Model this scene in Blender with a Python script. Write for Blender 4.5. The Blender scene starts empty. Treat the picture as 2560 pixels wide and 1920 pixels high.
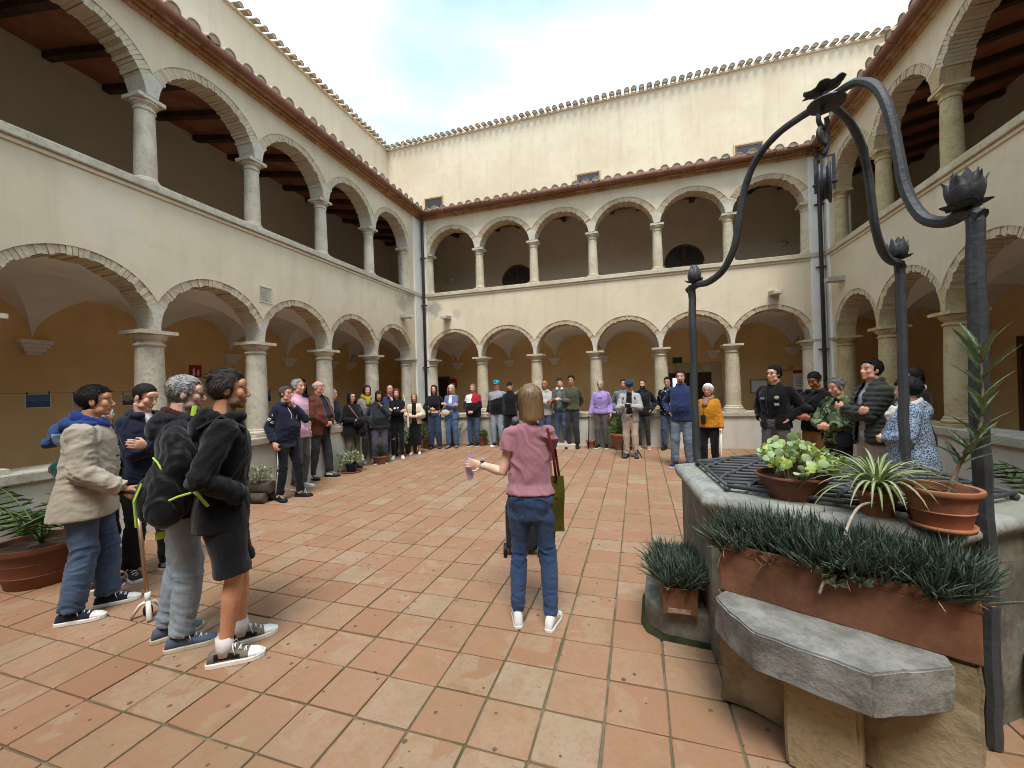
import bpy, bmesh, math, random
import numpy as np
from mathutils import Vector, Matrix, noise as mnoise

random.seed(7); RNG = np.random.default_rng(7)
SC = bpy.context.scene
COL = SC.collection
R_ = math.radians

# ------------------------------------------------------------------ camera
CAMZ = 1.60
YAW, PITCH, ROLL, FPX = -0.3016, 0.0071, -0.0282, 1008.1
def _axes():
    cy, sy, cp, sp, cr, sr = (math.cos(YAW), math.sin(YAW), math.cos(PITCH), math.sin(PITCH), math.cos(ROLL), math.sin(ROLL))
    f = Vector((sy*cp, cy*cp, sp)); r = Vector((cy, -sy, 0)); u = r.cross(f)
    return cr*r + sr*u, -sr*r + cr*u, f
AX_R, AX_U, AX_F = _axes()
cam_d = bpy.data.cameras.new('camera'); cam = bpy.data.objects.new('camera', cam_d); COL.objects.link(cam)
cam_d.sensor_fit = 'HORIZONTAL'; cam_d.sensor_width = 36.0; cam_d.lens = FPX/2560*36
cam_d.clip_start = 0.05; cam_d.clip_end = 2000
mw = Matrix((( AX_R.x, AX_U.x, -AX_F.x, 0), (AX_R.y, AX_U.y, -AX_F.y, 0), (AX_R.z, AX_U.z, -AX_F.z, CAMZ), (0, 0, 0, 1)))
cam.matrix_world = mw
SC.camera = cam

# ------------------------------------------------------------------ sky, sun, exposure
SUN_EL, SUN_AZ = R_(64), R_(163)
wd = bpy.data.worlds.new('World'); SC.world = wd; wd.use_nodes = True
wn, wl = wd.node_tree.nodes, wd.node_tree.links
bg = wn['Background']
sky = wn.new('ShaderNodeTexSky'); sky.sky_type = 'NISHITA'; sky.sun_disc = False
sky.sun_elevation = SUN_EL; sky.sun_rotation = SUN_AZ
tc = wn.new('ShaderNodeTexCoord')
mp = wn.new('ShaderNodeMapping'); mp.inputs['Scale'].default_value = (1.0, 1.0, 2.2); mp.inputs['Location'].default_value = (0.35, 0.1, 0.0)
wl.new(tc.outputs['Generated'], mp.inputs['Vector'])
nz = wn.new('ShaderNodeTexNoise'); nz.inputs['Scale'].default_value = 1.6; nz.inputs['Detail'].default_value = 3; nz.inputs['Roughness'].default_value = .5
wl.new(mp.outputs['Vector'], nz.inputs['Vector'])
rp = wn.new('ShaderNodeValToRGB'); rp.color_ramp.elements[0].position = .36; rp.color_ramp.elements[0].color = (.44,)*3+(1,)
rp.color_ramp.elements[1].position = .66; rp.color_ramp.elements[1].color = (1,)*3+(1,)
wl.new(nz.outputs['Fac'], rp.inputs['Fac'])
nz2 = wn.new('ShaderNodeTexNoise'); nz2.inputs['Scale'].default_value = 3.1; nz2.inputs['Detail'].default_value = 7
wl.new(mp.outputs['Vector'], nz2.inputs['Vector'])
rp2 = wn.new('ShaderNodeValToRGB'); rp2.color_ramp.elements[0].position = .3; rp2.color_ramp.elements[0].color = (4.0, 5.6, 6.8, 1)
rp2.color_ramp.elements[1].position = .7; rp2.color_ramp.elements[1].color = (7.4, 8.6, 9.2, 1)
wl.new(nz2.outputs['Fac'], rp2.inputs['Fac'])
mx = wn.new('ShaderNodeMix'); mx.data_type = 'RGBA'
wl.new(rp.outputs['Color'], mx.inputs['Factor']); wl.new(sky.outputs['Color'], mx.inputs['A']); wl.new(rp2.outputs['Color'], mx.inputs['B'])
wl.new(mx.outputs['Result'], bg.inputs['Color']); bg.inputs['Strength'].default_value = 0.10

sun_d = bpy.data.lights.new('sun', 'SUN'); sun = bpy.data.objects.new('sun', sun_d); COL.objects.link(sun)
sun_d.energy = 1.5; sun_d.angle = R_(22); sun_d.color = (1.0, .96, .9)
_sd = Vector((math.sin(SUN_AZ)*math.cos(SUN_EL), math.cos(SUN_AZ)*math.cos(SUN_EL), math.sin(SUN_EL)))
sun.rotation_euler = _sd.to_track_quat('Z', 'Y').to_euler()
sun.location = (0, 0, 30)

SC.view_settings.view_transform = 'Standard'; SC.view_settings.look = 'None'
SC.view_settings.exposure = 1.40; SC.view_settings.gamma = 1; SC.view_settings.use_curve_mapping = False
SC.render.engine = 'CYCLES'; SC.cycles.filter_width = 1.0
SC.cycles.use_denoising = True; SC.cycles.use_adaptive_sampling = True; SC.cycles.adaptive_threshold = .025; SC.cycles.max_bounces = 9; SC.cycles.diffuse_bounces = 7; SC.cycles.glossy_bounces = 3
SC.cycles.transmission_bounces = 4; SC.cycles.transparent_max_bounces = 8

# ------------------------------------------------------------------ geometry helpers
class MB:
    """collects vertices and faces; build() links them as one mesh object"""
    def __init__(s): s.v = []; s.f = []; s.m = []
    def add(s, vs, fs, mi=0):
        o = len(s.v); s.v += [tuple(map(float, p)) for p in vs]; s.f += [tuple(i+o for i in q) for q in fs]; s.m += [mi]*len(fs)
    def box(s, a, b, mi=0, fr=None):
        x0, y0, z0 = a; x1, y1, z1 = b
        vs = [(x0,y0,z0),(x1,y0,z0),(x1,y1,z0),(x0,y1,z0),(x0,y0,z1),(x1,y0,z1),(x1,y1,z1),(x0,y1,z1)]
        if fr: vs = [fr(*p) for p in vs]
        s.add(vs, [(0,3,2,1),(4,5,6,7),(0,1,5,4),(1,2,6,5),(2,3,7,6),(3,0,4,7)], mi)
    def prism(s, lo, hi, mi=0):
        n = len(lo)
        s.add(list(lo)+list(hi), [tuple(range(n))[::-1], tuple(range(n, 2*n))]+[(i, (i+1) % n, n+(i+1) % n, n+i) for i in range(n)], mi)
    def lathe(s, prof, c=(0, 0, 0), n=20, mi=0, cap=True, jit=0.0, sx=1.0, sy=1.0):
        vs = []
        for r, z in prof:
            for k in range(n):
                a = 2*math.pi*k/n; rr = r*(1+random.uniform(-jit, jit))
                vs.append((c[0]+rr*math.cos(a)*sx, c[1]+rr*math.sin(a)*sy, c[2]+z))
        fs = []
        for j in range(len(prof)-1):
            for k in range(n):
                k2 = (k+1) % n; fs.append((j*n+k, j*n+k2, (j+1)*n+k2, (j+1)*n+k))
        if cap: fs += [tuple(range(n))[::-1], tuple(range((len(prof)-1)*n, len(prof)*n))]
        s.add(vs, fs, mi)
    def tube(s, pts, rad, n=8, mi=0, cap=True, sq=1.0, up=None):
        """sweep along pts with radius (number, list, or list of (ra, rb)); sq: superellipse power, 1 = ellipse"""
        pts = [Vector(p) for p in pts]; m = len(pts); vs = []
        N = None
        for i, p in enumerate(pts):
            t = (pts[min(i+1, m-1)]-pts[max(i-1, 0)])
            t = t.normalized() if t.length > 1e-9 else Vector((0, 0, 1))
            if N is None:
                N = Vector(up) if up is not None else (Vector((1, 0, 0)) if abs(t.x) < .8 else Vector((0, 1, 0)))
            N = N-t*N.dot(t)
            N = N.normalized() if N.length > 1e-6 else t.orthogonal().normalized()
            Bv = t.cross(N)
            r = rad[i] if isinstance(rad, (list, tuple)) else rad
            ra, rb = r if isinstance(r, (tuple, list)) else (r, r)
            for k in range(n):
                a = 2*math.pi*(k+.5)/n; ca, sa = math.cos(a), math.sin(a)
                if sq != 1.0: ca, sa = math.copysign(abs(ca)**sq, ca), math.copysign(abs(sa)**sq, sa)
                q = p+N*(ra*ca)+Bv*(rb*sa); vs.append((q.x, q.y, q.z))
        fs = [(j*n+k, j*n+(k+1) % n, (j+1)*n+(k+1) % n, (j+1)*n+k) for j in range(m-1) for k in range(n)]
        if cap: fs += [tuple(range(n))[::-1], tuple(range((m-1)*n, m*n))]
        s.add(vs, fs, mi)
    def ball(s, c, r, n=12, m=8, mi=0, rot=None):
        rx, ry, rz = r if isinstance(r, (tuple, list)) else (r, r, r)
        vs = [(0, 0, -rz)]
        for j in range(1, m):
            ph = -math.pi/2+math.pi*j/m
            for k in range(n):
                a = 2*math.pi*k/n; vs.append((rx*math.cos(ph)*math.cos(a), ry*math.cos(ph)*math.sin(a), rz*math.sin(ph)))
        vs.append((0, 0, rz))
        fs = [(0, 1+(k+1) % n, 1+k) for k in range(n)]
        for j in range(m-2):
            for k in range(n): fs.append((1+j*n+k, 1+j*n+(k+1) % n, 1+(j+1)*n+(k+1) % n, 1+(j+1)*n+k))
        L = len(vs)-1; fs += [(L, 1+(m-2)*n+k, 1+(m-2)*n+(k+1) % n) for k in range(n)]
        if rot is not None: vs = [tuple(rot @ Vector(p)) for p in vs]
        s.add([(p[0]+c[0], p[1]+c[1], p[2]+c[2]) for p in vs], fs, mi)
    def quad(s, a, b, c, d, mi=0): s.add([a, b, c, d], [(0, 1, 2, 3)], mi)
    def mesh(s, name, mats, smooth=False):
        me = bpy.data.meshes.new(name); me.from_pydata(s.v, [], s.f)
        for m_ in (mats if isinstance(mats, (list, tuple)) else [mats]): me.materials.append(m_)
        if any(s.m): me.polygons.foreach_set('material_index', s.m)
        if smooth: me.polygons.foreach_set('use_smooth', [True]*len(s.f))
        me.update(); return me
    def build(s, name, mats, parent=None, smooth=False, fixn=False):
        me = s.mesh(name, mats, smooth)
        if fixn:
            b = bmesh.new(); b.from_mesh(me); bmesh.ops.recalc_face_normals(b, faces=b.faces); b.to_mesh(me); b.free()
        return link(name, me, parent)

def link(name, data, parent=None, loc=None):
    o = bpy.data.objects.new(name, data); COL.objects.link(o)
    if parent is not None: o.parent = parent
    if loc is not None: o.location = loc
    return o
def tag(o, label=None, cat=None, group=None, kind=None):
    if label: o['label'] = label
    if cat: o['category'] = cat
    if group: o['group'] = group
    if kind: o['kind'] = kind
    return o
def empty(name, loc=(0, 0, 0), rz=0, label=None, cat=None, group=None):
    o = link(name, None, None, loc); o.rotation_euler = (0, 0, rz); o.empty_display_size = .1
    return tag(o, label, cat, group)
def bevel(o, w=.006, seg=2, ang=40):
    b = o.modifiers.new('bevel', 'BEVEL'); b.width = w; b.segments = seg; b.limit_method = 'ANGLE'; b.angle_limit = R_(ang); b.harden_normals = False
    return o
def autosmooth(me, ang=40):
    me.polygons.foreach_set('use_smooth', [True]*len(me.polygons))
    me.set_sharp_from_angle(angle=R_(ang))

# ------------------------------------------------------------------ materials
def hexc(h):
    h = h.lstrip('#'); c = [int(h[i:i+2], 16)/255 for i in (0, 2, 4)]
    return tuple(x/12.92 if x <= .04045 else ((x+.055)/1.055)**2.4 for x in c)
class NT:
    def __init__(s, name):
        s.mat = bpy.data.materials.new(name); s.mat.use_nodes = True
        s.n = s.mat.node_tree.nodes; s.l = s.mat.node_tree.links; s.p = s.n['Principled BSDF']
    def new(s, t, **kw):
        nd = s.n.new('ShaderNode'+t)
        for k, v in kw.items():
            if hasattr(nd, k): setattr(nd, k, v)
            else: nd.inputs[k].default_value = v
        return nd
    def ln(s, a, b): s.l.new(a, b)
    def co(s, kind='Object'): return s.new('TexCoord').outputs[kind]
    def noise(s, vec, scale, detail=4, rough=.55, dist=0):
        nd = s.new('TexNoise'); nd.inputs['Scale'].default_value = scale; nd.inputs['Detail'].default_value = detail
        nd.inputs['Roughness'].default_value = rough; nd.inputs['Distortion'].default_value = dist
        if vec is not None: s.ln(vec, nd.inputs['Vector'])
        return nd.outputs['Fac']
    def ramp(s, fac, stops, interp='LINEAR'):
        nd = s.new('ValToRGB'); cr = nd.color_ramp; cr.interpolation = interp
        while len(cr.elements) < len(stops): cr.elements.new(.5)
        for e, (p, c) in zip(cr.elements, stops):
            e.position = p; e.color = tuple(c)+(1,) if isinstance(c, (tuple, list)) else (c, c, c, 1)
        s.ln(fac, nd.inputs['Fac']); return nd.outputs['Color']
    def mix(s, fac, a, b, mode='MIX'):
        nd = s.new('Mix', data_type='RGBA', blend_type=mode)
        for k, v in (('Factor', fac), ('A', a), ('B', b)):
            if isinstance(v, (int, float)): nd.inputs[k].default_value = v if k == 'Factor' else (v, v, v, 1)
            elif isinstance(v, (tuple, list)): nd.inputs[k].default_value = tuple(v)+(1,)
            else: s.ln(v, nd.inputs[k])
        return nd.outputs['Result']
    def math(s, op, a, b=None):
        nd = s.new('Math', operation=op)
        for i, v in enumerate((a, b)):
            if v is None: continue
            if isinstance(v, (int, float)): nd.inputs[i].default_value = v
            else: s.ln(v, nd.inputs[i])
        return nd.outputs[0]
    def bump(s, h, strength=.3, dist=.01):
        nd = s.new('Bump'); nd.inputs['Strength'].default_value = strength; nd.inputs['Distance'].default_value = dist
        s.ln(h, nd.inputs['Height']); s.ln(nd.outputs['Normal'], s.p.inputs['Normal']); return nd
    def set(s, color=None, rough=None, spec=None, metal=None):
        for k, v in (('Base Color', color), ('Roughness', rough), ('Specular IOR Level', spec), ('Metallic', metal)):
            if v is None: continue
            if isinstance(v, (tuple, list)): s.p.inputs[k].default_value = tuple(v)+(1,)
            elif isinstance(v, (int, float)): s.p.inputs[k].default_value = v
            else: s.ln(v, s.p.inputs[k])
        return s
_MC = {}
def M(name, base, rough=.8, var=.18, scale=6, bump=.15, bscale=40, spec=.25, metal=0, tint=None, bdist=.01):
    """base colour broken up by two noises, fine relief on top"""
    if name in _MC: return _MC[name]
    if isinstance(base, str): base = hexc(base)
    t = NT(name); c = t.co()
    n1 = t.noise(c, scale, 5); n2 = t.noise(c, scale*6, 4)
    lo = tuple(max(0, x*(1-var)) for x in base); hi = tuple(min(1, x*(1+var*.6)) for x in base)
    if tint: lo = tint
    col = t.ramp(n1, [(.38, lo), (.60, hi)])
    col = t.mix(.35, col, t.ramp(n2, [(.4, tuple(x*(1-var*.8) for x in base)), (.6, tuple(min(1, x*(1+var*.4)) for x in base))]))
    t.set(color=col, rough=rough, spec=spec, metal=metal)
    if bump: t.bump(t.noise(c, bscale, 4), bump, bdist)
    _MC[name] = t.mat; return t.mat
# ================================================================== the cloister
XL, XR, YB, YF = -5.82, 4.0, 10.14, -3.2
DLO, DUP = 2.45, 2.8            # gallery depth below and above, from the arcade's centre line
Z_PAR, Z_LC, Z_SB, Z_ST, Z_UC, Z_TOP, Z_TALL = .92, 2.42, 4.13, 4.23, 5.334, 6.27, 10.45

def fz(x, y): return .019*max(0.0, y-4.5)          # the paving rises a little towards the back, for drainage

def plaster(name, base, blotch, stain=.25, spots=()):
    t = NT(name); c = t.co()
    n = t.noise(c, .55, 6, .6); n2 = t.noise(c, 3.5, 6, .6); n3 = t.noise(c, 22, 3)
    col = t.mix(t.ramp(n, [(.42, 0.0), (.60, 1.0)]), base, tuple(x*.94 for x in blotch))
    col = t.mix(t.ramp(n2, [(.50, 0.0), (.66, .5)]), col, tuple(x*.84 for x in base))
    # vertical run-off streaks
    mp_ = t.new('Mapping'); mp_.inputs['Scale'].default_value = (3.0, 3.0, .22); t.ln(c, mp_.inputs['Vector'])
    st = t.noise(mp_.outputs['Vector'], 1.6, 6, .65)
    col = t.mix(t.math('MULTIPLY', t.ramp(st, [(.52, 0.0), (.68, 1.0)]), stain), col, tuple(x*y for x, y in zip(base, (.58, .56, .52))))
    # weathered spots: dark mould and grey repairs with an outline of their own
    ge = t.new('NewGeometry'); nb_ = t.noise(c, 4.5, 6, .7)
    for (sx, sy, sz, r, dk) in spots:
        vm = t.new('VectorMath', operation='DISTANCE'); t.ln(ge.outputs['Position'], vm.inputs[0]); vm.inputs[1].default_value = (sx, sy, sz)
        m_ = t.math('SUBTRACT', t.math('MULTIPLY', nb_, 1.9), t.math('DIVIDE', vm.outputs['Value'], r))
        mr = t.new('MapRange'); mr.inputs['From Min'].default_value = .18; mr.inputs['From Max'].default_value = .55; t.ln(m_, mr.inputs['Value'])
        col = t.mix(t.math('MULTIPLY', mr.outputs[0], .75), col, dk)
    t.set(color=col, rough=.92, spec=.12)
    h = t.math('ADD', t.math('MULTIPLY', n2, .7), t.math('MULTIPLY', n3, .35)); t.bump(h, .45, .012)
    return t.mat
M_WALL = plaster('wall_plaster', (.67, .575, .42), (.64, .54, .38), .20, (( -5.30, 9.97, 3.80, .34, (.30, .28, .24)), (-5.66, 8.95, 3.78, .36, (.34, .31, .26)), (-5.66, 9.3, 3.95, .3, (.42, .38, .31)), (-4.6, 9.97, 3.62, .22, (.45, .41, .34)), (-5.66, 3.0, 3.7, .4, (.62, .56, .45)), (-5.66, 6.6, 3.55, .5, (.64, .56, .44)), (2.9, 9.97, 3.25, .25, (.5, .45, .36)), (3.84, 7.2, 3.6, .5, (.62, .53, .40))))
M_TALL = plaster('tall_wall_plaster', (.625, .545, .41), (.595, .505, .365), .24)
M_OCHRE = plaster('ochre_plaster', (.80, .565, .285), (.77, .53, .255), .06)
M_VAULT = plaster('vault_plaster', (.84, .81, .77), (.81, .77, .72), .05)
M_UPPER = plaster('upper_gallery_plaster', (.80, .72, .58), (.77, .69, .54), .06)
M_WHITE = plaster('white_pilaster', (.80, .775, .71), (.76, .73, .655), .15)
M_PARA = plaster('parapet_plaster', (.63, .595, .52), (.595, .55, .46), .35)

def stone(name, base, dark, amt=.5, scale=4, lich=None):
    t = NT(name); c = t.co()
    oi = t.new('ObjectInfo'); sh = t.new('VectorMath', operation='ADD'); t.ln(c, sh.inputs[0])
    cmb = t.new('CombineXYZ'); t.ln(t.math('MULTIPLY', oi.outputs['Random'], 37.0), cmb.inputs['X']); t.ln(cmb.outputs[0], sh.inputs[1])
    v = sh.outputs[0]
    n1 = t.noise(v, scale, 8, .65); n2 = t.noise(v, scale*7, 6, .6); n3 = t.noise(v, scale*.6, 4, .6, .6)
    col = t.mix(t.ramp(n1, [(.43, 0.0), (.60, amt)]), base, dark)
    col = t.mix(t.ramp(n2, [(.50, 0.0), (.66, .6)]), col, tuple(x*.55 for x in base))
    if lich: col = t.mix(t.ramp(n3, [(.52, 0.0), (.60, .75)]), col, lich)
    t.set(color=col, rough=.9, spec=.15)
    t.bump(t.math('ADD', t.math('MULTIPLY', n1, .6), t.math('MULTIPLY', n2, .5)), .55, .02)
    return t.mat
M_ST_GREY = stone('column_limestone', (.56, .50, .39), (.34, .29, .215), .45, 3.5, (.62, .56, .44))
M_ST_WARM = stone('column_warm_limestone', (.54, .47, .34), (.40, .325, .21), .5, 3.5, (.58, .52, .39))
M_ST_YEL = stone('column_yellow_limestone', (.49, .39, .22), (.36, .265, .125), .55, 3.2, (.53, .44, .27))
M_ST_IMP = stone('springer_limestone', (.58, .535, .44), (.46, .41, .33), .5, 4)
M_ST_COPE = stone('coping_limestone', (.51, .465, .37), (.31, .275, .215), .5, 3)
def brickmat(name, a, b, c_):
    t = NT(name); oi = t.new('ObjectInfo'); ge = t.new('NewGeometry')
    r = t.math('FRACT', t.math('ADD', oi.outputs['Random'], ge.outputs['Random Per Island']))
    col = t.ramp(r, [(0, a), (.45, b), (.75, c_), (1, a)])
    v = t.co(); n = t.noise(v, 30, 5); col = t.mix(t.ramp(n, [(.4, 0.0), (.75, .55)]), col, tuple(x*.66 for x in b))
    n2 = t.noise(v, 7, 4); col = t.mix(t.ramp(n2, [(.5, 0.0), (.7, .55)]), col, (.58, .50, .36))
    t.set(color=col, rough=.93, spec=.1); t.bump(n, .7, .012); return t.mat
M_BRICK = brickmat('arch_brick', (.54, .455, .32), (.585, .505, .365), (.50, .40, .265))
M_BRICKR = brickmat('arch_brick_reddish', (.50, .39, .26), (.545, .46, .32), (.44, .285, .17))
M_MORTAR = M('arch_mortar', (.49, .42, .31), .95, .25, 20, .4, 60)
M_CORN = brickmat('cornice_brick', (.42, .22, .11), (.50, .33, .17), (.38, .17, .09))
M_GUTTER = M('gutter_terracotta_paint', (.235, .10, .062), .6, .25, 4, .2, 30, .3)
def tilemat_roof():
    t = NT('roof_tile_clay'); oi = t.new('ObjectInfo'); v = t.co('Object')
    ge = t.new('NewGeometry')
    n = t.noise(ge.outputs['Position'], 9, 6, .65); n2 = t.noise(ge.outputs['Position'], 30, 4)
    col = t.ramp(oi.outputs['Random'], [(0, (.42, .31, .21)), (.5, (.48, .38, .28)), (1, (.38, .25, .16))])
    col = t.mix(t.ramp(n, [(.42, 0.0), (.65, .8)]), col, (.45, .40, .32))
    col = t.mix(t.ramp(n2, [(.5, 0.0), (.75, .6)]), col, (.24, .20, .15))
    t.set(color=col, rough=.95, spec=.1); t.bump(n2, .5, .01); return t.mat
M_RTILE = tilemat_roof()
M_ROOF = M('roof_bed_clay', (.34, .21, .13), .95, .3, 5, .3, 30)
M_BEAM = M('dark_beam_wood', (.085, .045, .030), .8, .4, 3, .3, 25)
M_BOARD = M('ceiling_clay_board', (.36, .135, .075), .85, .3, 2.5, .3, 30)
M_IRON_DK = M('dark_brown_pipe_paint', (.045, .032, .028), .5, .3, 6, .15, 40, .4)
M_GALFLOOR = M('gallery_floor_clay', (.56, .43, .32), .8, .2, 3, .2, 20)

FR = {'left': lambda u, w, z: (XL-w, u, z), 'back': lambda u, w, z: (u, YB+w, z),
      'right': lambda u, w, z: (XR+w, u, z), 'front': lambda u, w, z: (u, YF-w, z)}
MAT = {'left': Matrix(((0, -1, 0, XL), (1, 0, 0, 0), (0, 0, 1, 0), (0, 0, 0, 1))),
       'back': Matrix(((1, 0, 0, 0), (0, 1, 0, YB), (0, 0, 1, 0), (0, 0, 0, 1))),
       'right': Matrix(((0, 1, 0, XR), (1, 0, 0, 0), (0, 0, 1, 0), (0, 0, 0, 1))),
       'front': Matrix(((1, 0, 0, 0), (0, -1, 0, YF), (0, 0, 1, 0), (0, 0, 0, 1)))}

LOW = dict(zci=2.43, ri=.70, zce=2.39, Re=.83, zj=2.70, imp=.17, zs=Z_LC, N=36)
UPP = dict(zci=5.278, ri=.672, zce=5.20, Re=.85, zj=5.55, imp=.125, zs=Z_UC, N=36)
def arch_par(A, hb):
    k = hb/.736
    ri = A['ri']*k; zci = A['zci']+A['ri']-ri*1.0
    Re = A['Re']*k; zce = A['zce']+A['Re']-Re
    ai = math.acos(max(-1, min(1, (A['zj']-zci)/ri))); ae = math.asin(min(1, hb/Re))
    return ri, zci, Re, zce, ai, ae

def wedge(p, t0, t1, w0, w1, gap, jr, jw, mb):
    ri, zci, Re, zce, ai, ae = p
    g = (t1-t0)*gap
    t0 += g; t1 -= g
    vs = []
    for w in (w0+jw, w1-jw):
        for (t, rr, zc, am, s) in ((t0, ri+jr, zci, ai, 0), (t1, ri+jr, zci, ai, 0), (t1, Re, zce, ae, 1), (t0, Re, zce, ae, 1)):
            a = (t*2-1)*am; vs.append((rr*math.sin(a), w, zc+rr*math.cos(a)))
    mb.add(vs, [(0, 1, 2, 3), (7, 6, 5, 4), (0, 4, 5, 1), (1, 5, 6, 2), (2, 6, 7, 3), (3, 7, 4, 0)])

def column_profile(z0, z1, r0, r1, n=8):
    return [(r0+(r1-r0)*(i/n)**1.6, z0+(z1-z0)*i/n) for i in range(n+1)]
def mk_column(level, mat, nm):
    """shaft / capital / base meshes with their origin at the column's foot"""
    if level == 'low': H, r0, r1, ab, pl = Z_LC-Z_PAR, .158, .138, .205, .2
    else: H, r0, r1, ab, pl = Z_UC-Z_ST, .116, .100, .152, .15
    k = r0/.158
    sh, ca, ba = MB(), MB(), MB()
    hb, hc = .13*k, (.19 if level == 'low' else .165)
    sh.lathe(column_profile(hb, H-hc+.01, r0, r1), n=28, jit=.006)
    for zz, q in ((0, 1.0),): ba.box((-pl, -pl, 0), (pl, pl, .045*k))
    ba.lathe([(pl*.93, .045*k), (pl*.99, .06*k), (pl*.99, .08*k), (pl*.9, .095*k), (r0*1.1, .1*k), (r0*1.12, .115*k), (r0*1.02, .135*k)], n=28)
    zc = H-hc
    ca.lathe([(r1*1.0, zc-.005), (r1*1.13, zc+.004), (r1*1.17, zc+.018), (r1*1.13, zc+.032), (r1*1.0, zc+.038), (r1*1.0, zc+.062), (r1*1.1, zc+.07),
              (r1*1.2, zc+.085), (r1*1.36, zc+hc-.075), (r1*1.42, zc+hc-.055), (r1*1.38, zc+hc-.042)], n=28, jit=.005)
    ca.box((-ab, -ab, H-.046), (ab, ab, H-.001))
    out = []
    for b_, n_ in ((sh, 'column'), (ca, 'capital'), (ba, 'base')):
        me = b_.mesh(nm+'_'+n_, mat); autosmooth(me, 38); out.append(me)
    return out

RT_MB = MB()
def _roof_tile_mesh():
    mb = MB(); n = 8; L = .46
    for j, (y, r) in enumerate(((0, .098), (L, .080))):
        pass
    vs = []
    for (y, r) in ((0, .100), (L, .082)):
        for rr in (r, r-.016):
            for k in range(n+1):
                a = math.pi*k/n; vs.append((rr*math.cos(a), y, rr*math.sin(a)*.92))
    N = n+1; fs = []
    for k in range(n):
        fs.append((k, k+1, 2*N+k+1, 2*N+k)); fs.append((N+k+1, N+k, 3*N+k, 3*N+k+1))
        fs.append((k, N+k, N+k+1, k+1)); fs.append((2*N+k, 2*N+k+1, 3*N+k+1, 3*N+k))
    # mortar bedding behind the mouth
    mo = [(0, .012, -.02)]+[((.092)*math.cos(math.pi*k/n), .012, (.092)*math.sin(math.pi*k/n)*.9) for k in range(n+1)]
    mb.add(vs, fs); mb.add(mo, [(0, k+1, k+2) for k in range(n)])
    me = mb.mesh('roof_tile', M_RTILE); autosmooth(me, 50); return me
ME_RTILE = _roof_tile_mesh()

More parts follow.
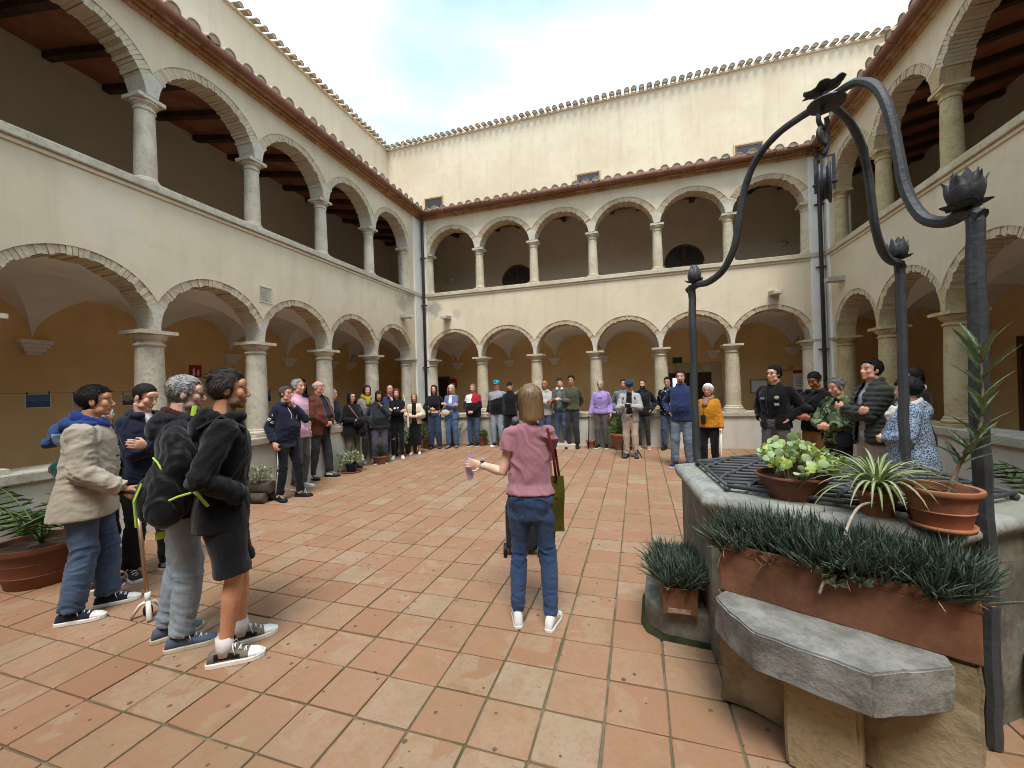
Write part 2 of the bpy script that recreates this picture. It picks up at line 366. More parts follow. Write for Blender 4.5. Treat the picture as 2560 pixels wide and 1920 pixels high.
def wing(key, cols, u0, u1, label, singles_low=(), singles_up=(), colmat=M_ST_GREY, impmat=M_ST_IMP, brick=M_BRICK, piers=True, detail=True, roof_range=None, tall=True):
    fr = FR[key]; mt = MAT[key]
    root = empty('cloister_wing', (0, 0, 0), 0, label, 'building', 'wings of the cloister')
    cols = sorted(cols); n = len(cols)
    TF, TB = -.165, .165
    # --- arcade walls: strips between an arch curve and a straight top
    def strip(name, A, ztop, mat):
        mb = MB(); us = []; zs = []
        for i in range(n-1):
            um, hb = (cols[i]+cols[i+1])/2, (cols[i+1]-cols[i])/2; p = arch_par(A, hb); S = 28
            for k in range(S+ (1 if i == n-2 else 0)):
                d = -hb+2*hb*k/S; us.append(um+d); zs.append(p[3]+math.sqrt(max(0, p[2]**2-min(abs(d), p[2])**2)))
        m = len(us)
        for w, flip in ((TF, 0), (TB, 1)):
            vs = [fr(u, w, z) for u, z in zip(us, zs)]+[fr(u, w, ztop) for u in us]
            mb.add(vs, [(k, k+1, m+k+1, m+k) for k in range(m-1)])
        vs = [fr(u, TF, z) for u, z in zip(us, zs)]+[fr(u, TB, z) for u, z in zip(us, zs)]
        mb.add(vs, [(k, k+1, m+k+1, m+k) for k in range(m-1)])
        o = mb.build(name, mat, root, fixn=False); return o
    strip('arcade_wall', LOW, Z_SB, M_WALL); strip('arcade_wall', UPP, Z_TOP, M_WALL)
    # --- piers at both ends
    for (ua, ub) in ((u0+.165 if True else 0, cols[0]), (cols[-1], u1-.165)):
        if ub-ua < .02: continue
        e = MB(); e.box((ua, TF, 0), (ub, TB, Z_TOP), fr=fr); e.build('pier', M_WALL, root)
    # --- springers, columns
    cl, cu = mk_column('low', colmat, 'low'), mk_column('up', colmat, 'up')
    for i, u in enumerate(cols):
        for A, parts, zf in ((LOW, cl, Z_PAR), (UPP, cu, Z_ST)):
            hL = (cols[i]-cols[i-1])/2 if i > 0 else None; hR = (cols[i+1]-cols[i])/2 if i < n-1 else None
            pts = []
            def side(hb, s):
                ri, zci, Re, zce, ai, ae = arch_par(A, hb); L_ = []
                a0 = math.acos(max(-1, min(1, (A['zs']-zci)/ri)))
                for k in range(7):
                    a = a0+(ai-a0)*k/6
                    L_.append((s*(hb-ri*math.sin(a)), zci+ri*math.cos(a)))
                L_.append((0, zce+Re*math.cos(ae))); return L_
            Rr = side(hR, 1) if hR else None; Ll = side(hL, -1) if hL else None
            if Rr and Ll: poly = Rr+Ll[::-1][1:]
            elif Rr: poly = Rr+[(-.10, Rr[-1][1]), (-.10, A['zs'])]
            else: poly = Ll+[(.10, Ll[-1][1]), (.10, A['zs'])]
            mb = MB(); mb.prism([fr(u+a, -.158, z) for a, z in poly], [fr(u+a, .158, z) for a, z in poly])
            mb.build('springer', impmat, root, fixn=True)
            q = link('column', parts[0], root); q.matrix_world = Matrix.Translation(Vector(fr(u, 0, zf))) @ Matrix.Rotation(random.choice((0, .5, 1, 1.5))*math.pi+random.uniform(-.02, .02), 4, 'Z')
            for me, nm in ((parts[1], 'capital'), (parts[2], 'base')): link(nm, me, q)
    # --- brick arches
    shared = {}
    for A, sing, tagn in ((LOW, singles_low, 'L'), (UPP, singles_up, 'U')):
        for i in range(n-1):
            um, hb = (cols[i]+cols[i+1])/2, (cols[i+1]-cols[i])/2; p = arch_par(A, hb); N = A['N']
            core = MB(); pc = (p[0]+.014, p[1], p[2]-.004, p[3], p[4], p[5])
            for k in range(16): wedge(pc, k/16, (k+1)/16, -.145, .145, 0, 0, 0, core)
            arch = core.build('brick_arch', M_MORTAR, root, fixn=True); arch.matrix_world = mt @ Matrix.Translation((um, 0, 0))
            if i in sing:
                for k in range(N):
                    kk = (tagn, k, round(hb, 3))
                    if kk not in shared:
                        mb = MB(); wedge(p, k/N, (k+1)/N, -.152, .152, random.uniform(.025, .075), random.uniform(-.016, .006), random.uniform(-.010, .008), mb)
                        shared[kk] = mb.mesh('brick', brick)
                    link('brick', shared[kk], arch)
            else:
                mb = MB()
                for k in range(N): wedge(p, k/N, (k+1)/N, -.152, .152, random.uniform(.025, .075), random.uniform(-.016, .006), random.uniform(-.010, .008), mb)
                tag(mb.build('bricks', brick, arch), kind='stuff')
    # --- parapet with coping, sill
    a, b = u0+.165, u1-.165
    mb = MB(); mb.box((a, -.2, 0), (b, .2, Z_PAR-.11), fr=fr); mb.build('parapet', M_PARA, root, fixn=True)
    L = b-a; nb = max(1, int(L/1.15)); s0 = a
    for k in range(nb):
        s1 = a+L*(k+1)/nb+(random.uniform(-.2, .2) if k < nb-1 else 0)
        mb = MB(); mb.box((s0+.004, -.245, Z_PAR-.112), (s1-.004, .245, Z_PAR+random.uniform(-.004, .004)), fr=fr)
        bevel(mb.build('coping_stone', M_ST_COPE, root, fixn=True), .016, 2); s0 = s1
    mb = MB(); mb.box((a+.02, TF-.055, Z_SB), (b-.02, TB+.03, Z_ST), fr=fr); bevel(mb.build('sill', M_ST_COPE if key == 'left' else M_ST_WARM, root, fixn=True), .012, 2)
    mb = MB(); mb.box((a+.02, TF-.022, Z_SB-.05), (b-.02, TF+.01, Z_SB), fr=fr); bevel(mb.build('sill_moulding', M_WALL, root, fixn=True), .008, 2)
    # --- inner wall below, vaults, corbels
    mb = MB(); mb.box((u0-DLO, DLO, 0), (u1+DLO, DLO+.3, 3.4), fr=fr); mb.build('gallery_wall', M_OCHRE, root, fixn=True)
    mb = MB(); mb.box((u0-DLO-.2, TB, 3.38), (u1+DLO+.2, DUP+.1, 3.6), fr=fr); mb.build('upper_floor', M_GALFLOOR, root, fixn=True)
    mb = MB(); mb.box((u0-DLO-.2, .12, -.1), (u1+DLO+.2, DLO+.1, .12), fr=fr); mb.build('gallery_floor', M_GALFLOOR, root, fixn=True)
    ends = [u0-DLO, u0-.0]+[c for c in cols if c > u0+.6 and c < u1-.6]+[u1, u1+DLO]
    zsp, rise = 2.43, .72
    for i in range(len(ends)-1):
        ua, ub = ends[i], ends[i+1]
        if ub-ua < .3: continue
        mb = MB(); G = 22; w0, w1 = TB-.02, DLO+.004
        gu = [.5-.5*math.cos(math.pi*k/G) for k in range(G+1)]
        vs = []
        for gv in gu:
            for g in gu:
                h1 = math.sqrt(max(0, 1-(2*g-1)**2)); h2 = math.sqrt(max(0, 1-(2*gv-1)**2))
                z = zsp+rise*max(h1, h2)
                vs.append(fr(ua+(ub-ua)*g, w0+(w1-w0)*gv, z))
        fs = []
        for r in range(G):
            for k in range(G):
                a_, b_, c_, d_ = r*(G+1)+k, r*(G+1)+k+1, (r+1)*(G+1)+k+1, (r+1)*(G+1)+k
                fs += [(a_, b_, c_), (a_, c_, d_)] if r == k else ([(a_, b_, d_), (b_, c_, d_)] if r+k == G-1 else [(a_, b_, c_, d_)])
        mb.add(vs, fs)
        o = mb.build('vault', M_VAULT, root); autosmooth(o.data, 30)
    for c in ends[1:-1]:
        mb = MB()
        for (hw, dp, za, zb) in ((.17, .15, 2.40, 2.46), (.14, .12, 2.35, 2.40), (.115, .09, 2.29, 2.35), (.08, .06, 2.25, 2.29)):
            mb.box((c-hw, DLO-dp, za), (c+hw, DLO+.01, zb-.002), fr=fr)
        mb.build('corbel', M_VAULT, root, fixn=True)
    # --- upper gallery: wall, sloping boards and beams, roof
    sl = .20
    zc = lambda w: 6.32+sl*w
    mb = MB(); mb.box((u0-DUP, DUP, 3.5), (u1+DUP, DUP+.3, 7.25), fr=fr); mb.build('upper_gallery_wall', M_UPPER, root, fixn=True)
    if tall:
        mb = MB(); mb.box((u0-DUP, DUP-.004, 7.0), (u1+DUP, DUP+.35, Z_TALL), fr=fr); mb.build('tall_wall', M_TALL, root, fixn=True)
    mb = MB(); q = [fr(u0-w, w, zc(w)+.11) for w in (-.40,)]+[fr(u1+w, w, zc(w)+.11) for w in (-.40,)]+[fr(u1+w, w, zc(w)+.11) for w in (DUP,)]+[fr(u0-w, w, zc(w)+.11) for w in (DUP,)]
    mb.prism(q, [(x, y, z+.03) for x, y, z in q]); mb.build('ceiling_boards', M_BOARD, root, fixn=True)
    mb = MB(); q2 = [(x, y, z+.035) for x, y, z in q]; mb.prism(q2, [(x, y, z+.06) for x, y, z in q2]); mb.build('roof', M_ROOF, root, fixn=True)
    sp = (cols[1]-cols[0])/2
    u = cols[0]-sp*3.5
    while u < u1+DUP:
        wa = max(-.1, u0-u, u-u1)
        if wa < DUP-.2:
            mb = MB(); pts = [(wa, -.0), (DUP, 0), (DUP, .105), (wa, .105)]
            mb.prism([fr(u-.055, w, zc(w)+dz) for w, dz in pts], [fr(u+.055, w, zc(w)+dz) for w, dz in pts]); mb.build('beam', M_BEAM, root, fixn=True)
        u += sp
    # --- cornice, gutter, eaves tiles
    for k, (o_, z0, z1) in enumerate(((.05, Z_TOP, Z_TOP+.045), (.10, Z_TOP+.047, Z_TOP+.09), (.15, Z_TOP+.092, Z_TOP+.135))):
        mb = MB(); uu = a
        while uu < b:
            ue = min(b, uu+.27); jo = random.uniform(-.006, .006)
            mb.box((uu+.004, TF-o_+jo, z0), (ue-.004, TB, z1-.004), fr=fr); uu = ue
        tag(mb.build('cornice_course', M_CORN, root, fixn=True), kind='stuff')
    gw, gz = -.40, 6.375
    mb = MB(); mb.tube([fr(u0-gw-.02, gw, gz), fr(u1+gw+.02, gw, gz)], .064, 14); g = mb.build('gutter', M_GUTTER, root, smooth=True)
    uu = u0+1.0
    while uu < u1-.5:
        mb = MB(); mb.tube([fr(uu-.02, gw, gz), fr(uu+.02, gw, gz)], .073, 14); mb.build('gutter_collar', M_GUTTER, g); uu += 1.55
    ra, rb = roof_range or (u0, u1)
    tilt = Matrix.Rotation(math.atan(sl), 4, 'X')
    uu = ra+.28
    while uu < rb-.15:
        o = link('roof_tile', ME_RTILE, root); o.matrix_world = mt @ Matrix.Translation((uu+random.uniform(-.015, .015), -.47+random.uniform(-.02, .02), zc(-.47)+.172+random.uniform(-.01, .01))) @ tilt @ Matrix.Rotation(random.uniform(-.06, .06), 4, 'Z') @ Matrix.Scale(.92, 4); uu += .25
    if tall:
        tr = Matrix.Rotation(math.atan(.3), 4, 'X')
        mb = MB(); mb.box((u0-DUP, DUP-.06, Z_TALL), (u1+DUP, DUP+.36, Z_TALL+.05), fr=fr); mb.build('eaves_course', M_TALL, root, fixn=True)
        uu = (ra-DUP)+.12
        while uu < rb+DUP-.05:
            o = link('roof_tile', ME_RTILE, root); o.matrix_world = mt @ Matrix.Translation((uu+random.uniform(-.012, .012), DUP-.20+random.uniform(-.015, .015), Z_TALL+.052+random.uniform(-.008, .008))) @ tr @ Matrix.Scale(.84, 4); uu += .222
    return root

COLS_L = [3.475+1.472*k for k in range(-4, 5)]
COLS_B = [-.964+1.5056*(k-3) for k in range(7)]
COLS_R = [9.70, 8.225]+[8.225-1.505*k for k in range(1, 8)]
W_L = wing('left', COLS_L, YF, YB, 'cream two storey arcade wing on the left with grey limestone columns and beamed loggia', singles_low=(3, 4, 5, 6), singles_up=(4, 5, 6, 7), roof_range=(1.0, YB))
W_B = wing('back', COLS_B, XL, XR, 'cream two storey arcade wing across the back, six arches wide under the long tiled roof', colmat=M_ST_WARM, brick=M_BRICKR)
W_R = wing('right', COLS_R, YF, YB, 'cream two storey arcade wing on the right behind the well with yellow stone columns', singles_low=(5, 6, 7), singles_up=(4, 5, 6, 7), colmat=M_ST_YEL, impmat=M_ST_YEL, brick=M_BRICK, roof_range=(2.5, YB), tall=False)
W_F = wing('front', COLS_B, XL, XR, 'cream arcade wing behind the viewer closing the courtyard', detail=False, roof_range=(0, 0), tall=False)

# ---- corner pilasters, down pipes, spouts, plaque, windows
def pilaster(name, parent, a, b):
    mb = MB(); mb.box(a, b); return bevel(mb.build(name, M_WHITE, parent, fixn=True), .008, 2)
pilaster('pilaster', W_L, (XL+.10, 9.56, 0), (XL+.20, YB-.205, 6.26))
pilaster('pilaster', W_B, (XL+.203, YB-.20, 0), (XL+.34, YB-.10, 6.26))
pilaster('pilaster', W_B, (XR-.45, YB-.20, 0), (XR-.203, YB-.10, 6.26))
pilaster('pilaster', W_R, (XR-.20, 9.80, 0), (XR-.10, YB-.205, 6.26))
for parent, x, sgn in ((W_B, XL+.29, 1), (W_B, XR-.30, -1)):
    mb = MB(); y = YB-.285
    mb.tube([(x+sgn*.12, YB-.40, 6.42), (x+sgn*.10, YB-.40, 6.28), (x, y, 6.05), (x, y, 5.9), (x, y, .1)], .037, 12)
    o = mb.build('down_pipe', M_IRON_DK, parent, smooth=True)
    for z in (5.2, 3.9, 2.2):
        m2 = MB(); m2.tube([(x, y, z-.02), (x, y, z+.02)], .046, 12); m2.box((x-.085, y-.01, z-.012), (x+.085, y+.06, z+.012)); m2.build('pipe_bracket', M_IRON_DK, o)
def spout(parent, key, u, z, tilt=.0):
    fr = FR[key]; mb = MB(); w0, w1 = -.15, -.44
    prof = [(-.10, -.05), (.10, -.05), (.11, .045), (.065, .045), (.055, .012), (-.055, .012), (-.065, .045), (-.11, .045)]
    mb.prism([fr(u+a, w0, z+b) for a, b in prof], [fr(u+a*.85, w1, z+b*.9-.02+tilt) for a, b in prof])
    bevel(mb.build('water_spout', M_ST_COPE, parent, fixn=True), .006, 1)
spout(W_L, 'left', 8.95, 3.47); spout(W_B, 'back', -4.88, 3.53); spout(W_B, 'back', 2.86, 3.46); spout(W_R, 'right', 9.32, 3.50, .03)
mb = MB(); fr = FR['left']; mb.box((4.90, -.166, 3.07), (5.11, -.158, 3.30), fr=fr)
pq = mb.build('wall_plaque', M_ST_COPE, W_L, fixn=True)
for (a0, a1, b0, b1) in ((4.885, 5.125, 3.30, 3.315), (4.885, 5.125, 3.055, 3.07), (4.885, 4.90, 3.07, 3.30), (5.11, 5.125, 3.07, 3.30)):
    m2 = MB(); m2.box((a0, -.174, b0), (a1, -.16, b1), fr=fr); m2.build('plaque_frame', M_ST_IMP, pq, fixn=True)
for r in range(6):
    m2 = MB(); m2.box((4.925, -.169, 3.245-.028*r), (5.085-random.uniform(0, .05), -.165, 3.251-.028*r), fr=fr); m2.build('carved_line', M_ST_COPE, pq, fixn=True)
# dark weathering streaks on the masonry beside the corner are in the plaster; the three small windows of the tall back wall
M_GLASS = NT('dark_window_glass').set((.045, .05, .055), .3, .25).mat
M_FRAME = M('brown_window_wood', (.13, .075, .045), .6, .3, 8, .2, 40)
M_REVEAL = M('window_reveal_plaster', (.50, .38, .22), .9, .2, 5, .2, 30)
for (xa, xb, zb, zt) in ((-7.1, -6.4, 7.95, 8.42), (-1.66, -.95, 7.75, 8.30), (2.86, 3.55, 7.75, 8.30)):
    y = YB+DUP-.006; w_ = empty('x'); bpy.data.objects.remove(w_)
    mb = MB(); mb.box((xa-.04, y-.022, zb-.04), (xa, y+.002, zt+.04)); mb.box((xb, y-.022, zb-.04), (xb+.04, y+.002, zt+.04)); mb.box((xa, y-.022, zt), (xb, y+.002, zt+.04)); mb.box((xa, y-.03, zb-.05), (xb, y+.002, zb))
    o = mb.build('window', M_REVEAL, W_B)
    m2 = MB(); m2.box((xa, y-.008, zb), (xb, y-.002, zt)); m2.build('pane', M_GLASS, o)
    m2 = MB()
    for (p0, p1) in (((xa, zb), (xa+.05, zt)), ((xb-.05, zb), (xb, zt)), ((xa+.05, zt-.05), (xb-.05, zt)), ((xa+.05, zb), (xb-.05, zb+.05))): m2.box((p0[0], y-.018, p0[1]), (p1[0], y-.009, p1[1]))
    m2.build('window_frame', M_FRAME, o)
# ================================================================== paving
TX, TY, GX, GY = .2944, .2882, -.4922, 1.6637
def floor_tile_mat():
    t = NT('terracotta_paving'); oi = t.new('ObjectInfo'); ge = t.new('NewGeometry')
    r = t.math('FRACT', t.math('ADD', oi.outputs['Random'], ge.outputs['Random Per Island']))
    r2 = t.math('FRACT', t.math('MULTIPLY', r, 17.31)); r3 = t.math('FRACT', t.math('MULTIPLY', r, 71.77))
    cmb = t.new('CombineXYZ'); t.ln(t.math('MULTIPLY', r, 60.0), cmb.inputs['Z'])
    ad = t.new('VectorMath', operation='ADD'); t.ln(ge.outputs['Position'], ad.inputs[0]); t.ln(cmb.outputs[0], ad.inputs[1]); v = ad.outputs[0]
    base = t.ramp(r, [(0, (0.278, 0.142, 0.081)), (.2, (0.315, 0.169, 0.099)), (.4, (0.295, 0.156, 0.090)), (.55, (0.319, 0.187, 0.117)), (.72, (0.299, 0.161, 0.094)), (.88, (0.315, 0.205, 0.131)), (1, (0.307, 0.219, 0.142))])
    big = t.noise(v, 4.2, 3, .55, .5); fine = t.noise(v, 45, 5, .6); mid = t.noise(v, 12, 5, .6)
    thr = t.math('ADD', t.math('MULTIPLY', r2, .30), .40)
    wash = t.math('GREATER_THAN', big, thr)
    sm = t.new('MapRange'); sm.inputs['From Min'].default_value = -.012; sm.inputs['From Max'].default_value = .012; t.ln(t.math('SUBTRACT', big, thr), sm.inputs['Value'])
    pale = t.mix(r3, (0.339, 0.224, 0.135), (0.333, 0.261, 0.176))
    col = t.mix(t.math('MULTIPLY', sm.outputs[0], t.math('ADD', t.math('MULTIPLY', r3, .48), .16)), base, pale)
    # darker rim of the wash
    rim = t.new('MapRange'); rim.inputs['From Min'].default_value = .0; rim.inputs['From Max'].default_value = .035; rim.inputs['To Min'].default_value = 1; rim.inputs['To Max'].default_value = 0
    t.ln(t.math('ABSOLUTE', t.math('SUBTRACT', big, thr)), rim.inputs['Value'])
    col = t.mix(t.math('MULTIPLY', rim.outputs[0], .30), col, (0.267, 0.137, 0.072))
    col = t.mix(t.ramp(mid, [(.45, 0.0), (.64, .45)]), col, (0.285, 0.149, 0.082))
    col = t.mix(t.ramp(fine, [(.50, 0.0), (.68, .42)]), col, (0.218, 0.131, 0.082))
    # dark pits and lichen dots
    vo = t.new('TexVoronoi'); vo.inputs['Scale'].default_value = 17; t.ln(v, vo.inputs['Vector'])
    dn = t.noise(v, 70, 3); dd = t.math('ADD', vo.outputs['Distance'], t.math('MULTIPLY', dn, .12))
    sel = t.math('GREATER_THAN', t.new('SeparateColor').outputs[0], .5)
    sc = t.new('SeparateColor'); t.ln(vo.outputs['Color'], sc.inputs[0])
    size = t.math('MULTIPLY', t.math('MAXIMUM', t.math('SUBTRACT', sc.outputs[0], .60), 0.0), .55)
    size = t.math('ADD', size, .062)
    pit = t.math('MULTIPLY', t.math('LESS_THAN', dd, size), t.math('GREATER_THAN', sc.outputs[0], .62))
    col = t.mix(t.math('MULTIPLY', pit, .85), col, (0.070, 0.044, 0.035))
    # greenish grime that gathers in broad patches
    gr = t.noise(ge.outputs['Position'], 1.3, 6, .7)
    col = t.mix(t.math('MULTIPLY', t.ramp(gr, [(.46, 0.0), (.70, 1.0)]), .45), col, (0.206, 0.156, 0.075))
    t.set(color=col, rough=t.ramp(mid, [(.3, .62), (.7, .85)]), spec=.28)
    h = t.math('SUBTRACT', t.math('ADD', t.math('MULTIPLY', mid, .5), t.math('MULTIPLY', fine, .3)), t.math('MULTIPLY', pit, .5)); t.bump(h, .35, .006)
    return t.mat
M_TILE = floor_tile_mat()
def grout_mat():
    t = NT('mossy_grout'); c = t.co(); n = t.noise(c, 1.6, 6, .65); n2 = t.noise(c, 30, 5); n3 = t.noise(c, 6, 4)
    col = t.ramp(n, [(.38, (.17, .14, .095)), (.52, (.125, .11, .065)), (.64, (.085, .095, .04))])
    col = t.mix(t.ramp(n2, [(.45, 0.0), (.7, .7)]), col, (.10, .085, .05)); col = t.mix(t.ramp(n3, [(.56, 0.0), (.7, .6)]), col, (.24, .21, .16))
    t.set(color=col, rough=.95, spec=.1); t.bump(n2, .6, .01); return t.mat
M_GROUT = grout_mat()
FLOOR = None
def build_floor():
    global FLOOR
    mb = MB(); ys = [-7, 4.5, 14]
    for a, b in zip(ys, ys[1:]): mb.add([(-9.5, a, fz(0, a)-.011), (7.5, a, fz(0, a)-.011), (7.5, b, fz(0, b)-.011), (-9.5, b, fz(0, b)-.011)], [(0, 1, 2, 3)])
    FLOOR = tag(mb.build('courtyard_floor', M_GROUT), kind='structure')
    g = MB(); g.quad((-400, -400, -.25), (400, -400, -.25), (400, 400, -.25), (-400, 400, -.25)); tag(g.build('ground', M('ground_earth', (.2, .16, .11), .95)), kind='structure')
    def tile_vf(hx, hy, jt):
        c = .004; cr = .006
        ring = lambda x, y, z: [(-x+cr, -y, z), (x-cr, -y, z), (x, -y+cr, z), (x, y-cr, z), (x-cr, y, z), (-x+cr, y, z), (-x, y-cr, z), (-x, -y+cr, z)]
        lo, m, hi = ring(hx, hy, -.02), ring(hx, hy, -.0035), ring(hx-c, hy-c, 0)
        hi = [(x, y, z) for x, y, z in hi]
        fs = [(i, (i+1) % 8, 8+(i+1) % 8, 8+i) for i in range(8)]+[(8+i, 8+(i+1) % 8, 16+(i+1) % 8, 16+i) for i in range(8)]+[tuple(range(16, 24))]
        return lo+m+hi, fs
    kinds = []
    for k in range(10):
        vs, fs = tile_vf(TX/2-random.uniform(.0035, .0075), TY/2-random.uniform(.003, .007), 0)
        vs = [(x+random.uniform(-.0012, .0012), y+random.uniform(-.0012, .0012), z) for x, y, z in vs]
        m_ = MB(); m_.add(vs, fs); kinds.append((m_.mesh('floor_tile', M_TILE), vs, fs))
    cells = []
    for i in range(-18, 15):
        for j in range(-17, 29):
            x, y = GX+(i+.5)*TX, GY+(j+.5)*TY
            if not (XL+.15 < x < XR-.12 and YF+.1 < y < YB-.15): continue
            d = Vector((x, y, fz(x, y)-CAMZ)); zf = d.dot(AX_F); size = 0
            if zf > .3:
                px, py = 1280+FPX*d.dot(AX_R)/zf, 960-FPX*d.dot(AX_U)/zf
                if -60 < px < 2620 and py < 1990: size = (CAMZ/d.length)/(d.length**2)
            cells.append((size, x, y))
    cells.sort(key=lambda c: -c[0])
    rest = MB(); S = math.atan(.019)
    for k, (size, x, y) in enumerate(cells):
        me, vs, fs = random.choice(kinds); rz = random.choice((0, math.pi))+random.uniform(-.010, .010)
        x += random.uniform(-.0018, .0018); y += random.uniform(-.0018, .0018); z = fz(x, y)+random.uniform(-.002, .002); tx_ = (S if y > 4.5 else 0)+random.uniform(-.003, .003); ty_ = random.uniform(-.003, .003)
        mat = Matrix.Translation((x, y, z)) @ Matrix.Rotation(tx_, 4, 'X') @ Matrix.Rotation(ty_, 4, 'Y') @ Matrix.Rotation(rz, 4, 'Z')
        if k < 300 and size > 0:
            o = link('floor_tile', me, FLOOR); o.matrix_world = mat
        else: rest.add([tuple(mat @ Vector(p)) for p in vs], fs)
    tag(rest.build('floor_tiles', M_TILE, FLOOR), kind='stuff')
build_floor()
# ================================================================== the well
def ironmat(name, base, rough=.55, hammered=1.0):
    t = NT(name); c = t.co(); n = t.noise(c, 34, 3, .5); n2 = t.noise(c, 5, 5); n3 = t.noise(c, 140, 3)
    col = t.mix(t.ramp(n2, [(.4, 0.0), (.7, .7)]), base, tuple(x*.55 for x in base)); col = t.mix(t.ramp(n3, [(.6, 0.0), (.8, .35)]), col, (.12, .10, .09))
    t.set(color=col, rough=rough, spec=.45); t.bump(n, .40*hammered, .010); return t.mat
M_IRON = ironmat('wrought_iron', (.050, .054, .060)); M_IRON2 = ironmat('grate_iron', (.060, .064, .070), .6, .6)
M_ROCK_G = stone('grey_well_stone', (.31, .31, .285), (.16, .16, .14), .8, 5, (.24, .25, .19))
M_ROCK_W = stone('stained_well_wall', (.25, .235, .19), (.10, .092, .07), .9, 3.2, (.15, .145, .10))
M_ROCK_B = stone('brown_well_stone', (.31, .245, .145), (.17, .125, .07), .75, 5, (.40, .33, .21))
M_SLAB = stone('slab_stone', (.245, .24, .22), (.13, .128, .112), .8, 7, (.30, .295, .27))
M_LEG = stone('sandstone_leg', (.38, .295, .175), (.27, .20, .11), .5, 6)
M_MOSS = M('moss', (.030, .036, .014), .95, .5, 12, .5, 60)
M_TERRA = M('terracotta_pot', (.37, .15, .078), .75, .28, 5, .12, 50, .2)
M_TERRA2 = M('brown_planter_clay', (.205, .092, .05), .7, .35, 5, .15, 40, .25)
M_TERRA3 = M('dark_brown_pot', (.17, .06, .032), .55, .2, 5, .1, 40, .3)
M_SOIL = M('potting_soil', (.05, .035, .022), .95, .4, 20, .6, 60)
HC, HA, HR, HZ = (1.124, 3.067), 2.692, .955, .95
def hexv(r, k): return (HC[0]+r*math.cos(HA+k*math.pi/3), HC[1]+r*math.sin(HA+k*math.pi/3))
WELL = empty('stone_well', (HC[0], HC[1], 0), 0, 'grey six sided stone well under the iron frame, with a stone shelf in front', 'well')
def wbuild(mb, name, mat, parent=WELL, **k):
    """parts given in world coordinates, stored relative to the well's base"""
    mb.v = [(x-HC[0], y-HC[1], z) for x, y, z in mb.v]; return mb.build(name, mat, parent, **k)
def ring6(r, z): return [(*hexv(r, k), z) for k in range(6)]
mb = MB(); mb.prism(ring6(HR-.055, 0), ring6(HR-.055, HZ-.085)); wbuild(mb, 'well_wall', M_ROCK_W, fixn=True)
mb = MB(); o_, i_ = HR, .60     # kerb with a round-cornered rim and an open mouth
prof = [(HR-.075, HZ-.088), (HR-.02, HZ-.082), (HR+.0, HZ-.058), (HR+.004, HZ-.035), (HR-.012, HZ-.010), (HR-.045, HZ), (.62, HZ), (.60, HZ-.02), (.60, HZ-.5)]
vs = []; fs = []
SUB = 4
for r, z in prof:
    for k in range(6):
        a, b = hexv(r, k), hexv(r, k+1)
        for q in range(SUB):
            t_ = q/SUB; j = 1+random.uniform(-.006, .006)
            vs.append((HC[0]+(a[0]+(b[0]-a[0])*t_-HC[0])*j, HC[1]+(a[1]+(b[1]-a[1])*t_-HC[1])*j, z+random.uniform(-.003, .003)))
NR = 6*SUB
for j in range(len(prof)-1): fs += [(j*NR+k, j*NR+(k+1) % NR, (j+1)*NR+(k+1) % NR, (j+1)*NR+k) for k in range(NR)]
mb.add(vs, fs); o = wbuild(mb, 'well_kerb', M_ROCK_G, fixn=True); autosmooth(o.data, 50)
mb = MB(); mb.prism([(*hexv(.605, k), HZ-.52) for k in range(6)], [(*hexv(.605, k), HZ-.5) for k in range(6)]); wbuild(mb, 'well_shaft', M('well_shaft_dark', (.02, .02, .018), .95), fixn=True)  # near-black plate paints in the shade down the shaft
# front block, shelf, leg (parallel to the kerb's front edge)
E1 = Vector((hexv(1, 2)[0]-hexv(1, 1)[0], hexv(1, 2)[1]-hexv(1, 1)[1], 0)).normalized(); N1 = Vector((E1.y, -E1.x, 0))
A0 = Vector((.356, 2.243, 0))
def W1(s, d, z): p = A0+E1*s+N1*d; return (p.x, p.y, z)     # s along the front face, d outwards
def rough_block(poly, z0, z1, name, mat, jit=.006, bev=.012, parent=WELL, sub=3):
    mb = MB(); mb.prism([W1(s, d, z0) for s, d in poly], [W1(s, d, z1) for s, d in poly])
    o = wbuild(mb, name, mat, parent, fixn=True)
    b = bmesh.new(); b.from_mesh(o.data); bmesh.ops.bevel(b, geom=list(b.edges), offset=bev, segments=2, affect='EDGES')
    bmesh.ops.subdivide_edges(b, edges=[e for e in b.edges if e.calc_length() > .06], cuts=sub, use_grid_fill=True)
    bmesh.ops.triangulate(b, faces=[f for f in b.faces if len(f.verts) > 4])
    for v in b.verts:
        n_ = mnoise.noise_vector(v.co*11)*jit*1.2+mnoise.noise_vector(v.co*38)*jit*.8+mnoise.noise_vector(v.co*90)*jit*.35; v.co += n_
    b.to_mesh(o.data); b.free(); autosmooth(o.data, 45); return o
rough_block([(0, 0), (.87, 0), (.87, -.36), (0, -.36)], 0, .555, 'front_block', M_ROCK_B, .012, sub=6)
rough_block([(.035, -.012), (.012, .10), (.10, .20), (.225, .295), (.585, .300), (.80, .075), (.785, -.012)], .40, .562, 'shelf', M_SLAB, .0035, .007, sub=9)
rough_block([(.30, .02), (.545, .02), (.545, .20), (.30, .20)], 0, .399, 'shelf_leg', M_LEG, .004)
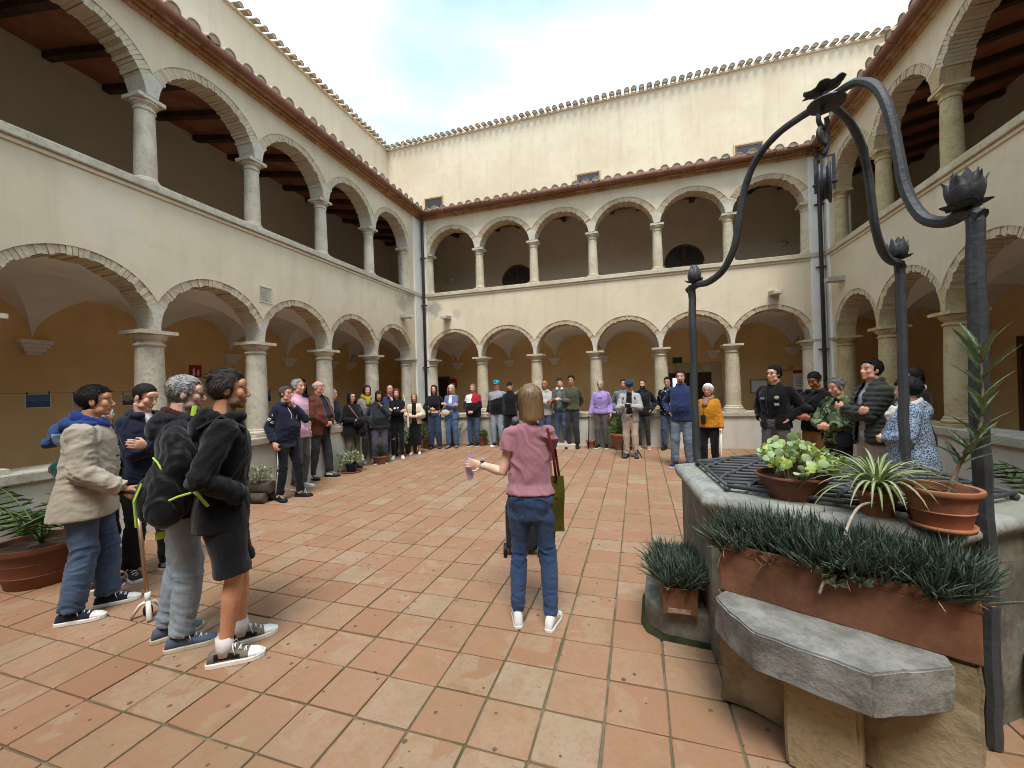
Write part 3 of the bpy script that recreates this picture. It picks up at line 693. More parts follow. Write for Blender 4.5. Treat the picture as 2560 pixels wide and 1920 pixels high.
# side block on the left
def CB(x, y, z): return (x, y, z)
mb = MB(); pl = [(.02, 3.18), (.005, 2.86), (.04, 2.76), (.13, 2.695), (.40, 2.665), (.40, 3.2)]
mb.prism([(x, y, 0) for x, y in pl], [(x, y, .185) for x, y in pl]); o = wbuild(mb, 'side_block', M_ROCK_W, fixn=True); bevel(o, .025, 3, 25)
mb = MB(); pl2 = [(x-(.03 if x < .3 else 0), y-.03 if y < 3 else y) for x, y in pl]
mb.prism([(x, y, .0) for x, y in pl2], [(x+.012, y+.012, .022) for x, y in pl2]); wbuild(mb, 'moss_rim', M_MOSS, fixn=True)
# iron grate
GZ = HZ+.035
GRATE = empty('well_grate', (HC[0], HC[1], GZ), 0, 'black iron lattice grate lying over the mouth of the well', 'grate')
def gb(mb, name, parent=GRATE, **k):
    mb.v = [(x-HC[0], y-HC[1], z-GZ) for x, y, z in mb.v]; return mb.build(name, M_IRON2, parent, **k)
GRr = .775
mb = MB()
for k in range(6):
    a, b = hexv(GRr, k), hexv(GRr, k+1); mb.tube([(*a, GZ), (*b, GZ)], .0125, 8)
gb(mb, 'border_bar', smooth=True)
for k in range(6):
    mb = MB(); x, y = hexv(GRr, k); mb.ball((x, y, GZ-.018), .02, 10, 6); gb(mb, 'ball_foot', smooth=True)
def clip(p, d):
    """part of the line p + t d inside the grate's hexagon"""
    t0, t1 = -9, 9
    for k in range(6):
        a, b = Vector(hexv(GRr, k)), Vector(hexv(GRr, k+1)); e = b-a; nrm = Vector((e.y, -e.x))
        if nrm.dot(Vector(HC)-a) > 0: nrm = -nrm
        den = nrm.dot(d); num = nrm.dot(a-p)
        if abs(den) < 1e-9:
            if num < 0: return None
            continue
        t = num/den
        if den > 0: t1 = min(t1, t)
        else: t0 = max(t0, t)
    return (t0, t1) if t1-t0 > .08 else None
fam = []
dA = Vector((E1.x, E1.y)); dA = Matrix.Rotation(R_(23), 2) @ dA; dB = Matrix.Rotation(R_(62), 2) @ dA
for d, sp, dz in ((dA, .098, .0), (dB, .20, .012)):
    nrm = Vector((-d.y, d.x))
    for k in range(-8, 9):
        p = Vector(HC)+nrm*(k*sp+.03); c = clip(p, d)
        if c:
            a, b = p+d*c[0], p+d*c[1]; mb = MB(); m_ = 9
            mb.tube([(a.x+(b.x-a.x)*q/m_, a.y+(b.y-a.y)*q/m_, GZ+dz*(q % 2)-.004) for q in range(m_+1)], .0105, 7); gb(mb, 'lattice_bar', smooth=True); fam.append((d, p, c))
kn = [x for x in fam if x[0] == dA]; kb = [x for x in fam if x[0] == dB]
for d1, p1, c1 in kn:
    for d2, p2, c2 in kb:
        den = d1.x*d2.y-d1.y*d2.x; r = p2-p1; t = (r.x*d2.y-r.y*d2.x)/den; q = p1+d1*t; s_ = (q-p2).dot(d2)
        if c1[0]+.02 < t < c1[1]-.02 and c2[0] < s_ < c2[1]:
            mb = MB(); mb.ball((q.x, q.y, GZ+.004), (.017, .017, .015), 8, 5); gb(mb, 'knot', smooth=True)
# iron frame: three posts with S-curved arms, buds, rosette, pulley
FRM = empty('iron_well_frame', (1.14, 2.9, 0), 0, 'black wrought iron well frame of three curved arms rising over the well', 'iron frame')
def fb(mb, name, parent=FRM, mat=M_IRON, **k):
    if parent is FRM or k.pop('rel', True): mb.v = [(x-1.14, y-2.9, z) for x, y, z in mb.v]
    return mb.build(name, mat, parent, **k)
APEX = Vector((1.14, 2.9, 3.27))
def bez(pts, n=40):
    P = [Vector(p) for p in pts]; out = []
    for i in range(len(P)-1):
        p0, p1, p2, p3 = P[max(i-1, 0)], P[i], P[i+1], P[min(i+2, len(P)-1)]
        m_ = max(2, n//(len(P)-1))
        for q in range(m_):
            t = q/m_; out.append(.5*((2*p1)+(p2-p0)*t+(2*p0-5*p1+4*p2-p3)*t*t+(3*p1-p0-3*p2+p3)*t**3))
    out.append(P[-1]); return out
def petal_bud(c, s, openn, name, tiltv=(0, 0)):
    mb = MB(); c = Vector(c)
    mb.ball(c+Vector((0, 0, .045*s)), (.030*s, .030*s, .05*s), 10, 8)
    for ringi, (npet, r0, h, op) in enumerate(((6, .034, .150, openn*.5), (6, .045, .125, openn))):
        for k in range(npet):
            a = 2*math.pi*(k+.5*ringi)/npet+.2; rad = Vector((math.cos(a), math.sin(a), 0)); tan = Vector((-rad.y, rad.x, 0)); G = []
            for i in range(6):
                t = i/5; r = r0*s*(math.sin(math.pi*min(1, .25+t*.55))*1.15)+op*s*.05*t**2.2; z = h*s*t; wdt = .030*s*math.sin(math.pi*(.18+.80*t))**.8*(1 if t < 1 else .1)
                ctr = c+rad*r+Vector((0, 0, z))
                if i == 5: ctr += rad*op*s*.025
                G.append((ctr-tan*wdt-rad*wdt*.25, ctr+rad*wdt*.12, ctr+tan*wdt-rad*wdt*.25))
            vs = [v for g in G for v in g]+[v-rad*.004*s for g in G for v in g]; n_ = 18; F = []
            for i in range(5):
                for j in range(2): F += [(i*3+j, i*3+j+1, i*3+j+4, i*3+j+3), (n_+i*3+j+1, n_+i*3+j, n_+i*3+j+3, n_+i*3+j+4)]
            for i in range(5): F += [(i*3, i*3+3, n_+i*3+3, n_+i*3), (i*3+5, i*3+2, n_+i*3+2, n_+i*3+5)]
            mb.add([tuple(v) for v in vs], F)
    for k in range(5):   # sepals
        a = 2*math.pi*k/5+.5; rad = Vector((math.cos(a), math.sin(a), 0)); tan = Vector((-rad.y, rad.x, 0))
        p0, p1, p2 = c+rad*.02*s, c+rad*.055*s+Vector((0, 0, .012*s)), c+rad*.082*s+Vector((0, 0, (.03-.03*openn)*s))
        for dz in (0, -.004): mb.add([tuple(p0-tan*.02*s+Vector((0, 0, dz))), tuple(p0+tan*.02*s+Vector((0, 0, dz))), tuple(p1+tan*.03*s+Vector((0, 0, dz))), tuple(p2+Vector((0, 0, dz))), tuple(p1-tan*.03*s+Vector((0, 0, dz)))], [(0, 1, 2, 3, 4)])
    return fb(mb, name, smooth=True)
for (x, y, zt, s, op) in ((.455, 3.66, 2.41, .92, .05), (1.86, 3.67, 2.44, 1.0, .35), (1.41, 2.26, 2.32, 1.02, .55)):
    base = Vector((x, y, 0)); hv = Vector((APEX.x-x, APEX.y-y, 0)); L = hv.length; hv.normalize(); RZ = APEX.z-zt
    at = lambda d, z: base+hv*(d*L)+Vector((0, 0, zt+z*RZ))
    path = [base, base+Vector((.006, .004, .6)), base+Vector((-.004, .003, 1.3)), base+Vector((0, 0, zt-.12)), base+Vector((0, 0, zt-.03))]
    mb = MB(); wob = [Vector((random.uniform(-.004, .004), random.uniform(-.004, .004), 0)) for _ in range(40)]
    pp = bez(path, 30); mb.tube([p+wob[i % 40] for i, p in enumerate(pp)], [.0305*(1+random.uniform(-.05, .05)) for _ in pp], 8); fb(mb, 'post')
    arm = bez([at(-.04, -.05), at(.05, -.015), at(.16, -.02), at(.29, .05), at(.385, .22), at(.43, .44), at(.475, .66), at(.56, .85), at(.70, .965), at(.86, 1.0), at(1.0, 1.0)], 60)
    mb = MB(); m_ = len(arm); mb.tube(arm, [(.0285-.007*i/m_)*(1+random.uniform(-.04, .04)) for i in range(m_)], 8, up=hv.cross(Vector((0, 0, 1)))); fb(mb, 'arm')
    petal_bud(base+Vector((0, 0, zt+.012))+hv*.03, s*1.05, op, 'bud')
mb = MB(); pr = [(.0, .0), (.12, .0), (.125, .008), (.12, .018), (0, .02)]
mb.lathe([(.095, -.010), (.10, 0), (.095, .010)], c=tuple(APEX+Vector((0, 0, -.01))), n=18); fb(mb, 'top_plate')
for k in range(3):
    a = 2.2+k*2.094; mb = MB(); c_ = APEX+Vector((.065*math.cos(a), .065*math.sin(a), .008)); mb.lathe([(.016, 0), (.016, .014), (.009, .014), (.009, .026)], c=tuple(c_), n=6); fb(mb, 'bolt')
mb = MB(); nR = 48; c_ = APEX+Vector((-.01, 0, .075)); vs = [tuple(c_)]; Rt = Matrix.Rotation(.12, 3, 'X') @ Matrix.Rotation(-.22, 3, 'Y')
for j, rr in enumerate((.035, .068, .09, .102)):
    for k in range(nR):
        a = 2*math.pi*k/nR; q = rr*(1+.10*math.sin(6*a)*j/3+.04*math.sin(17*a)*j/3); p = Rt @ Vector((q*math.cos(a), q*math.sin(a), .003*math.sin(6*a+1)*j+.006*j)); vs.append(tuple(c_+p))
F = [(0, 1+k, 1+(k+1) % nR) for k in range(nR)]+[(1+j*nR+k, 1+(j+1)*nR+k, 1+(j+1)*nR+(k+1) % nR, 1+j*nR+(k+1) % nR) for j in range(3) for k in range(nR)]
mb.add(vs, F); o = fb(mb, 'rosette', smooth=True); sm_ = o.modifiers.new('solid', 'SOLIDIFY'); sm_.thickness = .008
mb = MB(); mb.tube([APEX+Vector((-.005, 0, .0)), APEX+Vector((-.01, 0, .1))], .02, 8); fb(mb, 'rosette_stem')
def hook_path(c, r, n=20, a0=0, a1=300): return [c+Vector((r*math.cos(R_(a0+(a1-a0)*i/n)), 0, r*math.sin(R_(a0+(a1-a0)*i/n)))) for i in range(n+1)]
hk = APEX+Vector((-.02, 0, 0)); QV = Vector((.75, .66, 0)).normalized()   # plane of the hook and pulley
def inq(p): d = p-hk; return hk+QV*d.x+Vector((0, 0, d.z))
mb = MB(); mb.tube([inq(p) for p in [hk, hk+Vector((0, 0, -.06))]+hook_path(hk+Vector((0, 0, -.105)), .045, 18, 90, 400)], .013, 8); fb(mb, 'hook', smooth=True)
mb = MB(); mb.tube([inq(p) for p in hook_path(hk+Vector((.0, 0, -.20)), .05, 18, 120, 420)]+[inq(hk+Vector((.03, 0, -.27))), inq(hk+Vector((.0, 0, -.32)))], .013, 8); fb(mb, 'hook', smooth=True)
PC = hk+Vector((0, 0, -.49)); PN = Vector((QV.y, -QV.x, 0))
PA = Vector((.93, -.36, 0)).normalized()      # axle
def pulley():
    mb = MB(); n = 36; t1 = PA.cross(Vector((0, 0, 1))).normalized(); up = Vector((0, 0, 1))
    prof = [(.04, -.028), (.112, -.031), (.120, -.026), (.118, -.019), (.092, -.007), (.092, .007), (.118, .019), (.120, .026), (.112, .031), (.04, .028)]
    vs = []
    for r, x in prof:
        for k in range(n):
            a = 2*math.pi*k/n; vs.append(tuple(PC+PA*x+t1*r*math.cos(a)+up*r*math.sin(a)))
    F = [(j*n+k, j*n+(k+1) % n, (j+1)*n+(k+1) % n, (j+1)*n+k) for j in range(len(prof)-1) for k in range(n)]
    F += [tuple(range(n)), tuple(range((len(prof)-1)*n, len(prof)*n))]
    mb.add(vs, F); o = fb(mb, 'pulley', fixn=True); autosmooth(o.data, 35)
    m2 = MB(); s = .044
    m2.tube([PC+PA*s+Vector((0, 0, -.05)), PC+PA*s+Vector((0, 0, .16)), PC-PA*s+Vector((0, 0, .16)), PC-PA*s+Vector((0, 0, -.05))], [(.005, .013)]*4, 4, up=t1); m2.tube([PC-PA*.06, PC+PA*.06], .010, 8); fb(m2, 'pulley_strap', o, rel=True)
pulley()
mb = MB(); mb.tube([(1.86, 3.67, 1.55), (3.0, 5.6, 1.58)], .003, 5); fb(mb, 'wire')

# ================================================================== pots and plants
def leafmat(name, a, b, rough=.5, edge=None, spots=None, trans=.25):
    t = NT(name); oi = t.new('ObjectInfo'); ge = t.new('NewGeometry'); r = t.math('FRACT', t.math('ADD', oi.outputs['Random'], ge.outputs['Random Per Island']))
    col = t.mix(r, a, b); c = t.co(); n = t.noise(c, 25, 4); col = t.mix(t.ramp(n, [(.45, 0.0), (.75, .4)]), col, tuple(x*.55 for x in a))
    if spots: col = t.mix(t.math('MULTIPLY', t.ramp(t.noise(c, 160, 2), [(.60, 0.0), (.68, 1.0)]), .6), col, spots)
    t.set(color=col, rough=rough, spec=.4)
    if trans:
        tr = t.new('BsdfTranslucent'); t.ln(col, tr.inputs['Color']); ms = t.new('MixShader'); ms.inputs[0].default_value = trans
        t.ln(t.p.outputs[0], ms.inputs[1]); t.ln(tr.outputs[0], ms.inputs[2]); t.ln(ms.outputs[0], t.n['Material Output'].inputs['Surface'])
    return t.mat
M_ALOE = leafmat('dark_aloe_leaf', (.035, .060, .040), (.125, .165, .115), .5, spots=(.24, .29, .24), trans=0)
M_LIME = leafmat('lime_succulent_leaf', (.30, .42, .07), (.52, .60, .17), .45)
M_LIME2 = leafmat('pale_green_leaf', (.26, .42, .16), (.52, .62, .36), .45)
M_SPID = leafmat('spider_plant_leaf', (.36, .48, .17), (.72, .74, .48), .5)
M_KAL = leafmat('mottled_green_leaf', (.14, .24, .10), (.32, .42, .22), .5, spots=(.05, .03, .02))
M_PALM = leafmat('palm_leaf', (.045, .10, .025), (.12, .20, .05), .45)
M_FERN = leafmat('mid_green_leaf', (.07, .14, .03), (.16, .25, .07), .5)
M_VARI = leafmat('variegated_leaf', (.16, .24, .10), (.50, .52, .36), .5)
M_DRY = leafmat('dry_leaf', (.22, .14, .07), (.42, .31, .18), .8, trans=.1)
M_STEM = M('plant_stem', (.22, .15, .09), .8, .3, 10, .3, 60)
M_STEMW = M('pale_dry_stem', (.50, .42, .34), .8, .3, 10, .3, 60)
def blade(L, w, curve, segs=5, thick=.25, droop=None):
    """pointed leaf growing along +Z, bending towards +X"""
    mb = MB(); pts = []
    a = 0; p = Vector((0, 0, 0))
    for i in range(segs+1):
        t = i/segs; ww = w*(math.sin(math.pi*(.30+.70*t))**.75 if t < 1 else .02)
        d = Vector((math.sin(a), 0, math.cos(a))); nn = Vector((math.cos(a), 0, -math.sin(a)))
        pts.append((p+Vector((0, ww, 0))-nn*ww*.0, p+nn*ww*thick, p+Vector((0, -ww, 0)), p-nn*ww*thick*-.0))
        p = p+d*(L/segs); a += curve/segs
    vs = [tuple(q) for r in pts for q in r[:3]]; fs = []
    for i in range(segs):
        for j in range(2): fs.append((i*3+j, i*3+j+1, i*3+3+j+1, i*3+3+j))
        fs.append((i*3+2, i*3, i*3+3, i*3+5))
    mb.add(vs, fs); return mb
def paddle(L, w, mat, name='leaf', cup=.2):
    mb = MB(); n = 10; vs = [(0, 0, 0)]; ring = []
    for k in range(n+1):
        a = math.pi*(-.5+k/n); x = w*math.cos(a)*(1.0 if True else 1); z = L*.58+L*.42*math.sin(a); ring.append((x, cup*w*(x/w)**2, z))
    ring2 = [(-x, y, z) for x, y, z in ring]
    pts = [(0, 0, 0)]+[(w*.22, 0, L*.18)]+[(x, y, z) for x, y, z in ring if z > L*.22]
    left = [(-x, y, z) for x, y, z in pts[1:]][::-1]
    mid = [(0, -.03*w, L*.3), (0, -.02*w, L*.65)]
    P = pts+left; m_ = len(P); vs = P+[(0, -cup*w*.25, L*.5)]
    mb.add(vs, [(k, (k+1) % m_, m_) for k in range(m_)])
    return mb.mesh(name, mat, True)
def pot(parent, r0, r1, h, mat, z=0, rim=.022, rimh=.03, ridges=(), soil=True, n=32, nm='pot'):
    mb = MB(); pr = [(r0*.98, z), (r0, z+.006)]
    for q in ridges: rr = r0+(r1-r0)*q; pr += [(rr, z+h*q-.004), (rr+.004, z+h*q), (rr, z+h*q+.004)]
    pr += [(r1-(r1-r0)*rimh/h, z+h-rimh), (r1+rim-.004, z+h-rimh+.003), (r1+rim, z+h-rimh*.5), (r1+rim-.002, z+h-.003), (r1+rim-.008, z+h), (r1-.006, z+h-.004), (r1-.014, z+h-.05*min(1, h/.2))]
    mb.lathe(pr, n=n, cap=False); mb.lathe([(0.001, z), (r0*.98, z)], n=n, cap=False); o = mb.build(nm, mat, parent); autosmooth(o.data, 40)
    if soil:
        m2 = MB(); m2.lathe([(r1-.012, z+h-.045*min(1, h/.2)), (.001, z+h-.03*min(1, h/.2))], n=n, cap=False); m2.build('soil', M_SOIL, parent, smooth=True)
    return o
def rot_to(d, roll=0):
    q = Vector((0, 0, 1)).rotation_difference(Vector(d).normalized()); return q.to_matrix().to_4x4() @ Matrix.Rotation(roll, 4, 'Z')
def scatter(parent, meshes, items, single=300, nm='leaf'):
    """items: (matrix, mesh index); the first 300 become objects, the rest one mesh of kind stuff"""
    mats = meshes[0].materials[0]
    for m_, k in items[:single]:
        o = link(nm, meshes[k], parent); o.matrix_local = m_
    if len(items) > single:
        mb = MB()
        for m_, k in items[single:]:
            me = meshes[k]; mb.add([tuple(m_ @ v.co) for v in me.vertices], [tuple(p.vertices) for p in me.polygons])
        tag(mb.build('leaves', mats, parent, smooth=True), kind='stuff')
def aloe_bed(parent, sx, sy, z, count, lean=(0, 0), L=.19, droop_front=0, single=300):
    mes = [blade(L*random.uniform(.75, 1.1), random.uniform(.0048, .0072), random.uniform(.1, .8), 5, .5).mesh('leaf', M_ALOE, True) for _ in range(14)]
    items = []
    ncl = max(6, int(count/34))
    cl = [(random.uniform(-sx, sx), random.uniform(-sy, sy)) for _ in range(ncl)]
    for (cx, cy) in cl:
        for k in range(34):
            a = random.uniform(0, 2*math.pi); el = random.uniform(.02, .62) if random.random() < .85 else random.uniform(.6, 1.0)
            d = Vector((math.cos(a)*math.sin(el)+lean[0], math.sin(a)*math.sin(el)+lean[1]+cy/sy*.25, math.cos(el)))
            d.x += cx/sx*.22
            b_ = Vector((cx+math.cos(a)*.014, cy+math.sin(a)*.014, z))
            items.append((Matrix.Translation(b_) @ rot_to(d, random.uniform(0, 6.28)) @ Matrix.Scale(random.uniform(.7, 1.15), 4), random.randrange(14)))
    dry = [blade(L*random.uniform(.4, .7), .004, random.uniform(.5, 1.8), 5, .2) for _ in range(4)]; dm = MB()
    for k in range(int(count/38)):
        d = Vector((random.uniform(-1, 1), random.uniform(-1.3, .3), random.uniform(-.2, .7))); m_ = Matrix.Translation((random.uniform(-sx, sx), random.uniform(-sy, sy*.2), z+random.uniform(-.01, .03))) @ rot_to(d, random.uniform(0, 6)); b_ = random.choice(dry); dm.add([tuple(m_ @ Vector(v)) for v in b_.v], b_.f)
    tag(dm.build('dry_leaves', M_DRY, parent, smooth=True), kind='stuff')
    items.sort(key=lambda q: (q[0].translation.y, -q[0].translation.z))
    scatter(parent, mes, items, single)
# long planter on the shelf
ang1 = math.atan2(E1.y, E1.x)
pl_c = A0+E1*.445-N1*.115
P1 = empty('trough_planter', (pl_c.x, pl_c.y, .562), ang1, 'long brown clay trough packed with dark spiky aloes, standing on the well shelf', 'planter')
def tray(parent, hx, hy, h, mat, t=.014, nm='trough'):
    mb = MB(); mb.box((-hx, -hy, 0), (hx, -hy+t, h)); mb.box((-hx, hy-t, 0), (hx, hy, h)); mb.box((-hx, -hy+t, 0), (-hx+t, hy-t, h)); mb.box((hx-t, -hy+t, 0), (hx, hy-t, h)); mb.box((-hx+t, -hy+t, 0), (hx-t, hy-t, .02))
    o = mb.build(nm, mat, parent); bevel(o, .004, 2)
    m2 = MB(); m2.box((-hx+t, -hy+t, h-.05), (hx-t, hy-t, h-.03)); m2.build('soil', M_SOIL, parent); return o
tray(P1, .43, .125, .235, M_TERRA2)
mb = MB(); mb.box((-.432, -.128, .19), (.432, -.1255, .20)); mb.build('trough_line', M_TERRA3, P1)
aloe_bed(P1, .42, .11, .19, 3500, lean=(-.10, -.12), L=.215)
def rosette(parent, c, mes, n, el0, el1, sc=1.0, nm='leaf'):
    for k in range(n):
        a = k*2.399; el = el0+(el1-el0)*k/n; d = Vector((math.cos(a)*math.sin(el), math.sin(a)*math.sin(el), math.cos(el)))
        o = link(nm, random.choice(mes), parent); o.matrix_local = Matrix.Translation(Vector(c)) @ rot_to(d, random.uniform(0, 6)) @ Matrix.Scale(sc*random.uniform(.8, 1.15), 4)
# grey-green rosettes spilling over the trough's front
grey_me = [paddle(.045, .010, leafmat('grey_green_leaf', (.10, .14, .08), (.22, .26, .17), .6)) for _ in range(2)]
for (x, z) in ((.02, .245), (.07, .215), (-.01, .20), (.11, .20), (.06, .265), (.03, .175)): rosette(P1, (x, -.145, z), grey_me, 16, .3, 1.6, 1.0)
mb = MB(); mb.tube(bez([(.15, .19, .46), (.10, .08, .46), (.06, -.03, .38), (.035, -.10, .22), (.03, -.14, .17), (-.01, -.15, .175), (-.03, -.152, .12)], 30), .006, 6); mb.build('dry_stem', M_STEMW, P1, smooth=True)
# small square planter on the side block
P2 = empty('square_planter', (.205, 2.72, .186), R_(2), 'small square clay planter of spiky aloes beside the well', 'planter')
tray(P2, .10, .085, .165, M_TERRA2)
aloe_bed(P2, .085, .085, .15, 1300, lean=(-.02, -.02), L=.185, single=220)
mb = MB(); mb.box((-.07, -.0885, .012), (.06, -.0855, .04)); mb.build('lime_bloom', M('lime_bloom_stain', (.42, .30, .23), .9, .5, 30), P2)
P2b = empty('aloe_pot', (.20, 2.95, .186), 0, 'second clump of spiky aloes behind the small square planter', 'planter')
tray(P2b, .09, .08, .15, M_TERRA3); aloe_bed(P2b, .085, .08, .14, 700, L=.2, single=160)
# lime succulent in a wide bowl
P3 = empty('succulent_bowl', (.80, 2.585, HZ), 0, 'lime green jelly bean succulent in a wide brown bowl on the well grate', 'potted plant')
pot(P3, .12, .172, .13, M_TERRA3, rim=.008, rimh=.02)
lm = [paddle(.058*s, .021*s, m_) for s in (.85, 1.0, 1.15) for m_ in (M_LIME, M_LIME2)]
for st in range(46):
    a = random.uniform(0, 6.28); rr = .17*math.sqrt(random.random()); top = .10+.20*(1-(rr/.19)**2)*random.uniform(.65, 1.1)
    b_ = Vector((rr*.6*math.cos(a), rr*.6*math.sin(a), .10)); e_ = Vector((rr*1.5*math.cos(a), rr*1.5*math.sin(a), .09+top*.75))
    mb = MB(); mb.tube([b_, (b_+e_)/2+Vector((0, 0, .02)), e_], [.005, .004, .003], 5); mb.build('stem', M_STEM, P3)
    for q in range(6):
        c_ = b_.lerp(e_, .45+.55*q/5); aa = q*2.1+a; d = Vector((math.cos(aa), math.sin(aa), random.uniform(.1, .9)))
        o = link('leaf', random.choice(lm), P3); o.matrix_local = Matrix.Translation(c_) @ rot_to(d, random.uniform(-.8, .8)) @ Matrix.Scale(random.uniform(.7, 1.05), 4)
# spider plant
P4 = empty('spider_plant', (1.06, 2.32, HZ), 0, 'striped spider plant in a small terracotta pot at the middle of the well', 'potted plant')
pot(P4, .056, .080, .12, M_TERRA, rim=.007, rimh=.03, ridges=(.55,))
sm2 = [blade(L_, .009, cv, 8, .2).mesh('leaf', M_SPID, True) for L_, cv in ((.24, 1.2), (.31, 1.6), (.37, 2.0), (.19, .8))]
for k in range(84):
    a = k*2.399; el = random.uniform(.12, 1.0); d = Vector((math.cos(a)*math.sin(el), math.sin(a)*math.sin(el), math.cos(el)))
    # leaf bends outwards: its +X must follow the outward direction
    z_ = d; x_ = Vector((math.cos(a), math.sin(a), 0)); x_ = (x_-z_*x_.dot(z_)).normalized(); y_ = z_.cross(x_)
    m_ = Matrix(((x_.x, y_.x, z_.x, 0), (x_.y, y_.y, z_.y, 0), (x_.z, y_.z, z_.z, .105), (0, 0, 0, 1)))
    o = link('leaf', random.choice(sm2), P4); o.matrix_local = m_
# big terracotta pot with a tall mottled plant
P5 = empty('tall_potted_plant', (1.215, 2.175, HZ), 0, 'tall stalk with toothed mottled leaves in the big terracotta pot by the iron post', 'potted plant')
mb = MB(); mb.lathe([(.08, 0), (.102, .004), (.106, .024), (.10, .024), (.094, .012), (.001, .012)], n=32, cap=False); mb.build('saucer', M_TERRA, P5, smooth=True)
pot(P5, .088, .118, .165, M_TERRA, z=.013, rim=.012, rimh=.026, ridges=(.42,))
stem = bez([(.02, 0, .13), (.075, .015, .27), (.13, .0, .40), (.155, .01, .56), (.15, .01, .75)], 24)
mb = MB(); mb.tube(stem, [.008-.004*i/len(stem) for i in range(len(stem))], 7); mb.build('stem', M_STEM, P5, smooth=True)
def toothed(L, w):
    mb = blade(L, w, .35, 9, .15); vs = []
    for i, (x, y, z) in enumerate(mb.v): r = i//3; vs.append((x, y*(1.18 if r % 2 else .82), z))
    mb.v = vs; return mb.mesh('leaf', M_KAL, True)
km = [toothed(L_, .0115) for L_ in (.115, .14, .165)]
for k in range(30):
    t = .26+.74*k/29; p_ = stem[min(len(stem)-1, int(t*(len(stem)-1)))]; a = k*1.57+random.uniform(-.4, .4); el = 1.15-.7*t
    d = Vector((math.cos(a)*math.sin(el), math.sin(a)*math.sin(el), math.cos(el))); z_ = d; x_ = Vector((math.cos(a), math.sin(a), 0)); x_ = (x_-z_*x_.dot(z_)).normalized(); y_ = z_.cross(x_)
    o = link('leaf', random.choice(km), P5); o.matrix_local = Matrix(((x_.x, y_.x, z_.x, p_.x), (x_.y, y_.y, z_.y, p_.y), (x_.z, y_.z, z_.z, p_.z), (0, 0, 0, 1))) @ Matrix.Scale(.55+.6*math.sin(math.pi*(.15+.8*(1-abs(2*t-1.2)/1.2))), 4)

# ---- pots along the parapets
def frond(parent, base, direction, L, nleaf, mat_meshes, arch=.9, leafL=.2, nm='frond'):
    """palm frond: arched rachis with leaflets; rachis is the part, leaflets its sub-parts"""
    d = Vector((direction[0], direction[1], 0)).normalized(); pts = []; a = direction[2]; p = Vector(base)
    for i in range(13): pts.append(p.copy()); p = p+(d*math.sin(a)+Vector((0, 0, math.cos(a))))*(L/12); a += arch/12
    mb = MB(); mb.tube(pts, [.009-.006*i/12 for i in range(13)], 6); r = mb.build(nm, M_PALM, parent, smooth=True)
    side = d.cross(Vector((0, 0, 1)))
    for i in range(nleaf):
        t = .28+.72*i/nleaf; q = pts[min(12, int(t*12))]
        for s in (-1, 1):
            dd = (side*s+d*.9+Vector((0, 0, .15-.5*t))).normalized()
            o = link('leaflet', random.choice(mat_meshes), r); o.matrix_local = Matrix.Translation(q) @ rot_to(dd, random.uniform(0, 6)) @ Matrix.Scale(leafL/.2*(.6+.6*math.sin(math.pi*min(1, t*.85))), 4)
pm = [blade(.2*s, .011, c_, 4, .1).mesh('leaflet', M_PALM, True) for s, c_ in ((1, .5), (1.1, .8), (.9, .3))]
def leafy(parent, z, n, rx, rz, mat, lw=(.05, .018), single=300, stems=6):
    mes = [paddle(lw[0]*s, lw[1]*s, mat) for s in (.8, 1, 1.25)]; items = []
    for k in range(stems):
        a = random.uniform(0, 6.28); e_ = Vector((rx*.6*math.cos(a), rx*.6*math.sin(a), z+rz*random.uniform(.7, 1.2)))
        mb = MB(); mb.tube([(0, 0, z-.03), e_*.6+Vector((0, 0, z*.4)), e_], [.006, .005, .003], 5); mb.build('stem', M_STEM, parent)
    for k in range(n):
        a = random.uniform(0, 6.28); r = rx*random.random()**.5; zz = z+rz*(random.random()*1.1)*(1-.35*(r/rx)**2)
        d = Vector((math.cos(a)+random.uniform(-.5, .5), math.sin(a)+random.uniform(-.5, .5), random.uniform(-.3, .9)))
        items.append((Matrix.Translation((r*math.cos(a), r*math.sin(a), zz)) @ rot_to(d, random.uniform(0, 6.28)) @ Matrix.Scale(random.uniform(.7, 1.2), 4), random.randrange(3)))
    scatter(parent, mes, items, single)
def grassy(parent, z, n, L, mat, w=.01, el=.6, curve=.8):
    mes = [blade(L*s, w, curve*c_, 6, .15).mesh('leaf', mat, True) for s, c_ in ((1, 1), (.8, .6), (1.15, 1.3))]
    for k in range(n):
        a = k*2.399; e = random.uniform(.03, el); d = Vector((math.cos(a)*math.sin(e), math.sin(a)*math.sin(e), math.cos(e))); x_ = Vector((math.cos(a), math.sin(a), 0)); x_ = (x_-d*x_.dot(d)).normalized(); y_ = d.cross(x_)
        o = link('leaf', random.choice(mes), parent); o.matrix_local = Matrix(((x_.x, y_.x, d.x, 0), (x_.y, y_.y, d.y, 0), (x_.z, y_.z, d.z, z), (0, 0, 0, 1)))
def pp(name, x, y, label, cat='potted plant'): return empty(name, (x, y, fz(x, y)), random.uniform(0, 6), label, cat)
b = pp('palm_pot', -5.10, 2.18, 'feather palm in a large dark brown ribbed pot against the left parapet'); b.rotation_euler.z = 0
pot(b, .22, .30, .36, M_TERRA3, rim=.02, rimh=.05, ridges=(.3, .6))
for k, (a, e, L_) in enumerate(((.2, .25, .75), (1.2, .35, .7), (2.3, .45, .75), (3.3, .4, .8), (4.2, .5, .7), (5.3, .45, .8), (.8, .1, .85), (5.9, .6, .65), (2.9, .8, .6))): frond(b, (0, 0, .33), (math.cos(a), math.sin(a), e), L_, 13, pm)
b = pp('log_planter', -5.42, 4.62, 'planter made of dark logs with a pale leafed plant by the left parapet', 'planter'); b.rotation_euler.z = .15
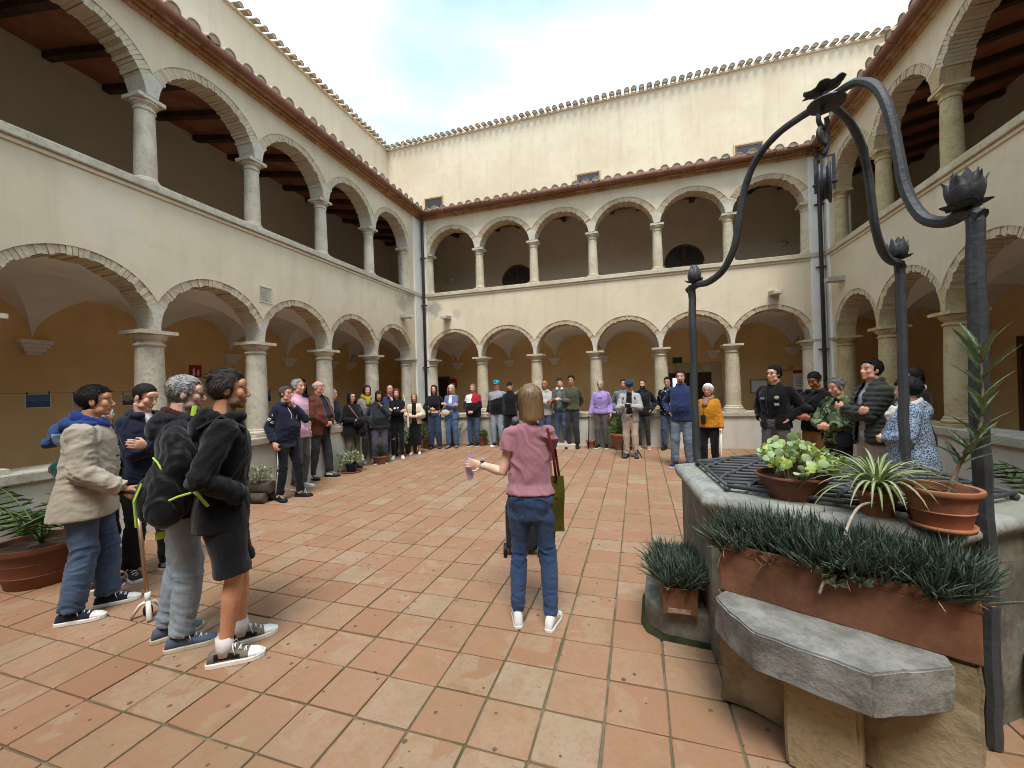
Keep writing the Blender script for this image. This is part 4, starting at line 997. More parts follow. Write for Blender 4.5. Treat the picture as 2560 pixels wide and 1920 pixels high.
M_LOG = M('dark_log_bark', (.075, .055, .042), .9, .4, 6, .6, 40); M_LOGE = M('log_end_grain', (.13, .105, .085), .9, .3, 20, .3, 60)
for (x, y, z, r, L_) in ((0, 0, .21, .10, .42), (.02, -.09, .075, .072, .32), (.02, .10, .075, .072, .32)):
    mb = MB(); mb.tube([(-L_/2+L_*i/6, y, z+random.uniform(-.004, .004)) for i in range(7)], [r*random.uniform(.96, 1.04) for _ in range(7)], 14); o = mb.build('log', M_LOG, b, smooth=True)
    for s in (-1, 1):
        m2 = MB(); m2.tube([(s*L_/2, y, z), (s*(L_/2+.003), y, z)], r*.93, 14); m2.build('cut_end', M_LOGE, o)
leafy(b, .30, 150, .13, .22, M_VARI, (.05, .02))
b = pp('plant_on_saucer', -5.33, 6.52, 'variegated plant in a small dark blue pot on a red saucer'); mb = MB(); mb.lathe([(.15, 0), (.18, .005), (.19, .03), (.18, .03), (.17, .015), (.001, .015)], n=28, cap=False); mb.build('saucer', M_TERRA2, b, smooth=True)
pot(b, .085, .11, .16, M('dark_blue_pot', (.012, .014, .035), .35, .1, 5, .05), z=.016, rim=.006, rimh=.02); leafy(b, .17, 230, .19, .24, M_VARI, (.06, .022))
b = pp('aloe_bowl', -5.25, 7.35, 'green strap leaved plant in a low brown clay bowl'); pot(b, .13, .18, .17, M_TERRA2, rim=.008); grassy(b, .14, 46, .34, M_FERN, .013, .7, .6)
b = pp('trailing_plant', -5.25, 8.55, 'trailing light green plant in a mossy pot by the corner'); pot(b, .12, .16, .22, M('mossy_pot', (.10, .085, .03), .9, .4, 12), rim=.01); leafy(b, .12, 420, .24, .42, M_FERN, (.06, .016)); grassy(b, .2, 30, .4, M_FERN, .008, 1.1, 1.6)
b = pp('corner_bush', -5.2, 9.25, 'small green bush growing at the left corner'); pot(b, .12, .16, .24, M_TERRA3, rim=.01); leafy(b, .2, 260, .2, .45, M_FERN, (.06, .016))
b = pp('yucca_pot', -4.72, 9.72, 'arching strap leaved yucca in a red brown pot behind the women'); pot(b, .12, .16, .30, M_TERRA2, rim=.012, ridges=(.7,)); grassy(b, .28, 34, .55, M_FERN, .018, .9, .8)
b = pp('flower_pot', -3.93, 9.77, 'red brown pot with low green leaves between the couple of jeans wearers'); pot(b, .11, .15, .25, M_TERRA2, rim=.012, ridges=(.75,)); leafy(b, .25, 130, .15, .14, M_FERN, (.06, .028), stems=5)
b = pp('geranium_pot', -3.33, 9.77, 'dark red pot with a leggy geranium near the man in the teal cap'); pot(b, .10, .14, .22, M_TERRA2, rim=.012, ridges=(.75,)); mb = MB(); mb.lathe([(.12, 0), (.15, .005), (.155, .02), (.001, .02)], n=24, cap=False); mb.build('saucer', M_TERRA2, b); leafy(b, .28, 90, .17, .30, M_FERN, (.05, .024), stems=8)
b = pp('brown_pot', -2.86, 9.79, 'plain brown pot to the left of the guide'); pot(b, .12, .155, .24, M_TERRA2, rim=.012, ridges=(.75,)); leafy(b, .22, 90, .16, .35, M_FERN, (.05, .015), stems=7)
b = pp('small_clay_pot', -1.10, 9.74, 'small empty looking terracotta pot at the foot of the stepped wall'); pot(b, .08, .11, .18, M_TERRA, rim=.012, ridges=(.7,))
b = pp('big_terracotta_pot', -.37, 9.60, 'large terracotta pot with feathery green shrub beside the photographer'); pot(b, .17, .255, .38, M_TERRA, rim=.02, rimh=.06, ridges=(.55,)); leafy(b, .36, 520, .26, .42, M_FERN, (.07, .012), stems=12); grassy(b, .36, 40, .85, M_FERN, .004, .35, .4)
# palm at the right edge and the dark bucket by the well
b = pp('cycad', 3.15, 4.05, 'dark green cycad with feathery fronds at the right edge'); b.rotation_euler.z = 0; pot(b, .2, .26, .35, M_TERRA3, rim=.015)
for a, e in ((3.0, 1.0), (3.5, .8), (2.5, .9), (4.1, 1.1), (2.0, .7), (3.2, .5), (4.7, .9), (1.2, .8), (.2, .8), (5.6, .9), (2.8, 1.25), (3.8, 1.3)): frond(b, (0, 0, .42), (math.cos(a), math.sin(a), e), .78, 22, pm, .7, .16)
b = empty('plastic_bucket', (1.84, 2.42, 0), 0, 'dark blue plastic bucket at the foot of the well on the right', 'bucket'); pot(b, .12, .165, .30, M('dark_blue_plastic', (.016, .020, .030), .4, .1, 5, .05), rim=.012, rimh=.02)
mb = MB(); mb.tube([Vector((.165*math.cos(a), .165*math.sin(a)*.3-.02, .27-.16*math.sin(a))) for a in [math.pi*i/14 for i in range(15)]], .004, 6); mb.build('handle', M_IRON2, b)
# ================================================================== people: building kit
def unproj(px, py, z=None, disp=True):
    """photo pixel -> point on the paving"""
    if disp: px, py = px*2560/2212, py*2560/2212
    d = AX_R*((px-1280)/FPX)-AX_U*((py-960)/FPX)+AX_F; zz = 0.0
    for _ in range(6):
        t = (zz-CAMZ)/d.z; x, y = d.x*t, d.y*t; zz = fz(x, y) if z is None else z
    return x, y
def _hash(i, j, k):
    n = (i*374761393+j*668265263+k*2147483647 % 1274126177) & 0xffffffff
    n = ((n ^ (n >> 13))*1274126177) & 0xffffffff
    return ((n ^ (n >> 16)) & 0xffff)/65535.0
def vnoise(P):
    """value noise for an N x 3 array"""
    P = np.asarray(P, dtype=np.float64); I = np.floor(P).astype(np.int64); F = P-I; F = F*F*(3-2*F); out = 0
    for dx in (0, 1):
        for dy in (0, 1):
            for dz in (0, 1):
                w = (F[:, 0] if dx else 1-F[:, 0])*(F[:, 1] if dy else 1-F[:, 1])*(F[:, 2] if dz else 1-F[:, 2])
                out = out+w*_hash(I[:, 0]+dx+1000, I[:, 1]+dy+1000, I[:, 2]+dz+1000)
    return out*2-1
TMP = bpy.data.scenes.new('tmp')      # a scratch scene, so that each remesh evaluates one object only
def remesh(mb, voxel, smooth=2, fac=.5):
    me = bpy.data.meshes.new('t'); me.from_pydata(mb.v, [], mb.f); o = bpy.data.objects.new('t', me); TMP.collection.objects.link(o)
    r = o.modifiers.new('r', 'REMESH'); r.mode = 'VOXEL'; r.voxel_size = voxel; r.adaptivity = 0
    if smooth:
        s = o.modifiers.new('s', 'SMOOTH'); s.iterations = smooth; s.factor = fac
    TMP.view_layers[0].update(); dg = TMP.view_layers[0].depsgraph; out = bpy.data.meshes.new_from_object(o.evaluated_get(dg))
    bpy.data.objects.remove(o); bpy.data.meshes.remove(me)
    return out
def mco(me):
    a = np.empty(len(me.vertices)*3); me.vertices.foreach_get('co', a); return a.reshape(-1, 3)
def mno(me):
    a = np.empty(len(me.vertices)*3); me.vertices.foreach_get('normal', a); return a.reshape(-1, 3)
def setco(me, a): me.vertices.foreach_set('co', a.ravel()); me.update()
def fcent(me):
    n = len(me.polygons); c = np.empty(n*3); me.polygons.foreach_get('center', c); return c.reshape(-1, 3)
def finish(me, mats, idx=None):
    me.materials.clear()
    for m_ in mats: me.materials.append(m_)
    n = len(me.polygons); me.polygons.foreach_set('use_smooth', np.ones(n, dtype=bool))
    me.polygons.foreach_set('material_index', np.zeros(n, dtype=np.int32) if idx is None else np.asarray(idx, dtype=np.int32)); me.update()
def wrinkle(me, amp, seed, centers=(), stretch=(7, 7, 20), base=.3):
    """cloth folds: strongest near the given joints"""
    P = mco(me); N = mno(me); w = np.full(len(P), base)
    for c, r in centers: w = w+np.exp(-((P-np.array(c))**2).sum(1)/(r*r))
    q = P*np.array(stretch)+seed*3.7; q[:, 2] += 10*P[:, 0]*math.sin(seed*2.1)+9*P[:, 1]*math.cos(seed*1.7)+5*vnoise(P*3+seed); q = q+vnoise(P*9+seed)[:, None]*.8
    n = 1-np.abs(vnoise(q)); n = n**2-.45; n3 = 1-np.abs(vnoise(q*2.1+7)); n = n+.45*(n3**2-.45)
    n2 = vnoise(P*np.array([13, 13, 9])+seed*1.3)
    setco(me, P+N*((n*.75+n2*.35)*amp*np.clip(w, 0, 1.3))[:, None])
def ik(a, t, l1, l2, pole):
    a, t, pole = Vector(a), Vector(t), Vector(pole); d = t-a; L = min(max(d.length, abs(l1-l2)+.02), l1+l2-.004); dr = d.normalized()
    x = (l1*l1-l2*l2+L*L)/(2*L); h = math.sqrt(max(0, l1*l1-x*x)); p = pole-dr*pole.dot(dr)
    p = p.normalized() if p.length > 1e-5 else dr.orthogonal().normalized()
    return a+dr*x+p*h, a+dr*L

# ---- cloth, skin, hair materials
def cloth(name, base, rough=.92, var=.14, weave=260, fade=None, sheen=.15):
    if name in _MC: return _MC[name]
    if isinstance(base, str): base = hexc(base)
    t = NT(name); c = t.co(); n = t.noise(c, 5, 4); n2 = t.noise(c, weave, 2)
    col = t.ramp(n, [(.3, tuple(x*(1-var) for x in base)), (.7, tuple(min(1, x*(1+var)) for x in base))])
    if fade: col = t.mix(t.ramp(t.noise(c, 3.2, 3), [(.42, 0.0), (.68, .85)]), col, fade)
    col = t.mix(t.math('MULTIPLY', t.ramp(n2, [(.4, 0.0), (.7, 1.0)]), .22), col, tuple(x*.55 for x in base))
    t.set(color=col, rough=rough, spec=.15); t.p.inputs['Sheen Weight'].default_value = sheen; t.p.inputs['Sheen Roughness'].default_value = .5
    m_ = t.new('Mapping'); m_.inputs['Scale'].default_value = (1, 1, 2.2); m_.inputs['Rotation'].default_value = (.5, .4, 0); t.ln(c, m_.inputs['Vector']); cr = t.noise(m_.outputs[0], 9, 3, .5, 1.0); cr2 = t.math('ABSOLUTE', t.math('SUBTRACT', cr, .5))
    t.bump(t.math('ADD', t.math('MULTIPLY', t.math('SUBTRACT', 1.0, cr2), 1.0), t.math('MULTIPLY', n2, .10)), .28, .016); _MC[name] = t.mat; return t.mat
def denim(name, base, fade): return cloth(name, base, .9, .16, 420, fade, .1)
def patmat(name, fn):
    if name in _MC: return _MC[name]
    t = NT(name); c = t.co(); col = fn(t, c); t.set(color=col, rough=.9, spec=.15); t.bump(t.noise(c, 240, 2), .2, .002); _MC[name] = t.mat; return t.mat
def camo(t, c):
    a = t.noise(c, 9, 2, .4, .6); m2 = t.new('Mapping'); m2.inputs['Location'].default_value = (3, 5, 7); t.ln(c, m2.inputs['Vector']); b = t.noise(m2.outputs[0], 11, 2, .4, .6); m3 = t.new('Mapping'); m3.inputs['Location'].default_value = (13, 1, 4); t.ln(c, m3.inputs['Vector']); d = t.noise(m3.outputs[0], 13, 2, .4, .8)
    col = t.mix(t.ramp(a, [(.50, 0.0), (.52, 1.0)]), hexc('788463'), hexc('4f6043')); col = t.mix(t.ramp(b, [(.56, 0.0), (.58, 1.0)]), col, hexc('343f2a')); return t.mix(t.ramp(d, [(.57, 0.0), (.59, 1.0)]), col, hexc('15170f'))
def floral(t, c):
    v = t.new('TexVoronoi'); v.inputs['Scale'].default_value = 70; t.ln(c, v.inputs['Vector']); v2 = t.new('TexVoronoi', feature='DISTANCE_TO_EDGE'); v2.inputs['Scale'].default_value = 52; t.ln(c, v2.inputs['Vector'])
    col = t.mix(t.ramp(v.outputs['Distance'], [(.38, 1.0), (.52, 0.0)]), hexc('a7b3c2'), hexc('2b3d58')); return t.mix(t.ramp(v2.outputs['Distance'], [(.035, 1.0), (.07, 0.0)]), col, hexc('566e8c'))
def dashes(t, c):
    m_ = t.new('Mapping'); m_.inputs['Scale'].default_value = (14, 14, 22); m_.inputs['Rotation'].default_value = (0, .5, 0); t.ln(c, m_.inputs['Vector']); v = t.new('TexVoronoi'); v.inputs['Scale'].default_value = 1.0; v.inputs['Randomness'].default_value = .25; t.ln(m_.outputs[0], v.inputs['Vector'])
    return t.mix(t.ramp(v.outputs['Distance'], [(.26, 1.0), (.32, 0.0)]), hexc('15161c'), hexc('b9b6b4'))
def skinmat(name, base):
    if name in _MC: return _MC[name]
    b = hexc(base); t = NT(name); c = t.co(); n = t.noise(c, 14, 4); n2 = t.noise(c, 90, 3)
    col = t.ramp(n, [(.3, (b[0]*.88, b[1]*.78, b[2]*.74)), (.7, tuple(min(1, x*1.08) for x in b))]); t.set(color=col, rough=.55, spec=.35); t.p.inputs['Subsurface Weight'].default_value = .12; t.p.inputs['Subsurface Radius'].default_value = (.012, .005, .003); t.p.inputs['Subsurface Scale'].default_value = .6
    t.bump(n2, .12, .002); _MC[name] = t.mat; return t.mat
def hairmat(name, base):
    if name in _MC: return _MC[name]
    b = hexc(base); t = NT(name); c = t.co(); ge = t.new('NewGeometry'); n = t.noise(c, 70, 3); col = t.mix(ge.outputs['Random Per Island'], tuple(x*.5 for x in b), tuple(min(1, x*1.9+.01) for x in b)); col = t.mix(t.ramp(n, [(.35, 0.0), (.7, .6)]), col, tuple(x*.5 for x in b))
    t.set(color=col, rough=.72, spec=.16); t.bump(n, .6, .006); _MC[name] = t.mat; return t.mat
SK = {'light': 'd9ab92', 'fair': 'e0b8a2', 'tan': 'c08c6c', 'brown': 'a06e50', 'ruddy': 'd6a08b', 'dark': '7d5340'}
M_LIP = {k: None for k in SK}
M_EYE = NT('eye_white').set((.42, .38, .35), .3, .5).mat; M_IRIS = NT('dark_iris').set((.02, .013, .01), .2, .5).mat
M_GLS = NT('spectacle_frame').set((.03, .025, .025), .35, .5).mat
M_WHITE_RUB = M('white_rubber', 'd8d4cc', .6, .1, 12, .1, 60); M_BLACK_RUB = M('black_rubber', '17171a', .6, .1, 12, .1, 60)

class Skel: pass
POSES = {  # wrist target (right side, metres for a 1.75 m figure) and elbow pole
    'down': ((.255, .03, .90), (.2, -1, 0)), 'pocket': ((.185, .055, .985), (.8, -1, 0)), 'behind': ((.05, -.165, .96), (1, -.3, 0)),
    'clasp': ((.045, .215, .99), (.9, -.5, 0)), 'crossed_a': ((-.115, .205, 1.185), (.7, .1, -1)), 'crossed_b': ((-.10, .235, 1.215), (.8, .1, -1)),
    'chin': ((.02, .155, 1.435), (.6, .5, -1)), 'phone': ((.055, .27, 1.19), (.8, -.2, -1)), 'belly': ((.05, .22, 1.10), (.9, -.4, -.3)), 'cane': ((.20, .27, .985), (.3, -1, -.2)),
    'canelow': ((.265, .12, .86), (.2, -1, 0)), 'mouth': ((.035, .19, 1.40), (.7, .2, -1)), 'hug': ((.55, .02, 1.40), (.2, -1, -.4)), 'forearm': ((.13, .26, 1.12), (.5, -1, -.3)),
}
def person(label, pos, H=1.72, heading=None, at=None, girth=1.0, belly=0.0, fem=False, lean=0.0, head=(0, 0, 0), R='down', L='down', skin='light', hair=('short', '2a211c'),
           tops=(), bottom=None, shoes=None, feet=None, beard=None, glasses=None, hat=None, detail=1, eyes='open', extras=None, stance=.105, z0=None, scarf=None, curl=(.5, .5), handdir=(None, None), lashes=None, broad=1.0, socks=None):
    x, y = pos; s = H/1.75
    if heading is None:
        ax, ay = at or (-.7, 2.9); heading = math.degrees(math.atan2(ax-x, ay-y))
    root = empty('person', (x, y, fz(x, y) if z0 is None else z0), -R_(heading), label, 'person')
    vb = (.0135, .0105, .0062)[detail]; vc = (.018, .0135, .0095)[detail]
    seed = (x*7.1+y*3.3) % 50
    K = Skel(); V = Vector
    g = girth; shw = (.140 if fem else .160)*broad
    ln = Matrix.Rotation(-lean, 3, 'X')
    def T(p):
        p = V(p)
        return (V((0, 0, .95))+ln @ (p-V((0, 0, .95))))*s if p.z > .95 else p*s
    def Tz(p): return V(p)*s
    # joints
    sh = {1: T((shw, -.008, 1.398)), -1: T((-shw, -.008, 1.398))}
    feet = feet or ((stance, .02, 10), (-stance, -.01, -10))     # (x, y, toe angle)
    hip = {1: Tz((.078*max(1, g*.95), 0, .92)), -1: Tz((-.078*max(1, g*.95), 0, .92))}
    ank = {}; kne = {}; toe = {}
    for sd, (fx, fy, fa) in zip((1, -1), feet):
        ank[sd] = Tz((fx, fy-.02, .085)); toe[sd] = fa
        kne[sd], _ = ik(hip[sd], ank[sd], .424*s, .418*s, V((math.sin(R_(fa))*.6, 1, 0)))
    wr = {}; el = {}; hd = {}
    for sd, ps, hdv in ((1, R, handdir[0]), (-1, L, handdir[1])):
        tgt, pole = POSES[ps] if isinstance(ps, str) else ps
        tgt = V((tgt[0]*sd if isinstance(ps, str) else tgt[0], tgt[1], tgt[2])); pole = V((pole[0]*sd if isinstance(ps, str) else pole[0], pole[1], pole[2]))
        el[sd], wr[sd] = ik(sh[sd], T(tgt) if tgt.z > .95 else tgt*s, .295*s, .262*s, pole)
        hd[sd] = V(hdv).normalized() if hdv is not None else (V((-.45*sd, -.10, -.9)).normalized() if ps == 'pocket' else (wr[sd]-el[sd]).normalized())
    nb, hc = T((0, -.02, 1.475)), T((0, .012, 1.632))
    K.__dict__.update(sh=sh, el=el, wr=wr, hip=hip, kne=kne, ank=ank, nb=nb, hc=hc, s=s)
    # ---- torso rings: z, half width, half depth, y shift
    bl = belly
    if fem: rings = [(.86, .168, .118, -.012), (.94, .172, .122, -.01), (1.04, .140+.02*bl, .100+.4*bl*.1, .01*bl), (1.13, .134+.02*bl, .098+.05*bl, .03*bl), (1.25, .142, .116, .018), (1.34, .138, .102, .008), (1.40, .126, .086, -.005), (1.435, .105, .074, -.012), (1.465, .070, .060, -.016), (1.50, .050, .050, -.02)]
    else: rings = [(.86, .160, .112, -.008), (.94, .162, .114, 0), (1.04, .150+.02*bl, .104+.06*bl, .035*bl), (1.13, .152+.02*bl, .106+.07*bl, .045*bl), (1.26, .158, .114, .008+.01*bl), (1.35, .160, .108, 0), (1.400, .146, .092, -.008), (1.435, .112, .078, -.014), (1.465, .080, .066, -.018), (1.50, .058, .056, -.02)]
    def ringloft(mb, z0_, z1_, th, gx=1.0, flare=0.0, fn=None, n=26):
        zs = sorted([z0_]+[r[0] for r in rings if z0_+.015 < r[0] < z1_-.01]+[z1_]+([.82, .90] if fn else [])); pts = []
        for z in zs:
            a = [np.interp(z, [r[0] for r in rings], [r[k] for r in rings]) for k in (1, 2, 3)]
            q = max(0, min(1, (1.05-z)/.3)); gg = 1+(g-1)*max(0, min(1, (1.46-z)/.12)); br = 1+(broad-1)*max(0, min(1, (z-1.1)/.2))
            q2 = max(0, min(1, (1.0-z)/.12))*.012; rx, ry = (a[0]*gg*br+th+flare*q+q2*(th > .008))*gx, (a[1]*gg+th+flare*q+q2*(th > .008))*gx
            if fn: rx, ry = fn(z, rx, ry)
            ring = []
            for k in range(n):
                t = 2*math.pi*k/n; c, d = math.cos(t), math.sin(t); c, d = math.copysign(abs(c)**.82, c), math.copysign(abs(d)**.82, d)
                p = V((rx*c, a[2]+ry*d, z)); ring.append(T(p) if z > .95 else Tz(p))
            pts.append(ring)
        m_ = len(pts); vs = [tuple(p) for r in pts for p in r]; fs = [(j*n+k, j*n+(k+1) % n, (j+1)*n+(k+1) % n, (j+1)*n+k) for j in range(m_-1) for k in range(n)]
        fs += [tuple(range(n))[::-1], tuple(range((m_-1)*n, m_*n))]; mb.add(vs, fs)
    def limb(mb, pts, rs, n=12): mb.tube(pts, [r*s for r in rs], n)
    def lerp(a, b, t): return a+(b-a)*t
    # ---- body
    mb = MB(); ringloft(mb, .86, 1.50, -.012); gl = .94+.06*g
    for sd in (1, -1):
        S, E, W = sh[sd], el[sd], wr[sd]
        mb.ball(S, [.048*gl*s]*3, 12, 8); limb(mb, [S, lerp(S, E, .3), lerp(S, E, .75), E, lerp(E, W, .25), lerp(E, W, .7), W], [.048*gl, .047*gl, .040*gl, .035*gl, .039*gl, .031*gl, .026])
        hnd(mb, W, hd[sd], sd, s*(.93 if fem else 1), curl[0 if sd > 0 else 1], (V((-sd, 0, 0)) if abs(hd[sd].x) < .8 else V((0, -1, 0))))
        h_, k_, a_ = hip[sd], kne[sd], ank[sd]
        limb(mb, [h_, lerp(h_, k_, .35), lerp(h_, k_, .8), k_, lerp(k_, a_, .28), lerp(k_, a_, .6), a_, a_+V((0, 0, -.04*s))], [.074*gl, .076*gl, .057*gl, .050*gl, .055*gl, .043, .035, .038])
    hm = Matrix.Rotation(-R_(head[0]), 3, 'Z') @ Matrix.Rotation(-R_(head[1])-lean*.3, 3, 'X') @ Matrix.Rotation(R_(head[2]), 3, 'Y')
    hs = s*(.935 if fem else .97)*(1.0 if H > 1.6 else 1.03)
    def HT(p): return hc+hm @ (V(p)*hs)
    def ell(c, r): mb.ball(HT(c), [q*hs for q in r], 14, 10, rot=hm)
    jw = .92 if fem else 1.0
    ell((0, -.014, .034), (.0745, .094, .084)); ell((0, .022, -.032), (.058*jw, .062, .082)); ell((0, .060, -.096), (.029*jw, .024, .021)); ell((0, .066, .040), (.055, .026, .040))
    for sd in (1, -1):
        ell((.036*sd, .056, -.022), (.026, .026, .032)); ell((.076*sd, -.006, -.008), (.010, .020, .032)); ell((.044*sd, .02, -.07), (.022*jw, .04, .03))
        ell((.026*sd, .077, .019), (.026, .012, .0085))
    mb.tube([HT((0, .082, .012)), HT((0, .097, -.012)), HT((0, .108, -.034))], [.009*hs, .0105*hs, .0125*hs], 8); ell((0, .099, -.037), (.0185, .013, .010))
    ell((0, .082, -.062), (.024, .011, .0075)); ell((0, .081, -.074), (.020, .011, .008))
    mb.tube([HT((0, -.018, -.06)), lerp(HT((0, -.02, -.09)), nb, .5), nb, nb+V((0, 0, -.06*s))], [(.050 if fem else .059)*s*(.9+.1*g), (.048 if fem else .058)*s*(.9+.1*g), .06*s, .075*s], 14)
    me = remesh(mb, vb*s, 2, .45)
    iH = hm.inverted(); C = fcent(me); Q = (C-np.array(hc)) @ np.array(iH).T/hs      # face centres in head space
    msk = skinmat('skin_'+skin, SK[skin]); b_ = hexc(SK[skin]); idx = np.zeros(len(C), int); mats = [msk]
    mats.append(M('lips_'+skin, (b_[0]*.82, b_[1]*.60, b_[2]*.60), .5, .1, 20, 0)); lip = (np.abs(Q[:, 2]+.068) < .0125) & (np.abs(Q[:, 0]) < .023) & (Q[:, 1] > .078) & (np.abs(Q[:, 0]) < .6); idx[lip] = 1
    hcol = hexc(hair[1]); bcol = hexc(beard[1]) if beard else hcol
    mats.append(M('brow_'+hair[1], tuple(.25*q+.75*x for q, x in zip(b_, hcol)) if sum(hcol) < 1.0 else (.25, .21, .18), .8, .2, 60, .2, 120)); br = (np.abs(Q[:, 2]-.026+.10*np.maximum(0, np.abs(Q[:, 0])-.03)) < .0042) & (np.abs(Q[:, 0]) > .012) & (np.abs(Q[:, 0]) < .048) & (Q[:, 1] > .052); idx[br] = 2
    if beard:
        kind = beard[0]; mats.append(M('beard_%s_%s_%s' % (kind, beard[1], skin), tuple(.45*a+.55*c for a, c in zip(b_, bcol)) if kind == 'stubble' else bcol, .85, .25, 60, .3, 150))
        if kind in ('stubble', 'full'): bd = (Q[:, 2] < -.045) & (Q[:, 2] > -.135) & (Q[:, 1] > -.012) | ((Q[:, 2] < .0) & (Q[:, 2] > -.1) & (Q[:, 1] > -.012) & (Q[:, 1] < .022) & (np.abs(Q[:, 0]) > .045))
        elif kind == 'goatee': bd = (np.abs(Q[:, 0]) < .03) & (Q[:, 2] < -.05) & (Q[:, 2] > -.13) & (Q[:, 1] > .05)
        else: bd = (np.abs(Q[:, 0]) < .03) & (Q[:, 2] < -.048) & (Q[:, 2] > -.060) & (Q[:, 1] > .05)
        bd &= ~lip; idx[bd] = 3
    if hair[0] in ('short', 'buzz', 'curly', 'swept'):       # scalp tone under the hair
        mats.append(M('scalp_'+hair[1], tuple(x*.9 for x in hcol), .8, .2, 40, .2, 90)); k_ = len(mats)-1
        idx[(Q[:, 2] > .062-.2*np.minimum(0, Q[:, 1]-.02)*0) & (Q[:, 1] < .062) & (Q[:, 2] > .03)] = k_; idx[(Q[:, 1] < -.035) & (Q[:, 2] > -.062)] = k_
    finish(me, mats, idx); body = link('body', me, root)
    # ---- eyes
    for sd in (1, -1):
        e = MB(); oc = HT((.031*sd, .0745, .002)); rr = (.0125, .0085, .006 if eyes == 'open' else .003); e.ball(oc, [q*hs for q in rr], 10, 6, rot=hm); eo = e.build('eye', M_EYE, root, smooth=True)
        e = MB(); e.ball(HT((.031*sd, .0815, .002 if eyes == 'open' else -.001)), [.0058*hs, .004*hs, (.0054 if eyes == 'open' else .003)*hs], 8, 6, rot=hm); e.build('iris', M_IRIS, eo, smooth=True)
    if lashes is None and detail: pass
    make_hair(root, hair, HT, hm, hs, detail, seed, fem)
    if hat: make_hat(root, hat, HT, hm, hs)
    if glasses:
        e = MB()
        for sd in (1, -1):
            e.tube([HT((.033*sd+.024*math.cos(a), .093, .001+.018*math.sin(a))) for a in [2*math.pi*i/14 for i in range(15)]], .0022*hs, 5)
            e.tube([HT((.056*sd, .091, .006)), HT((.078*sd, .06, .008)), HT((.080*sd, -.01, .006))], .0022*hs, 5)
        e.tube([HT((-.010, .096, .004)), HT((.010, .096, .004))], .0022*hs, 5); go = e.build('glasses', glasses if not isinstance(glasses, str) else M_GLS, root, smooth=True)
    # ---- bottoms
    if bottom:
        bt = dict(fit=1.0, top=1.0, length=1.0, th=.014, mat=None, kind='trousers', cuff=0); bt.update(bottom); f = bt['fit']; mb = MB()
        if bt['kind'] in ('trousers', 'shorts'):
            ringloft(mb, .775, bt['top'], .004, 1.0, fn=lambda z, rx, ry: (rx*(1-.30*max(0, (.90-z)/.125)), ry*(1-.22*max(0, (.90-z)/.125))))
            for sd in (1, -1):
                h_, k_, a_ = hip[sd], kne[sd], ank[sd]; end = lerp(k_, a_, 1.0); th = bt['th']
                path = [h_+V((0, 0, .04*s)), lerp(h_, k_, .3), lerp(h_, k_, .7), k_, lerp(k_, a_, .35), lerp(k_, a_, .7), a_+V((0, 0, .01*s))]; rr = [.080*gl+th, .086*gl+th, .064*gl*(.6+.4*f)+th, .059*gl*(.4+.6*f)+th, .060*gl*(.3+.7*f)+th, .050*(.15+.85*f)+th, .045*(.1+.9*f)+th]
                bod = [.074*gl, .078*gl, .058*gl, .050*gl, .055*gl, .044, .036]; rr = [max(a, b2+.009) for a, b2 in zip(rr, bod)]
                if f > .3: mb.ball(k_, [rr[3]*s]*3, 12, 8) if bt['kind'] == 'trousers' else None
                if bt['kind'] == 'shorts':
                    q = bt['length']; path = [path[0], path[1], path[2], lerp(h_, k_, q)]; rr = [rr[0], rr[1]+.012, .078*gl+th, .086+th]
                limb(mb, path, rr, 16)
        elif bt['kind'] == 'skirt':
            ringloft(mb, .80, bt['top'], bt['th']); zl = bt['length']; mb.tube([Tz((0, 0, .90)), Tz((0, .005, .6)), Tz((0, .0, zl))], [(.185*s*g, .135*s*g), (.19*s*f, .15*s*f), (.2*s*f, .16*s*f)], 28, up=(1, 0, 0))
        me = remesh(mb, vc*s, 2, .5)
        cen = [(kne[1], .11*s), (kne[-1], .11*s), (ank[1], .16*s), (ank[-1], .16*s), (Tz((0, .05, .88)), .13*s)]
        wrinkle(me, bt.get('wr', .017)*s, seed, cen, bt.get('stretch', (7, 7, 21)), .22); finish(me, [bt['mat']]); tr = link({'shorts': 'shorts', 'skirt': 'skirt'}.get(bt['kind'], 'trousers'), me, root)
        if bt.get('pockets'):
            for sd in (1, -1):
                e = MB(); zc_, yc_ = .90, -.135*g-bt['th']
                pts = [(.035, .045), (.135, .06), (.130, -.06), (.085, -.095), (.04, -.065)]
                e.tube([Tz((px_*sd, -.128-.012*(1-abs(px_-.085)/.09), zc_+pz_)) for px_, pz_ in pts+[pts[0]]], .003*s, 4); e.build('pocket_seam', bt['pockets'], tr)
